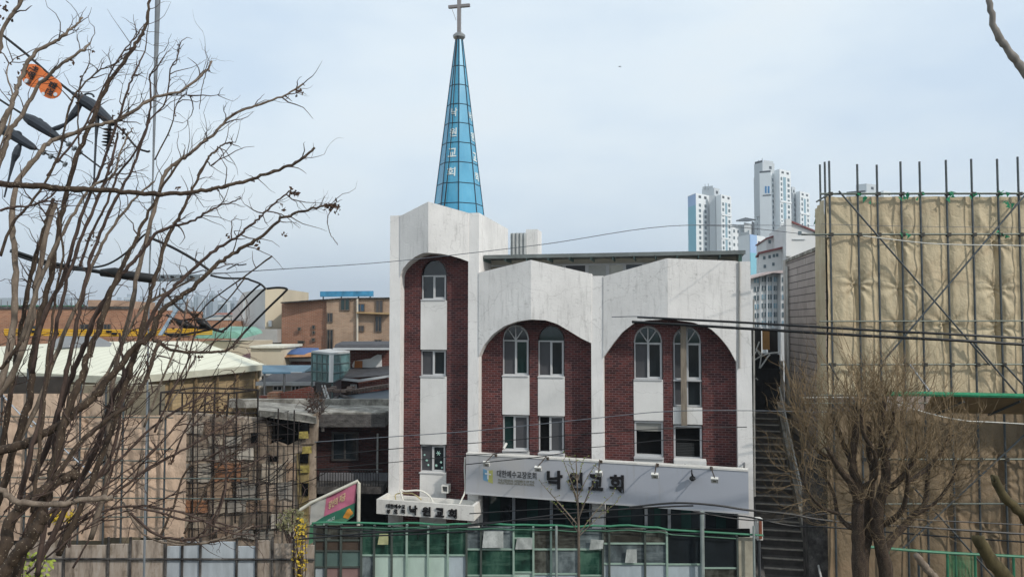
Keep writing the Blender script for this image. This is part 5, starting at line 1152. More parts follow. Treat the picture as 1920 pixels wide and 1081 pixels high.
FP_ = plain('shop_frame_pale_green', '93aa9d', .5, .2, 4, 0, 0); FD = plain('shop_frame_dark', '4a524d', .5, .2, 4)
random.seed(11)
def pane(x0, x1, y0, y1, mat, o=0, nm='pane', par=None):
    a, b = P(x0, y1, Y), P(x1, y0, Y); m = MB(); m.box(a.x + .008, b.x - .008, Y + .02 - o, Y + .05 - o, max(a.z, .15), b.z); return m.build(nm, mat, par or gs)
for x0, x1, k in cols:
    ty = topy((x0 + x1) / 2) + 6
    if k == 1: rows_ = [(ty, 1012, BRG), (1012, 1032, plain('brown_fascia', '4a3d33', .8, .4, 2)), (1032, 1062, plain('dull_teal_panel', '5f7570', .4, .3, 1.5)), (1062, 1140, FILMB if x0 < 600 else plain('dull_pink_paper', '8f7470', .7, .3, 2))]
    elif k == 0: rows_ = [(ty, 1040, GDK), (1040, 1140, FILMG if x0 not in (678, 840) else (SLT if x0 == 678 else FILMB))]
    elif k == 2: rows_ = [(ty, 1029 if x0 != 963 else 1008, [GDK, BRG, SLT][x0 % 3]), (1029 if x0 != 963 else 1008, 1072 + (x0 % 3) * 3, [SLT, BRG, GDK][(x0 // 7) % 3]), (1072 + (x0 % 3) * 3, 1150, [FILMG, SLT, FILMB][(x0 // 5) % 3])]
    elif k == 3: rows_ = [(ty, 1018, BRG), (1018, 1056, SLT), (1056, 1150, FILMB)]
    elif k == 4: rows_ = [(ty, 1057 if x0 == 1250 else 1064, DG), (1057 if x0 == 1250 else 1064, 1150, FILMB if x0 == 1250 else BRG)]
    else: rows_ = [(ty, 1150, plain('stained_cream_wall', 'aaa594', .9, .35, 2))]
    for y0, y1, mt in rows_: pane(x0, x1, y0, y1, mt)
    for y0, y1, mt in rows_[1:]:
        a, b = P(x0, y0, Y), P(x1, y0, Y); m = MB(); m.box(a.x + .02, b.x - .02, Y - .02, Y + .06, a.z - .02, a.z + .022); m.build('transom', FP_ if k != 1 else FD, gs)
    a = P(x0, ty, Y); m = MB(); m.box(a.x - .028, a.x + .028, Y - .05, Y + .07, .14, a.z + .05); m.build('mullion', FP_ if x0 in (763, 803, 840, 963, 1000, 1033, 1085, 1250, 1315) else FD, gs)
for x0, x1, y0, y1 in ((904, 944, 995, 1026), (966, 998, 1008, 1029), (1105, 1130, 1012, 1030), (1172, 1194, 1029, 1054), (708, 728, 1000, 1020)): 
    m = MB(); a, b = P(x0, y1, Y - .1), P(x1, y0, Y - .1); w_ = random.uniform(-.04, .04); m.prism([a, V((b.x, a.y, a.z + w_)), V((b.x + w_, b.y, b.z)), V((a.x + .05, a.y, b.z + w_))], V((0, .01, 0))); m.build('paper_notice', FILMW if x0 > 720 else plain('yellowed_paper', 'a9ab80', .8, .4, 5), gs)
m = MB(); pts = [P(px, topy(px), Y - .12) for px in range(585, 1440, 18)]; m.tube(pts, .03, 7); m.build('green_rail', GREENP, gs)
m = MB(); pts = [P(px, topy(px) + 9, Y - .1) for px in range(640, 1400, 20)]; m.tube(pts, .018, 6); m.build('second_rail', plain('dull_green_tube', '3f6d56', .5, .3, 4), gs)
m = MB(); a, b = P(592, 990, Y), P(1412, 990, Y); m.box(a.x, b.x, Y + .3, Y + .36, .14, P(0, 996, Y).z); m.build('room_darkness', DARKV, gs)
for px in (1043, 1316, 1413):
    m = MB(); c = P(px, 958 if px == 1316 else 985, Y - .2); m.tube([V((c.x, c.y, .14)), c], .06 if px == 1316 else .035, 7); m.build('pipe_post', plain('post_grey', '8d9794', .5, .3, 3), gs)
lk = thing('meter_box', 'small white and rust metal meter box on a post right of the church foot', 'meter box', P(1424, 1000, 23)); 
m = MB(); a, b = P(1420, 1012, 23), P(1430, 972, 23); m.box(a.x, b.x, 23, 23.25, a.z, b.z); m.build('box', LAMP, lk)
m = MB(); m.box(a.x + .05, b.x - .04, 22.95, 22.995, a.z + .05, b.z - .06); m.build('door', plain('rust_door', '7d4630', .8, .3, 6), lk)
m = MB(); m.tube([V(((a.x + b.x) / 2, 23.1, .14)), V(((a.x + b.x) / 2, 23.1, a.z))], .04, 6); m.build('post', GREYMETAL, lk)
# ---- rubble patched wall (left of the burnt house) and hoarding
def rubble():
    t = NT('patched_rubble'); mpv = t.mapped((1.1, 1, 1.5)); 
    nn = t.n('ShaderNodeTexNoise'); nn.inputs['Scale'].default_value = 1.3; t.l(t.tc.outputs['Object'], nn.inputs['Vector'])
    ad = t.n('ShaderNodeVectorMath', operation='MULTIPLY_ADD'); ad.inputs[1].default_value = (.7, .7, .7); t.l(nn.outputs['Color'], ad.inputs[0]); t.l(mpv, ad.inputs[2])
    v = t.n('ShaderNodeTexVoronoi', feature='DISTANCE_TO_EDGE', distance='EUCLIDEAN'); v.inputs['Scale'].default_value = 1.5; t.l(ad.outputs[0], v.inputs['Vector'])
    v2 = t.n('ShaderNodeTexVoronoi'); v2.inputs['Scale'].default_value = 1.5; t.l(ad.outputs[0], v2.inputs['Vector'])
    sp = t.n('ShaderNodeSeparateColor'); t.l(v2.outputs['Color'], sp.inputs[0])
    col = t.ramp(sp.outputs[0], [(0, lin('9c8f80')), (.3, lin('a08a78')), (.55, lin('8d8a83')), (.8, lin('7d7263')), (1, lin('aaa397'))])
    col = t.mix(1.0, col, t.ramp(t.noise(4, None, 6, .7), [(.3, g(.65)), (.7, g(1.1))]), 'MULTIPLY')
    col = t.mix(t.ramp(v.outputs['Distance'], [(.015, g(.85)), (.05, g(0))]), col, lin('3d3730'))
    t.bump(v.outputs['Distance'], .7, .05); return t.done(col, .9, 0, .2)
CGM0 = plain('rust_black_steel', '2b2523', .7, .4, 5, .4)
rw = thing('ruined_house', 'half demolished stone patched house with a hole under its flat roof', 'house', P(450, HOR, 26) - EZ * 10); Y = 26
RUB = dirty('patched_ruin_render', '5c5044', '9a8b7b', 'b3a596', 1.3)
def ptz(py): return P(0, py, Y).z
m = MB()
def rowbox(x0, x1, y0, y1, d=.5, o=0): a, b = P(x0, y1, Y), P(x1, y0, Y); m.box(a.x, b.x, Y - o, Y + d, max(0, a.z), b.z)
m.prism([P(300, 1300, Y), P(586, 1300, Y), P(586, 830, Y), P(556, 826, Y), P(533, 838, Y), P(512, 830, Y), P(500, 835, Y), P(503, 800, Y), P(490, 786, Y), P(300, 772, Y)], V((0, .5, 0))); m.build('wall', RUB, rw)
m = MB(); m.prism([P(565, 832, Y - .05), P(588, 832, Y - .05), P(590, 775, Y - .05), P(572, 790, Y - .05)], V((0, .6, 0))); m.build('broken_corner', RUB, rw)
m = MB(); m.prism([P(484, 768, Y - .3), P(560, 775, Y - .3), P(592, 782, Y - .3), P(596, 766, Y + 2), P(560, 757, Y + 4), P(484, 752, Y + 4)], V((0, .1, -.22))); m.build('flat_roof', CONC, rw)
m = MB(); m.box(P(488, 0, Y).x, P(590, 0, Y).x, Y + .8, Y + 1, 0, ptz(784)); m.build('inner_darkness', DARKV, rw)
m = MB(); m.prism([P(560, 1000, Y - .12), P(577, 1000, Y - .12), P(579, 850, Y - .12), P(556, 850, Y - .12)], V((0, .1, 0))); m.build('yellow_stained_panel', plain('mustard_panel', '85754f', .9, .8, 3), rw)
random.seed(44)
PCOL = ['b3a796', 'a28b76', '8d877d', 'a1765a', 'b5aea2', 'a89f92', '99938a', '8f7b6a', '756a5e', 'c0b3a4']
PMAT = [plain('patch_' + n_, c_, .9, .5, 2.2, 0, .5, .2) for n_, c_ in zip(['tan', 'rust', 'grey', 'clay', 'pale', 'stone', 'ash', 'umber', 'dusk', 'bone'], PCOL)]
yy = 792
while yy < 1000:
    hh = random.uniform(16, 34); xx = 322 + random.uniform(0, 20)
    while xx < 552:
        ww = random.uniform(18, 52)
        if random.random() < .72 and not (490 < xx + ww and xx < 560 and yy < 846) and xx + ww < 560:
            s_ = lambda k=2.5: random.uniform(-k, k); d_ = random.uniform(.04, .16); m = MB()
            m.prism([P(xx + s_(), yy + hh + s_(), Y - d_), P(xx + ww * .5, yy + hh + s_(4), Y - d_), P(xx + ww + s_(), yy + hh + s_(), Y - d_), P(xx + ww + s_(), yy + s_(), Y - d_), P(xx + s_(), yy + s_(), Y - d_)], V((0, d_ - .005, 0))); m.build('patch_board', random.choice(PMAT), rw)
        xx += ww + random.uniform(1, 9)
    yy += hh + random.uniform(1, 5)
for k in range(16):
    x0 = random.uniform(330, 560); y0 = random.uniform(800, 985); m = MB()
    m.tube(smooth_path([P(x0 + 45 * j * random.uniform(.7, 1), y0 - 13 * j * random.uniform(0, 1.3), Y - .22) for j in range(4)], 3), .014, 4); m.build('loose_wire', CGM0, rw)
for (x0, y0, w_, h_) in ((566, 790, 14, 22), (562, 850, 16, 18), (566, 905, 12, 24), (505, 855, 14, 10), (470, 812, 12, 20)):
    m = MB(); m.prism([P(x0, y0 + h_, Y - .17), P(x0 + w_, y0 + h_, Y - .17), P(x0 + w_, y0, Y - .17), P(x0, y0, Y - .17)], V((0, .02, 0))); m.build('dark_gap', DARKV, rw)
for (x0, y0) in ((560, 808), (566, 836), (562, 872)):
    m = MB(); m.prism([P(x0, y0 + 14, Y - .2), P(x0 + 18, y0 + 13, Y - .2), P(x0 + 17, y0, Y - .2), P(x0 + 1, y0 + 1, Y - .2)], V((0, .05, 0))); m.build('yellow_scrap', plain('dull_yellow_scrap', '9a8b4a', .8, .7, 7), rw)
# dark steel cage on the roof
cg = thing('steel_cage', 'rusty dark steel frame cage standing on the ruined house below the hall wall', 'frame', P(400, 790, 26.6)); Y = 26.2
CGM = plain('rust_black_steel', '2b2523', .7, .4, 5, .4)
tops = [(302, 734), (364, 727), (485, 730), (430, 739)]; m = MB(); Y3 = 28.2
for a, b in (((302, 735), (430, 737)), ((430, 737), (485, 730))): m.tube([P(*a, Y), P(*b, Y)], .03, 5)
m.tube([P(302, 735, Y), P(366, 726, Y3)], .03, 5); m.tube([P(366, 726, Y3), P(484, 730, Y3)], .03, 5)
m.tube([P(302, 770, Y), P(484, 774, Y)], .028, 5)
m.build('top_frame', CGM, cg)
for x, y, yb in ((302, 735, 790), (342, 735, 970), (363, 735, 1030), (386, 736, 780), (402, 734, 1030), (429, 736, 780), (444, 734, 980), (484, 730, 1000)):
    m = MB(); m.tube([P(x, y, Y - .35), P(x - 3, yb, Y - .35)], .03, 5); m.build('post', CGM, cg)
gm = MB(); random.seed(66)
xg = 292
while xg < 566:
    dx = random.uniform(-3, 3); y0 = 772 + random.uniform(-6, 20); y1 = 1008
    gm.tube(smooth_path([P(xg + random.uniform(-2, 2), y0 + (y1 - y0) * j / 4, 25.2) for j in range(5)], 3), random.uniform(.009, .017), 4); xg += random.uniform(13, 30)
yg = 800
while yg < 1006:
    sl = random.uniform(-10, 6)
    gm.tube(smooth_path([P(286 + 70 * j, yg + sl * j / 4 + random.uniform(-4, 4), 25.22) for j in range(5)], 4), random.uniform(.008, .015), 4); yg += random.uniform(12, 26)
gm.build('wire_grid', CGM, label='crooked dark wire grid hanging in front of the ruined stone patched house', cat='wire grid')
# extra rods standing in front of the ruin
for i, (x, y0, y1) in enumerate(((522, 765, 1000), (552, 768, 1010), (505, 850, 1000))):
    m = MB(); m.tube([P(x, y0, 25.6), P(x - 4, y1, 25.6)], .025, 5); m.build('rod', CGM, label=['thin dark rod standing up through the ruined flat roof, left of two', 'thin dark rod standing at the right side of the ruined hole', 'short dark rod below the hole of the ruined house'][i], cat='rod')
# left scaffolding with pinkish tarpaulin
YL = 23.5
def LX(px): return P(px, HOR, YL).x
def LZ(py): return P(0, py, YL).z
lp = [LX(p) for p in (-120, -40, 55, 155, 235, 320)]
tarp(None, 'pinkish brown tarpaulin hanging on the left scaffolding behind the bare branches', LX(-120), LX(200), LZ(738), LZ(1015), YL + .2, 110, 90, lp, [(LX(155), LZ(790)), (LX(55), LZ(880)), (LX(180), LZ(860))], 12.2, TARP3)
tarp(None, 'lower pinkish tarpaulin panel between the left scaffolding and the ruined house', LX(196), LX(345), LZ(780), LZ(1012), YL + .35, 60, 70, lp, [(LX(290), LZ(850)), (LX(250), LZ(900))], 15.2, TARP3)
ls = thing('scaffolding', 'left tube scaffolding with thin ledgers carrying the pinkish tarpaulin', 'scaffolding', P(160, 1081, YL) * 1); ls.location.z = 0; WM[ls.name] = Matrix.Translation(ls.location)
for px, t in ((-40, 690), (8, 708), (55, 690), (155, 715), (202, 722), (235, 742), (282, 735), (314, 775)):
    m = MB(); m.tube([V((LX(px), YL, 0)), V((LX(px), YL, LZ(t)))], .03, 6); m.build('pole', POLEM, ls)
for py, a, b in ((779, -120, 330), (838, -120, 330), (860, 60, 300), (893, -120, 470), (931, 100, 500), (965, -120, 340)):
    m = MB(); m.tube([V((LX(a), YL - .06, LZ(py))), V((LX(b), YL - .06, LZ(py + 3)))], .02, 6); m.build('ledger', LEDG, ls)
for a, b in (((40, 770), (175, 890)), ((0, 735), (60, 800)), ((170, 890), (60, 980))):
    m = MB(); m.tube([P(*a, YL - .12), P(*b, YL - .12)], .022, 6); m.build('brace', STEEL, ls)
# concrete wall behind the tarps, under the hall
m = MB(); m.prism([P(120, 1300, 27), P(300, 1300, 27), P(300, 722, 27), P(120, 722, 27)], V((0, .4, 0))); m.build('concrete_wall', plain('olive_concrete', '7f7765', .95, .45, 1.2, 0, .4), label='stained olive concrete wall between the hall and the pinkish tarpaulin', cat='wall')
m = MB(); m.prism([P(-140, 1300, 27.5), P(118, 1300, 27.5), P(118, 706, 27.5), P(-140, 706, 27.5)], V((0, .4, 0))); m.build('dark_shed', plain('dark_plank', '39342f', .9, .5, 2), label='dark weathered shed front behind the left scaffolding', cat='shed')
# hoarding at the bottom left
hd = thing('hoarding', 'pale grey panel hoarding with dark streaks along the bottom left of the street', 'hoarding', P(330, 1081, 21.8) * 1); hd.location.z = .14; WM[hd.name] = Matrix.Translation(hd.location); Y = 21.8
def hpan():
    t = NT('streaked_panel'); n = t.noise(1.6, t.mapped((2.5, 1, .5)), 7, .7); col = t.ramp(n, [(.34, lin('5a5047')), (.5, lin('9c8f82')), (.68, lin('b5aca2'))])
    s = t.noise(2.6, t.mapped((1, 1, .8)), 6, .65); col = t.mix(t.ramp(s, [(.56, g(0)), (.66, g(.7))]), col, lin('6b5d49')); return t.done(col, .6, 0, .3)
HPM = hpan(); HPC = plain('clear_grey_panel', 'abb2b7', .5, .3, 2.5, 0, .1, .3, (1.5, 1, .4))
hx = [-120, -40, 40, 122, 205, 246, 312, 343, 377, 445, 482, 512, 552, 590]
for i, (a, b) in enumerate(zip(hx, hx[1:])):
    m = MB(); p, q = P(a, 1020, Y), P(b, 1020, Y); m.box(p.x + .02, q.x - .02, Y, Y + .06, .14, P(0, 1018 + 6 * math.sin(i * 2.3), Y).z); m.build('panel', HPC if i in (6, 7, 8, 9) else HPM, hd)
    m = MB(); m.tube([V((p.x, Y - .04, .14)), V((p.x, Y - .04, P(0, 1005, Y).z))], .035, 6); m.build('post', DCONC, hd)
m = MB(); m.tube([P(-120, 1046, Y - .06), P(590, 1048, Y - .06)], .03, 6); m.build('rail', DCONC, hd)
# ---- forsythia and green weeds
def leafy(name, label, cat, c, rad_, n, mat, leaf, seed, stems=0, smat=None):
    T_ = thing(name, label, cat, V((c.x, c.y, c.z - rad_.z)) ); random.seed(seed); m = MB()
    for _ in range(n):
        while True:
            q = V((random.uniform(-1, 1), random.uniform(-1, 1), random.uniform(-1, 1)))
            if q.length < 1 and noise.noise(q * 2.2 + V((seed, 0, 0))) > -.15: break
        p = c + V((q.x * rad_.x, q.y * rad_.y, q.z * rad_.z)); a = V((random.gauss(0, 1), random.gauss(0, 1), random.gauss(0, 1))).normalized() * leaf; b = a.orthogonal().normalized() * leaf * .5
        m.poly([p - a, p - b, p + a, p + b])
    m.build('blossom', mat, T_)
    m = MB()
    for k in range(stems):
        p0 = V((c.x + random.uniform(-.15, .15), c.y, c.z - rad_.z * 1.0 - .4)); p1 = c + V((random.uniform(-1, 1) * rad_.x, random.uniform(-1, 1) * rad_.y, random.uniform(.2, 1) * rad_.z)); m.tube([p0, p0.lerp(p1, .5) + V((random.uniform(-.1, .1), 0, .1)), p1], [.018, .013, .006], 4)
    m.build('stems', smat or TWIG, T_)
YEL = plain('forsythia_yellow', 'b89c28', .7, .45, 8, 0, 0); YGR = plain('new_leaf_green', '8d9a3a', .7, .3, 8, 0, 0)
leafy('forsythia', 'tall narrow yellow forsythia at the left end of the green rail', 'shrub', P(562, 1035, 21.2), V((.2, .25, 1.0)), 260, YEL, .05, 3, 12)
leafy('forsythia', 'small yellow forsythia clump at the foot of the pinkish tarpaulin', 'shrub', P(120, 968, 15), V((.32, .3, .18)), 120, YEL, .045, 9, 6)
leafy('weed', 'yellow green weeds at the bottom left corner by the hoarding', 'plant', P(52, 1066, 14), V((.45, .4, .3)), 160, YGR, .05, 4, 6)
leafy('weed', 'grey green ivy tuft at the low end of the banner pole', 'plant', P(548, 975, 22.2), V((.5, .3, .35)), 240, plain('dusty_leaf', '6f6d4d', .8, .4, 6, 0, 0), .06, 6, 8)
# ---- distant city on the left
random.seed(21)
SKY1 = plain('city_pale', 'b9c2c8', .9, .06, .02, 0, 0); SKY2 = plain('city_grey', '98a4ae', .9, .06, .02, 0, 0)
blocks = [(86, 100, 552), (104, 112, 560), (116, 128, 556), (131, 136, 563), (330, 338, 556), (342, 352, 561), (363, 372, 553), (378, 386, 560), (392, 400, 550), (409, 426, 566), (432, 440, 563), (60, 72, 566), (148, 158, 566), (22, 40, 568), (214, 226, 562), (232, 246, 557), (258, 268, 561), (300, 312, 564)]
ORDN = 'first second third fourth fifth sixth seventh eighth ninth tenth eleventh twelfth thirteenth fourteenth fifteenth sixteenth seventeenth eighteenth'.split()
order = sorted(range(len(blocks)), key=lambda k: blocks[k][0])
for i, (x0, x1, y) in enumerate(blocks):
    Yd = 1000 + random.uniform(-120, 200)
    a = P(x0, y, Yd); b = P(x1, y, Yd)
    T_ = thing('far_tower_block', 'hazy far tower block on the left skyline, ' + ORDN[order.index(i)] + ' from the left', 'tower block', V(((a.x + b.x) / 2, Yd, 0)), group='hazy tower blocks on the far left skyline')
    m = MB(); m.box(a.x, b.x, Yd, Yd + 15, 0, a.z); m.build('wall', SKY1 if i % 2 else SKY2, T_)
    m = MB(); m.box(a.x + (b.x - a.x) * .3, a.x + (b.x - a.x) * .6, Yd + 2, Yd + 10, a.z + .01, a.z + 4); m.build('roof_house', SKY2, T_)
    wn = None; nc = max(2, int((x1 - x0) / 3.2))
    for c_ in range(nc):
        xx = a.x + (b.x - a.x) * (c_ + .5) / nc; m = MB(); m.box(xx - .9, xx + .9, Yd - .3, Yd + .2, 2, a.z - 3); m.build('window_bay', TGL, T_)
# mid distance roofs to fill the valley
random.seed(33)
rc = ['6b5a55', '7a7f80', '8d5b4b', '5f6a70', '9a9488', '4f6b62', 'a8a49a']
colw = ['brown', 'grey', 'red', 'slate', 'beige', 'green', 'pale']
hl = ((-40, 60, 590, 120), (70, 160, 592, 140), (250, 330, 596, 130), (320, 400, 592, 170), (390, 440, 594, 120), (540, 640, 590, 150), (-60, 40, 585, 220), (150, 250, 587, 230), (280, 360, 586, 260), (400, 480, 586, 240), (600, 720, 585, 260), (500, 600, 600, 100), (420, 470, 604, 90))
horder = sorted(range(len(hl)), key=lambda k: hl[k][0])
for i, (x0, x1, pe, Yd) in enumerate(hl):
    house('low far %s roofed house in the valley, %s from the left' % (colw[i % 7], ORDN[horder.index(i)]), x0, x1, pe + 4, pe, Yd, 10, plain('far_roof_' + colw[i % 7], rc[i % 7], .8, .2, .5), plain('far_wall_' + colw[(i + 3) % 7], rc[(i + 4) % 7], .9, .15, .5))
# ================================================================== TREES
def rnd_dir(d, ang):
    d = d.normalized(); o = d.orthogonal().normalized(); o2 = d.cross(o); a = random.uniform(0, 2 * math.pi); t = math.tan(ang)
    return (d + (o * math.cos(a) + o2 * math.sin(a)) * t).normalized()
def twig(mb, p, d, ln, r, lvl, n=4, up=.25, spread=.75, kids=4, curl=.25, tips=None, flat=1.0):
    k = 5; pts = [p]; q = p.copy(); dd = d.normalized()
    for i in range(k):
        dd = (dd + V((random.gauss(0, curl), random.gauss(0, curl) * flat, random.gauss(0, curl) + up * .3))).normalized(); q = q + dd * (ln / k); pts.append(q.copy())
    mb.tube(pts, [r * (1 - .75 * i / k) for i in range(k + 1)], n, cap=False)
    if tips is not None and lvl == 0: tips.append(pts[-1])
    if lvl > 0:
        for c in range(kids):
            i = random.randrange(1, k + 1); b = pts[i]; t = (pts[i] - pts[i-1])
            nd = rnd_dir(t, random.uniform(.4, 1.0) * spread); nd.y *= flat
            twig(mb, b, nd, ln * random.uniform(.45, .8), r * .55, lvl - 1, max(3, n - 1), up, spread, kids, curl, tips, flat)
# ---- round pollarded tree before the scaffolding
YT = 15.0
rt = thing('pollarded_tree', 'round crowned bare pollarded tree with a goblet of dark stems before the scaffolding', 'tree', V((P(1632, HOR, YT).x, YT, 0)))
base = V((P(1634, HOR, YT).x, YT, 0)); k_ = YT / FOC
limbs = [([(1634, 1560), (1625, 1250), (1612, 1085), (1609, 1007), (1608, 958), (1612, 921), (1597, 868), (1604, 811), (1600, 760)], 15, 6, 0),
 ([(1618, 1110), (1620, 1040), (1628, 999), (1628, 950), (1637, 885), (1629, 850), (1632, 790)], 10, 5, .25),
 ([(1634, 1560), (1650, 1250), (1661, 1085), (1652, 1028), (1645, 987), (1649, 942), (1661, 893), (1657, 844), (1653, 800), (1656, 750)], 15, 6, -.1),
 ([(1609, 940), (1596, 905), (1579, 885), (1563, 860), (1550, 838)], 8, 4, -.2), ([(1658, 1031), (1671, 1010), (1685, 995), (1714, 966), (1734, 942), (1739, 901), (1742, 870)], 8, 3.5, .2),
 ([(1650, 985), (1675, 972), (1694, 950), (1702, 905), (1700, 870)], 6, 3, -.4), ([(1608, 991), (1590, 985), (1571, 962), (1563, 925), (1545, 890)], 5, 2.5, .35), ([(1648, 935), (1668, 915), (1685, 901), (1710, 868), (1722, 830)], 7, 3.5, -.3),
 ([(1602, 868), (1585, 840), (1570, 800), (1560, 775)], 6, 3, .3), ([(1657, 860), (1680, 830), (1690, 790), (1694, 760)], 6, 3, .25), ([(1635, 880), (1650, 840), (1672, 800), (1675, 770)], 5, 3, -.35), ([(1612, 915), (1640, 895), (1640, 850), (1618, 810), (1615, 765)], 5, 3, -.5), ([(1700, 905), (1735, 880), (1762, 850), (1778, 822)], 4.5, 2.5, .1), ([(1565, 862), (1535, 845), (1515, 815), (1508, 790)], 4.5, 2.5, .1), ([(1714, 966), (1755, 940), (1785, 900), (1795, 870)], 3.5, 2, -.2), ([(1571, 962), (1540, 950), (1515, 920), (1500, 880)], 3, 1.8, -.1)]
trunk = MB(); lim = MB(); crown = MB(); anchors = []
for i, (px, r0, r1, dy) in enumerate(limbs):
    k = len(px); pts = [P(x, y, YT + dy * (j / (k - 1)) * 1.6) for j, (x, y) in enumerate(px)]
    if px[0][1] > 1500: pts[0] = V((pts[0].x, YT, 0))
    random.seed(50 + i); p = smooth_path(pts, 5); n = len(p)
    (trunk if i < 3 else lim).tube(p, [1.02 * PX(r0 + (r1 - r0) * min(1, (a / (n - 1)) * 1.1), YT) * random.uniform(.93, 1.08) for a in range(n)], 9)
    for a in range(n):
        q = p[a]
        if q.z > P(0, 985, YT).z: anchors.append((q, (p[min(a + 1, n - 1)] - p[max(a - 1, 0)]).normalized(), a / (n - 1), i))
trunk.build('trunk', BARK, rt, smooth=True); lim.build('limb', BARK, rt, smooth=True)
random.seed(77)
CTR = P(1640, 830, YT); RX, RZ = PX(182, YT), PX(175, YT)
cnt = 0
for q, d, s, i in anchors:
    for _ in range(1 if random.random() < (.78 if s > .3 else .35) else 0):
        out = (q - V((CTR.x, CTR.y, CTR.z - .7))); dd = (out.normalized() * .6 + d * .4 + V((random.gauss(0, .55), random.gauss(0, .55), random.gauss(.12, .45))))
        dd.normalize()
        # reach the round outline of the crown
        e = V(((q.x - CTR.x) / RX, (q.y - CTR.y) / RX, (q.z - CTR.z) / RZ)); rem = max(.25, 1.0 - e.length)
        twig(crown, q, dd, PX(45 + 85 * rem, YT), PX(.95, YT), 2, 4, .34, .8, 4, .26)
for _ in range(150): # upright shoots at the top
    q, d, s, i = random.choice([a for a in anchors if a[2] > .75])
    twig(crown, q + V((random.gauss(0, .1), random.gauss(0, .1), random.uniform(0, .3))), V((random.gauss(0, .3), random.gauss(0, .3), 1)), PX(random.uniform(50, 120), YT), PX(1.1, YT), 1, 3, .4, .6, 4, .16)
crown.build('crown', BARKL if False else barkmat('straw_twig', '5a4b39', '8f7c60', 20, False), rt)
# ---- slender young tree in front of the signboard
YG = 18.5
yt = thing('sapling', 'slender young tree with budding twigs in front of the black sign lettering', 'tree', V((P(1084, HOR, YG).x, YG, .14)))
random.seed(15); m = MB(); tr_ = [V((P(1086, HOR, YG).x, YG, .14)), P(1086, 1200, YG), P(1085, 1000, YG), P(1083, 930, YG), P(1080, 857, YG)]
p = smooth_path(tr_, 6); m.tube(p, [PX(4.2 - 3.4 * i / (len(p) - 1), YG) for i in range(len(p))], 6); m.build('trunk', BARKL, yt, smooth=True)
m = MB(); tips = []
for a, b, r_ in (((1085, 985), (1015, 905), 1.6), ((1085, 970), (1125, 880), 1.6), ((1084, 940), (1056, 862), 1.3), ((1085, 1000), (1150, 925), 1.3), ((1085, 955), (1062, 900), 1.0), ((1084, 930), (1118, 868), 1.1), ((1086, 1000), (1035, 940), 1.3), ((1085, 1005), (1158, 940), 1.0), ((1083, 900), (1095, 858), .9), ((1083, 905), (1066, 855), .9)):
    A0 = P(*a, YG); B0 = P(*b, YG + random.uniform(-.5, .5)); mid = A0.lerp(B0, .5) + V((random.uniform(-.04, .04), 0, .05)); q = smooth_path([A0, mid, B0], 5); m.tube(q, [PX(r_ * (1 - .7 * i / 10), YG) for i in range(len(q))], 4)
    for j in range(2, 11):
        tips.append(q[j] + V((random.uniform(-.02, .02), 0, random.uniform(-.02, .03))))
        if random.random() < .5:
            e = q[j] + V((random.uniform(-.15, .15), random.uniform(-.1, .1), random.uniform(.02, .16))); m.tube([q[j], e], PX(.5, YG), 3); tips.append(e)
m.build('branches', BARKL, yt)
m = MB()
for t in tips:
    for _ in range(2):
        a = V((random.gauss(0, 1), random.gauss(0, 1), random.gauss(0, 1))).normalized() * .022; b = a.orthogonal() * .6; m.poly([t - a, t - b, t + a, t + b])
m.build('buds', plain('bud_green', '6f7d36', .7, .3, 8, 0, 0), yt)
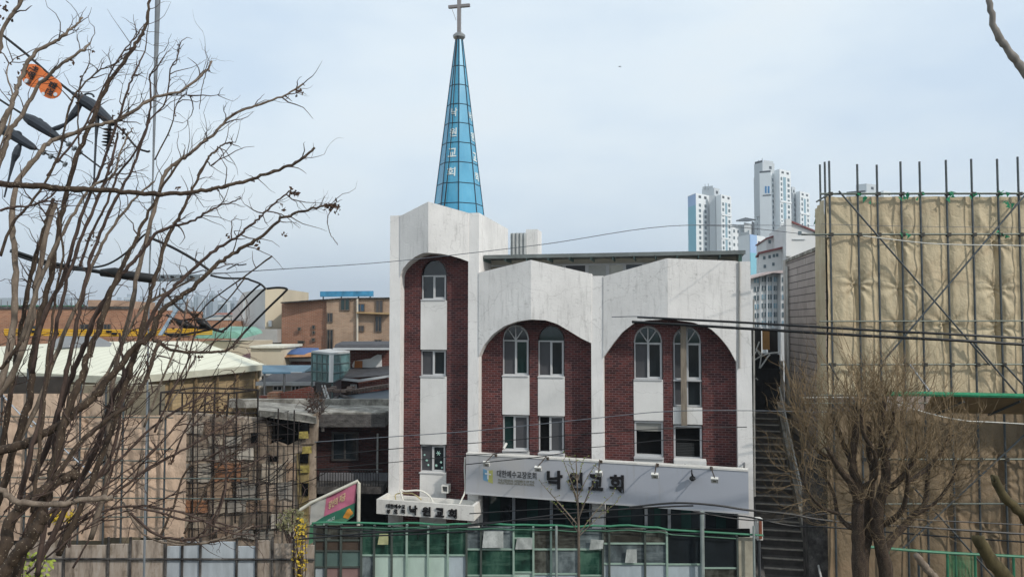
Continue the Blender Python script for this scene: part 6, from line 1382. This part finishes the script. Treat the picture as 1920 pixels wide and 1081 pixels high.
# ---- big bare tree filling the left foreground
lt = thing('bare_tree', 'large many stemmed bare tree with leaning dark stems filling the left foreground', 'tree', V((P(-60, HOR, 5.0).x, 5.0, 7.6)))
stems = [ # points, r0, r1, depth, depth change, material index (0 dark 1 pale 2 red brown)
 ([(20, 1140), (40, 1030), (81, 947), (102, 880), (120, 800), (140, 740), (156, 700), (170, 650), (200, 575), (222, 515), (243, 470), (268, 420), (300, 360), (345, 290)], 13, 2.0, 5.0, .5, 0),
 ([(-60, 870), (0, 846), (53, 828), (95, 806), (123, 790), (150, 765), (172, 747), (197, 718), (222, 688), (250, 655), (281, 630), (299, 590), (325, 565), (351, 547), (397, 505), (422, 484), (457, 463), (492, 442), (527, 410), (562, 398), (600, 388), (630, 381)], 11, 2.0, 5.2, .6, 0),
 ([(-60, 900), (0, 917), (28, 938), (70, 943), (115, 943), (141, 938), (180, 934), (212, 931)], 7, 5, 4.6, .2, 1),
 ([(-60, 1130), (0, 1045), (18, 985), (46, 945), (88, 914), (120, 896), (146, 884)], 14, 10, 4.8, .3, 0),
 ([(-10, 1150), (5, 1085), (22, 1050), (53, 1015), (72, 985), (86, 960)], 16, 11, 4.7, 0, 0),
 ([(-40, 1000), (0, 930), (25, 850), (48, 775), (60, 720), (62, 660), (75, 600), (95, 520), (108, 440), (120, 380), (142, 300), (165, 246), (197, 169), (239, 105), (262, 70), (274, 42), (279, 0), (283, -40)], 9, 2.4, 5.6, .6, 0),
 ([(-40, 800), (-10, 740), (10, 690), (22, 620), (30, 540), (28, 470), (22, 420), (30, 350), (53, 312), (75, 285), (92, 266), (112, 259), (158, 242), (197, 231), (225, 224), (264, 199), (292, 181), (337, 172), (367, 150), (387, 133), (397, 115)], 8, 2, 5.0, .8, 1),
 ([(-40, 420), (-10, 330), (10, 270), (24, 240), (49, 203), (77, 157), (116, 119), (151, 97), (168, 80)], 7, 1.8, 4.9, .2, 1),
 ([(-60, 380), (-20, 290), (10, 225), (24, 190), (38, 148), (57, 110), (78, 90), (105, 78), (126, 60), (142, 48), (155, 33)], 6.5, 1.8, 4.7, .2, 1),
 ([(-60, 341), (0, 345), (50, 348), (105, 351), (150, 354), (197, 357), (250, 361), (299, 364), (350, 361), (394, 355), (430, 347), (467, 337), (505, 324), (548, 309), (572, 294), (590, 277)], 7.5, 2.4, 4.4, .4, 0),
 ([(170, 1010), (200, 900), (205, 800), (215, 700), (240, 600), (258, 510), (277, 440), (295, 372), (309, 327), (328, 308), (351, 292), (378, 270), (404, 250), (422, 228), (453, 207), (495, 193), (534, 179), (556, 166), (570, 158)], 6, 1.6, 6.0, .6, 1),
 ([(110, 1040), (160, 930), (200, 830), (230, 740), (258, 650), (278, 567), (294, 510), (309, 456), (334, 410), (352, 375), (366, 345), (386, 303), (402, 285), (418, 272), (436, 266)], 7, 1.4, 5.4, .7, 0),
 ([(70, 1060), (120, 960), (175, 850), (215, 740), (246, 680), (270, 620), (302, 565), (325, 540), (351, 516), (397, 474), (428, 455), (457, 435), (480, 412), (499, 396), (522, 376), (543, 357)], 7, 1.5, 5.8, .5, 2),
 ([(60, 900), (95, 820), (120, 740), (140, 690), (160, 640), (180, 590), (210, 540), (240, 500), (268, 470), (290, 440), (320, 425), (351, 417), (380, 403), (397, 393), (425, 382), (450, 373)], 7, 1.2, 5.5, .4, 2),
 ([(70, 1080), (85, 960), (100, 850), (112, 760), (128, 680), (145, 600), (158, 540), (172, 480), (200, 410), (230, 350), (255, 300), (275, 240), (282, 190), (281, 140)], 6, 1.6, 5.3, .5, 2),
 ([(0, 1060), (30, 960), (58, 850), (75, 780), (88, 700), (100, 640), (115, 570), (130, 510), (155, 440), (180, 380), (200, 330), (212, 290), (220, 250)], 6, 2, 5.1, .3, 2),
 ([(-30, 960), (0, 860), (14, 780), (25, 700), (35, 640), (50, 560), (64, 490), (80, 440), (90, 400), (101, 372)], 6, 3, 5.7, .1, 0),
 ([(60, 960), (72, 860), (80, 780), (86, 720), (94, 640), (104, 560), (118, 480), (112, 420), (108, 390)], 4, 1.5, 4.9, .2, 0),
 ([(100, 900), (150, 830), (195, 790), (235, 765), (262, 735), (280, 690), (292, 655), (300, 640)], 6, 4, 5.0, .4, 0),
 ([(160, 920), (210, 850), (228, 760), (232, 700), (228, 660), (224, 625)], 4, 2.5, 5.6, .3, 2),
 ([(286, 636), (300, 643), (316, 653), (345, 659), (372, 660), (400, 659), (422, 657), (436, 648), (446, 637)], 3.6, 2.2, 5.5, .3, 0),
 ([(0, 690), (18, 672), (38, 640)], 4, 3, 4.6, 0, 0),
 ([(150, 760), (200, 700), (230, 640), (270, 575), (320, 545), (365, 520)], 4, 2, 5.9, .3, 1),
 ([(60, 700), (80, 600), (118, 520), (140, 450), (160, 385), (188, 320), (205, 270), (230, 200), (246, 150), (258, 128), (272, 96)], 5, 1.2, 5.5, .4, 2), ([(40, 640), (70, 540), (100, 470), (130, 415), (150, 380), (172, 350), (210, 330), (222, 300), (236, 262), (250, 240)], 4.5, 1.2, 5.2, .4, 1), ([(0, 480), (24, 420), (50, 390), (80, 350), (110, 290), (130, 200), (150, 168), (183, 134), (210, 124), (226, 112), (250, 90)], 3.2, .9, 5.0, .3, 0), ([(150, 500), (170, 440), (196, 390), (220, 330), (250, 290), (276, 240), (282, 225), (310, 190), (320, 130), (332, 110), (336, 84)], 3, .9, 5.9, .3, 2), ([(88, 330), (110, 300), (150, 250), (178, 200), (205, 140), (232, 96), (256, 68), (270, 45)], 3, 1, 5.1, .3, 2), ([(-10, 300), (14, 240), (24, 180), (12, 140), (20, 116), (36, 106)], 2, .8, 4.9, .2, 1), ([(0, 100), (4, 60), (20, 30), (38, 6), (44, -20)], 4, 3, 4.5, 0, 1), ([(150, 280), (146, 240), (148, 180), (152, 150), (168, 118)], 1.8, .8, 5.2, .1, 0), ([(290, 300), (320, 240), (330, 200), (345, 178), (362, 183)], 1.6, .7, 6, .1, 0), ([(370, 330), (388, 303), (400, 310), (436, 268)], 1.6, .7, 6, .1, 0), ([(0, 395), (30, 388), (60, 385), (90, 372), (112, 352)], 3, 1.5, 4.8, .1, 2), ([(-20, 760), (30, 690), (60, 590), (70, 520), (90, 430), (104, 380)], 7, 4, 5.4, .1, 1), ([(20, 850), (70, 760), (110, 650), (150, 560), (185, 470), (215, 420), (255, 370), (290, 340)], 6, 1.5, 5.7, .3, 1), ([(460, 520), (400, 590), (345, 600)], 1.5, 1, 5.9, .2, 0), ([(510, 480), (470, 510), (400, 560), (370, 590), (352, 600)], 1.8, 1, 5.9, .2, 0),
 ([(85, 965), (140, 930), (190, 890), (235, 850), (280, 805), (330, 770), (375, 745), (410, 735)], 4, 1.6, 5.8, .6, 2),
 ([(90, 1000), (170, 960), (240, 905), (290, 870), (340, 845), (392, 815), (430, 790), (452, 768)], 4, 1.5, 6.2, .6, 2),
 ([(60, 1050), (130, 990), (200, 955), (270, 948), (340, 960), (400, 985), (440, 1000), (480, 1002)], 3.5, 1.4, 6.2, .5, 2),
 ([(240, 955), (275, 990), (320, 1012), (370, 1018), (410, 1010), (450, 995), (475, 985)], 3, 2, 6.8, .2, 1), ([(245, 960), (290, 1000), (340, 1010), (390, 1002), (430, 985)], 2.5, 1.6, 6.7, .2, 2), ([(230, 940), (270, 1000), (330, 1020), (400, 1016), (460, 1004)], 2.2, 1.4, 6.9, .2, 1), ([(250, 950), (300, 960), (350, 975), (400, 978), (450, 990)], 2.6, 1.5, 6.9, .2, 2),
 ([(300, 1005), (325, 950), (340, 900), (360, 870), (385, 860), (405, 850)], 3, 1.5, 6.9, .3, 0), ([(345, 1000), (370, 950), (395, 900), (420, 860), (455, 840)], 2.6, 1.3, 7, .3, 0), ([(380, 1000), (410, 950), (430, 890), (470, 870), (500, 850)], 2.4, 1.2, 7, .3, 2), ([(400, 985), (420, 930), (425, 880), (420, 820), (440, 780)], 2.2, 1.1, 7, .3, 2),
 ([(320, 870), (350, 800), (380, 760), (420, 740)], 2.2, 1, 6.8, .2, 2), ([(270, 800), (300, 720), (330, 650), (345, 600), (352, 560)], 2.4, 1.2, 6, .2, 1), ([(290, 810), (325, 730), (350, 680), (365, 620), (362, 575)], 2.4, 1.1, 6, .2, 2), ([(295, 815), (318, 760), (345, 715), (358, 670)], 2, 1, 6, .2, 1),
]
mats_ = [BARK, BARKL, TWIG]
anch = []
tw = MB(); tips = []
for i, (px, r0, r1, Y, dY, mi) in enumerate(stems):
    r0 *= .8 if r0 > 5 else .84
    m = MB(); p = branch(m, px, Y, r0, r1, 100 + i, 8 if r0 > 5 else 6, dY)
    m.build('trunk' if r0 > 12 else ('limb' if r0 > 5 else 'branch'), mats_[mi], lt, smooth=True)
    n = len(p)
    for a in range(3, n):
        t = (p[a] - p[a-1]).normalized(); anch.append((p[a], t, a / n, r0 + (r1 - r0) * a / n, Y))
    tips.append((p[-1], p[-1] - p[-2]))
random.seed(909)
# thin shoots fanning up from the base
sh_ = MB()
for k in range(20):
    x0 = random.uniform(-40, 190); y0 = random.uniform(880, 1080); Y = random.uniform(4.8, 6.6)
    ang = R(random.uniform(28, 84)) ; ln = random.uniform(260, 640); px = [(x0, y0)]; x, y = x0, y0
    for j in range(7):
        ang += random.gauss(0, .09); x += math.cos(ang) * ln / 7 * .8; y -= math.sin(ang) * ln / 7; px.append((x, y))
    if x > 520: continue
    p = branch(sh_, px, Y, random.uniform(1.2, 2.4), .6, 300 + k, 5, .3, 4)
    for a in range(5, len(p)): anch.append((p[a], (p[a] - p[a-1]).normalized(), .6, 1.5, Y))
sh_.build('shoots', TWIG, lt, smooth=True)
bits = MB()
for q, t, s, r_, Y in anch:
    if random.random() < .3 * (1.4 if s > .5 else .6):
        d = rnd_dir(t, random.uniform(.4, 1.1)); twig(tw, q, d, PX(random.uniform(16, 95), Y), PX(random.uniform(.7, 1.6), Y), 1 if random.random() < .45 else 0, 4, .15, .8, 2, .28)
    if random.random() < .12 and r_ < 5: # buds and shrivelled bits
        for _ in range(random.randint(2, 5)):
            c = q + V((random.gauss(0, 1), random.gauss(0, 1), random.gauss(0, 1))) * PX(2.5, Y); a = V((random.gauss(0, 1), random.gauss(0, 1), random.gauss(0, 1))).normalized() * PX(random.uniform(1.5, 3.4), Y); b = a.orthogonal() * .55
            bits.poly([c - a, c - b, c + a * .9, c + b])
def leaves(px, py, Y, n, s, seed):
    random.seed(seed); c0 = P(px, py, Y)
    for _ in range(n):
        c = c0 + V((random.gauss(0, 1), random.gauss(0, .6), random.gauss(-.3, 1))) * PX(s, Y); a = V((random.gauss(0, .6), random.gauss(0, .6), random.gauss(0, 1))).normalized() * PX(random.uniform(2.5, 5.5), Y); b = a.cross(V((random.gauss(0, 1), 1, 0))).normalized() * a.length * .55; u = a.cross(b).normalized() * a.length * .3
        bits.poly([c - a, c - b + u, c + a * .2 + u * .3]); bits.poly([c - a, c + a * .2 + u * .3, c + b + u]); bits.poly([c - b + u, c + a, c + a * .2]); bits.poly([c + b + u, c + a, c + a * .2])
for i, (px, py, n, s) in enumerate(((630, 386, 22, 6), (620, 388, 12, 5), (548, 357, 14, 4), (556, 362, 8, 3), (560, 170, 10, 4), (527, 388, 7, 5), (10, 28, 16, 9), (6, 15, 10, 8), (45, 132, 18, 7), (178, 98, 3, 3), (428, 440, 4, 3), (330, 352, 4, 3), (175, 445, 10, 6), (180, 455, 6, 4), (322, 605, 8, 5), (374, 668, 7, 4), (210, 210, 4, 4), (233, 250, 8, 5), (132, 115, 6, 4), (535, 440, 5, 4), (486, 455, 5, 4), (420, 762, 14, 6), (405, 770, 10, 7), (590, 745, 16, 8), (582, 760, 14, 7), (597, 735, 10, 6), (320, 858, 8, 6))): leaves(px, py, 5.6 if px < 570 or py < 600 else 27, n, s if px < 570 or py < 600 else s, 500 + i)
tw.build('twigs', TWIG, lt); bits.build('dry_leaves', plain('dry_leaf', '4a382c', .9, .4, 12, 0, 0), lt)
m = MB(); branch(m, [(629, 385), (618, 398), (614, 415), (618, 435), (626, 448), (633, 459)], 5.8, .9, .6, 3, 5); m.build('hanging_stalk', TWIG, lt); m = MB(); branch(m, [(393, 122), (385, 140), (379, 165), (374, 205)], 5.7, 1.0, .6, 4, 5)
m.build('hanging_stalk', TWIG, lt)
# dead vine on the ruin's corner
m = MB(); random.seed(61)
for k in range(26):
    a = P(random.uniform(575, 600), random.uniform(740, 790), 26.5); twig(m, a, V((random.gauss(0, .5), random.gauss(0, .3), random.gauss(.6, .5))), random.uniform(.3, .9), .018, 1, 4, .1, .9, 3, .35)
m.build('dead_vine', TWIG, label='tangle of dead brown vine on the corner of the burnt house roof', cat='vine')
m = MB(); random.seed(62)
for k in range(22):
    a = P(random.uniform(385, 440), random.uniform(755, 815), 25.6); twig(m, a, V((random.gauss(0, .8), random.gauss(0, .3), random.gauss(0, .6))), random.uniform(.4, 1.0), .014, 1, 4, .0, .9, 3, .4)
for k in range(26):
    a = P(random.uniform(330, 570), random.uniform(800, 1000), 25.4); twig(m, a, V((random.gauss(0, .8), random.gauss(0, .2), random.gauss(.2, .6))), random.uniform(.5, 1.4), .016, 1, 4, .0, .9, 2, .3)
m.build('creeper', TWIG, label='bare brown creeper stems over the stone patched ruined wall', cat='creeper')
# ================================================================== WIRES AND POLE HARDWARE
def wire(pts, r_px, mat, label, name='cable', cat='cable', sag=0, Yd=None):
    pts = list(pts)
    if pts[-1][0] == 1960: a_, b_ = pts[-2], pts[-1]; k_ = 900 / (b_[0] - a_[0]); pts.append((2860, b_[1] + (b_[1] - a_[1]) * k_, b_[2] + (b_[2] - a_[2]) * k_))
    ps = [P(x, y, Y) for x, y, Y in pts]
    p = smooth_path(ps, 8); m = MB(); Ym = sum(q[2] for q in pts) / len(pts); m.tube(p, PX(r_px, Ym), 5)
    return m.build(name, mat, label=label, cat=cat)
wire([(350, 517, 14), (500, 506, 17), (735, 490, 22), (1010, 459, 22), (1290, 422, 22), (1560, 445, 23.8)], .75, WIREG, 'thin grey wire strung across the church tower and over its roof')
wire([(1290, 422, 22.0), (1420, 422, 24), (1560, 424, 40)], .5, WIREG, 'faint thin wire crossing in front of the tall apartment towers')
wire([(590, 828, 22), (735, 818, 22), (900, 806, 22), (1110, 784, 22), (1245, 771, 22), (1385, 769, 22), (1560, 772, 23.7)], .75, WIREG, 'thin wire over the white panels under the tower middle window')
wire([(590, 856, 22), (735, 841, 22), (900, 829, 22), (1110, 812, 22), (1250, 803, 22), (1400, 800, 23)], .8, CABLEM, 'thin black wire across the lower bay windows, second from the top')
wire([(590, 880, 22), (735, 866, 22), (890, 852, 22), (1110, 838, 22), (1250, 824, 22), (1330, 826, 22)], .7, CABLEM, 'thin black wire just above the long signboard')
wire([(874, 870, 23.5), (940, 863, 23.4), (1010, 856, 23.4), (1060, 848, 23.6)], .9, CABLEM, 'short black wire slanting across the left end of the signboard')
wire([(1195, 594, 22.5), (1290, 599, 22), (1405, 605, 21.5), (1640, 619, 20.5), (1780, 626, 20), (1960, 636, 20)], 2.3, CABLEM, 'upper of two thick black cables running from the church across the scaffolding')
wire([(1185, 603, 22.5), (1290, 609, 22), (1405, 616, 21.5), (1640, 630, 20.5), (1780, 637, 20), (1960, 648, 20)], 2.8, CABLEM, 'lower of two thick black cables running from the church across the scaffolding')
wire([(1147, 594, 22.5), (1195, 593, 22.4), (1240, 596, 22.3)], .8, WIREG, 'short thin wire stub at the left end of the thick black cables')
wire([(1618, 442, 23.2), (1700, 452, 23.2), (1780, 458, 23.2), (1960, 461, 23.2)], .9, WIREW, 'pale cord strung across the top of the khaki tarpaulin')
wire([(1500, 745, 22.9), (1640, 748, 23), (1790, 785, 22.5), (1960, 797, 22.4)], .9, WIREW, 'pale cord below the green edged deck')
wire([(1540, 420, 23.0), (1700, 424, 23.0), (1960, 427, 23.0)], .45, WIREG, 'hair thin wire across the upper folds of the khaki tarpaulin')
for i, (a, r_, lab) in enumerate(([[(560, 1010, 20), (700, 998, 20), (880, 985, 20), (1010, 968, 20), (1120, 957, 20), (1250, 949, 20), (1300, 947, 20)], 1.6, 'black cable rising from the banner to the middle of the signboard foot'],
    [[(1180, 950, 20), (1265, 942, 20), (1340, 946, 20), (1400, 955, 20), (1480, 963, 20), (1560, 976, 20), (1760, 990, 20), (1960, 1003, 20)], 2.0, 'black cable leaving the signboard foot to the right past the round tree'],
    [[(575, 986, 20.2), (640, 990, 20.2), (760, 996, 20.2), (900, 980, 20.2), (1000, 973, 20.2), (1110, 970, 20.2), (1230, 964, 20.2), (1320, 962, 20.2)], 1.3, 'black cable crossing just above the green rail'],
    [[(1330, 962, 20.2), (1400, 968, 20.2), (1480, 984, 20.2), (1560, 988, 20.2), (1760, 1004, 20.2), (1960, 1018, 20.2)], 1.5, 'lower black cable to the right of the meter box'],
    [[(575, 998, 20.4), (650, 1004, 20.4), (740, 1002, 20.4), (890, 995, 20.4)], 1.4, 'short black cable under the green rail beneath the banner'],
    [[(1300, 958, 20.6), (1420, 975, 20.6), (1560, 962, 20.6), (1700, 972, 20.6), (1960, 985, 20.6)], 1.2, 'middle black cable behind the stems of the round tree'],
    [[(880, 962, 20.1), (960, 957, 20.1), (1040, 953, 20.1), (1130, 957, 20.1)], 1.0, 'thin black cable along the shopfront below the left half of the signboard'])): wire(a, r_, CABLEM, lab)
# yellow cable guards
for k in range(4):
    m = MB(); dy = k * 3.3
    m.tube([P(8, 617.5 + dy, 15), P(220, 619 + dy, 15), P(398, 616 + dy, 15)], PX(1.55, 15), 6)
    m.build('cable_guard', plain('yellow_sleeve', 'd1a21c', .5, .15, 3, 0, 0), label=['topmost', 'second highest', 'third highest', 'lowest'][k] + ' of four yellow cable sleeves stretched before the orange building', cat='cable guard', group='yellow sleeves on the overhead cables')
m = MB()
for i, px in enumerate((60, 101, 200, 210)):
    m = MB(); m.tube([P(px, 621 + (i % 2) * 4, 14.98), P(px + 9, 621.2 + (i % 2) * 4, 14.98)], PX(2.6, 15), 6); m.build('sleeve_joint', BLACK, label=['leftmost', 'second', 'third', 'rightmost'][i] + ' of the black joints on the yellow cable sleeves', cat='joint')
# steel mast with crossarm
YP = 11.0
up_ = thing('utility_pole', 'slim grey utility mast with a steel crossarm among the bare branches', 'utility pole', V((P(281, HOR, YP).x, YP, 3.2)))
m = MB(); x = P(281, HOR, YP).x
m.tube([V((x, YP, 3.0)), V((x - .02, YP, P(0, 500, YP).z)), V((x, YP, P(0, 330, YP).z)), V((x + .01, YP, P(0, 120, YP).z)), V((x + .02, YP, P(0, -60, YP).z))], [PX(2.6, YP), PX(1.4, YP), PX(1.5, YP), PX(3.6, YP), PX(5.5, YP)], 10); m.build('mast', plain('mast_grey', '777d82', .6, .25, 3, .2), up_)
m = MB(); a, b = P(288, 527, YP - .1), P(372, 515, YP - .1); m.box(a.x, b.x, YP - .16, YP - .04, a.z, b.z); m.build('crossarm', plain('galvanised', '8b949a', .45, .2, 5, .5), up_)
m = MB(); m.tube([P(190, 511, YP - .2), P(215, 511, YP - .2), P(240, 516, YP - .2), P(285, 522, YP - .2), P(292, 522, YP - .2)], [PX(7, YP), PX(10, YP), PX(9, YP), PX(9, YP), PX(5, YP)], 10); m.build('splice_box', BLACK, up_, smooth=True)
m = MB(); m.prism([P(296, 628, YP), P(303, 628, YP), P(358, 541, YP), P(352, 538, YP)], V((0, .04, 0))); m.build('strut', plain('galvanised_blue', 'a9bccb', .45, .1, 5, .3), up_)
for i in range(4):
    m = MB(); c = P(306 + i * 18, 519, YP - .17); m.tube([c, c + V((0, -.05, 0))], .018, 6); m.build('bolt', BLACK, up_)
wire([(20, 470, 10), (90, 492, 10.4), (150, 503, 10.8), (195, 511, 10.8)], 4.0, CABLEM, 'thick black cable coming in from the left to the crossarm splice')
wire([(22, 476, 10), (100, 500, 10.4), (160, 507, 10.8), (200, 513, 10.8)], 2.2, CABLEM, 'thinner black cable under the thick one at the left of the crossarm')
wire([(160, 503, 10.6), (200, 496, 10.6), (235, 475, 10.6), (265, 445, 10.6), (280, 435, 10.6)], 2.0, CABLEM, 'black cable looping up from the splice to the mast')
wire([(275, 443, 10.9), (320, 462, 10.9), (360, 484, 10.9), (392, 506, 10.9)], 2.6, CABLEM, 'black stay cable slanting down right from the mast to the crossarm end')
wire([(305, 540, 10.8), (330, 572, 10.8), (345, 585, 10.8)], 2.4, CABLEM, 'short black cable under the crossarm')
def drop(pts, r_, lab, bulge=None):
    ps = [P(x, y, YP + .3) for x, y in pts]; m = MB(); p = smooth_path(ps, 6); n = len(p)
    rs = [PX(r_, YP) * (1 + (bulge or 0) * math.exp(-((i / (n - 1) - .35) / .12) ** 2)) for i in range(n)]; m.tube(p, rs, 7); m.build('cable', CABLEM, smooth=True, label=lab, cat='cable')
drop([(312, 590), (338, 604), (360, 612), (392, 615), (410, 619)], 2.6, 'black sleeved cable joint left of the green awning', 2.2)
drop([(350, 580), (372, 600), (392, 612), (402, 618), (420, 622)], 2.4, 'second black sleeved cable joint meeting above the green awning', 2.4)
drop([(300, 622), (325, 628), (360, 624), (400, 616)], 2.0, 'sagging black cable below the two sleeved joints', 1.5)
drop([(392, 617), (420, 596), (450, 568), (478, 541), (488, 533)], 1.9, 'black cable rising right from the sleeved joint, upper of the parallel pair')
drop([(414, 622), (430, 610), (462, 575), (490, 547), (498, 541)], 2.1, 'black cable rising right from the sleeved joint, lower of the parallel pair')
drop([(440, 642), (470, 610), (505, 575), (533, 548), (537, 541), (520, 539), (500, 541)], 2.2, 'black cable bent like a hook at the right end of the drop lines')
drop([(395, 516), (420, 521), (460, 522), (470, 525), (488, 532), (498, 541)], 2.0, 'black cable running right from the crossarm to the drop lines')
drop([(425, 505), (445, 495), (447, 497), (462, 495)], 1.2, 'short bent black lead above the right end of the crossarm')
# fuse switches and tag
YF = 8.5
def bodyv(pts, rs, Y, nm, mat, par, n=10):
    m = MB(); m.tube([P(x, y, Y) for x, y in pts], [PX(r_, Y) for r_ in rs], n); return m.build(nm, mat, par, smooth=False)
DKP = plain('dark_polymer', '2d333b', .45, .2, 4, 0, 0)
sw = []
for i, (lab, pts, rs) in enumerate((('upper dark cable clamp with two drop arms under the orange tags', [(132, 172), (148, 182), (156, 188), (170, 196), (185, 208), (200, 222), (213, 233)], [2, 6, 11, 12, 10, 9, 5]),
    ('middle dark cable clamp left of the ribbed insulator', [(42, 214), (50, 220), (60, 226), (80, 238), (100, 252), (112, 259)], [3, 8, 11, 11, 8, 4]), ('lower dark cable clamp at the left edge below the other clamps', [(-20, 232), (0, 240), (20, 250), (42, 264), (60, 275), (68, 279)], [9, 10, 10, 9, 7, 3]))):
    T_ = thing('cable_clamp', lab, 'cable clamp', P(*pts[3], YF), group='dark clamps on the upper left power lines'); bodyv(pts, rs, YF, 'clamp_body', DKP, T_)
    x, y = pts[2]
    if i == 0: bodyv([(150, 195), (140, 212), (131, 222), (122, 232)], [5, 7, 5, 2], YF, 'drop_arm', DKP, T_, 8); bodyv([(181, 215), (182, 230), (180, 260), (178, 300), (176, 350)], [6, 4, 2.2, 2, 1.6], YF, 'drop_arm', DKP, T_, 8)
    if i == 1: bodyv([(95, 243), (108, 240), (122, 233), (130, 226)], [3, 5, 3, 2], YF, 'drop_arm', DKP, T_, 8)
    if i == 2: bodyv([(38, 270), (34, 278), (30, 290), (25, 302), (18, 330), (8, 370)], [3, 6, 7, 4, 2, 1.5], YF, 'drop_arm', DKP, T_, 8)
    q = MB(); c = P(x + 10, y + (-6 if i == 0 else 3), YF); q.tube([c + V((PX(10, YF) * math.cos(a), 0, PX(7, YF) * math.sin(a))) for a in [k * math.pi / 6 for k in range(7)]], PX(2, YF), 5); q.build('lifting_eye', DKP, T_)
wire([(-30, 36, YF), (0, 62, YF), (50, 102, YF), (100, 146, YF), (135, 174, YF)], 2.4, CABLEM, 'thick black power line running down right to the upper clamp and carrying the orange tags')
wire([(-30, 165, YF), (0, 187, YF), (25, 203, YF), (44, 215, YF)], 2.0, CABLEM, 'black power line entering the middle clamp from the left edge')
wire([(112, 258, YF), (150, 285, YF), (190, 315, YF)], 1.6, CABLEM, 'thin line with small discs trailing from the middle clamp')
wire([(66, 278, YF), (95, 292, YF), (125, 308, YF)], 1.6, CABLEM, 'thin line with small discs trailing from the lower clamp')
wire([(212, 232, YF), (230, 245, YF), (255, 275, YF), (275, 284, YF), (281, 283, YF)], 2.0, CABLEM, 'black lead from the upper clamp to the mast')
ins = thing('insulator', 'dark ribbed insulator stack hanging under the upper clamp', 'insulator', P(204, 262, YF))
for k in range(6):
    m = MB(); c = P(205 - k * .6, 243 + k * 6, YF); m.tube([c + EZ * PX(1.8, YF), c, c - EZ * PX(1.4, YF)], [PX(3.5, YF), PX(11.5 - (k % 2) * 1.5, YF), PX(4, YF)], 14); m.build('disc', DKP, ins)
m = MB(); m.tube([P(206, 234, YF), P(202, 282, YF)], PX(3, YF), 8); m.build('rod', BLACK, ins)
for (x0, y0, x1, y1, n, lab) in ((118, 262, 150, 286, 4, 'row of small pale discs behind the middle clamp'), (82, 286, 122, 308, 4, 'row of small pale discs behind the lower clamp')):
    T_ = thing('small_insulator', lab, 'insulator', P(x0, y0, YF))
    for k in range(n):
        t_ = k / (n - 1); c = P(x0 + (x1 - x0) * t_, y0 + (y1 - y0) * t_, YF); d = (P(x1, y1, YF) - P(x0, y0, YF)).normalized(); m = MB(); m.tube([c - d * .008, c + d * .008], PX(5.5, YF), 10); m.build('disc', plain('pale_disc', '8d959b', .4, .1, 4), T_)
ORG = plain('orange_plate', 'd4733a', .5, .12, 5, 0, 0)
tg = thing('warning_tag', 'pair of round orange warning plates hung on the upper left power line', 'warning tag', P(78, 150, YF - .1))
def plate(c, r_, nm):
    m = MB(); pts = [P(c[0] + r_[0] * math.cos(a) * math.cos(R(38)) - r_[1] * math.sin(a) * math.sin(R(38)), c[1] + r_[0] * math.cos(a) * math.sin(R(38)) + r_[1] * math.sin(a) * math.cos(R(38)), YF - .1) for a in [k * math.pi / 16 for k in range(32)]]
    m.prism(pts, V((0, .012, 0))); m.build(nm, ORG, tg)
plate((62, 142), (24, 21), 'plate'); plate((94, 164), (22, 20), 'plate')
m = MB(); m.prism([P(66, 120, YF - .102), P(114, 158, YF - .102), P(104, 172, YF - .102), P(58, 134, YF - .102)], V((0, .008, 0))); m.build('plate_bridge', ORG, tg)
m = MB()
for k, (hx_, hy_, hr_) in enumerate(((50, 152, 4.5), (78, 150, 5.5), (81, 176, 3.4), (104, 177, 3.6))):
    m = MB(); c = P(hx_, hy_, YF - .106); m.tube([c, c + V((0, -.004, 0))], PX(hr_, YF), 14); m.build('hole', plain('hole_sky', 'c3cdd6', .9, 0, 1, 0, 0), tg)
def tagtext(s, cx, cy, w_, h_, a):
    m = MB(); ca, sa = math.cos(R(a)), math.sin(R(a))
    def q(x, y): return P(cx + x * ca - y * sa, cy + x * sa + y * ca, YF - .108)
    letters(m, s, q(-w_ / 2, h_ / 2), q(w_ / 2, h_ / 2), q(-w_ / 2, -h_ / 2), V((0, -1, 0)), .003, .03); m.build('lettering', LETTER, tg)
tagtext('협전', 97, 166, 27, 15, 118); tagtext('위험', 64, 134, 22, 13, 118); tagtext('주의', 57, 150, 18, 9, 118)
# bird
bd = MB(); c = P(1163, 125, 90); 
bd.add([c + V((-.28, 0, .0)), c + V((-.1, .05, .07)), c + V((0, 0, .02)), c + V((.1, .05, .06)), c + V((.28, 0, -.02)), c + V((0, .18, -.03)), c + V((0, -.2, 0)), c + V((0, 0, -.06))], [(0, 1, 5, 2), (2, 5, 3), (3, 4, 6, 2), (0, 2, 6), (2, 7, 6), (5, 7, 2), (0, 7, 6), (4, 7, 5)])
bd.build('bird', plain('bird_grey', '6b6f75', .9), label='tiny far bird in the open sky right of the steeple', cat='bird')
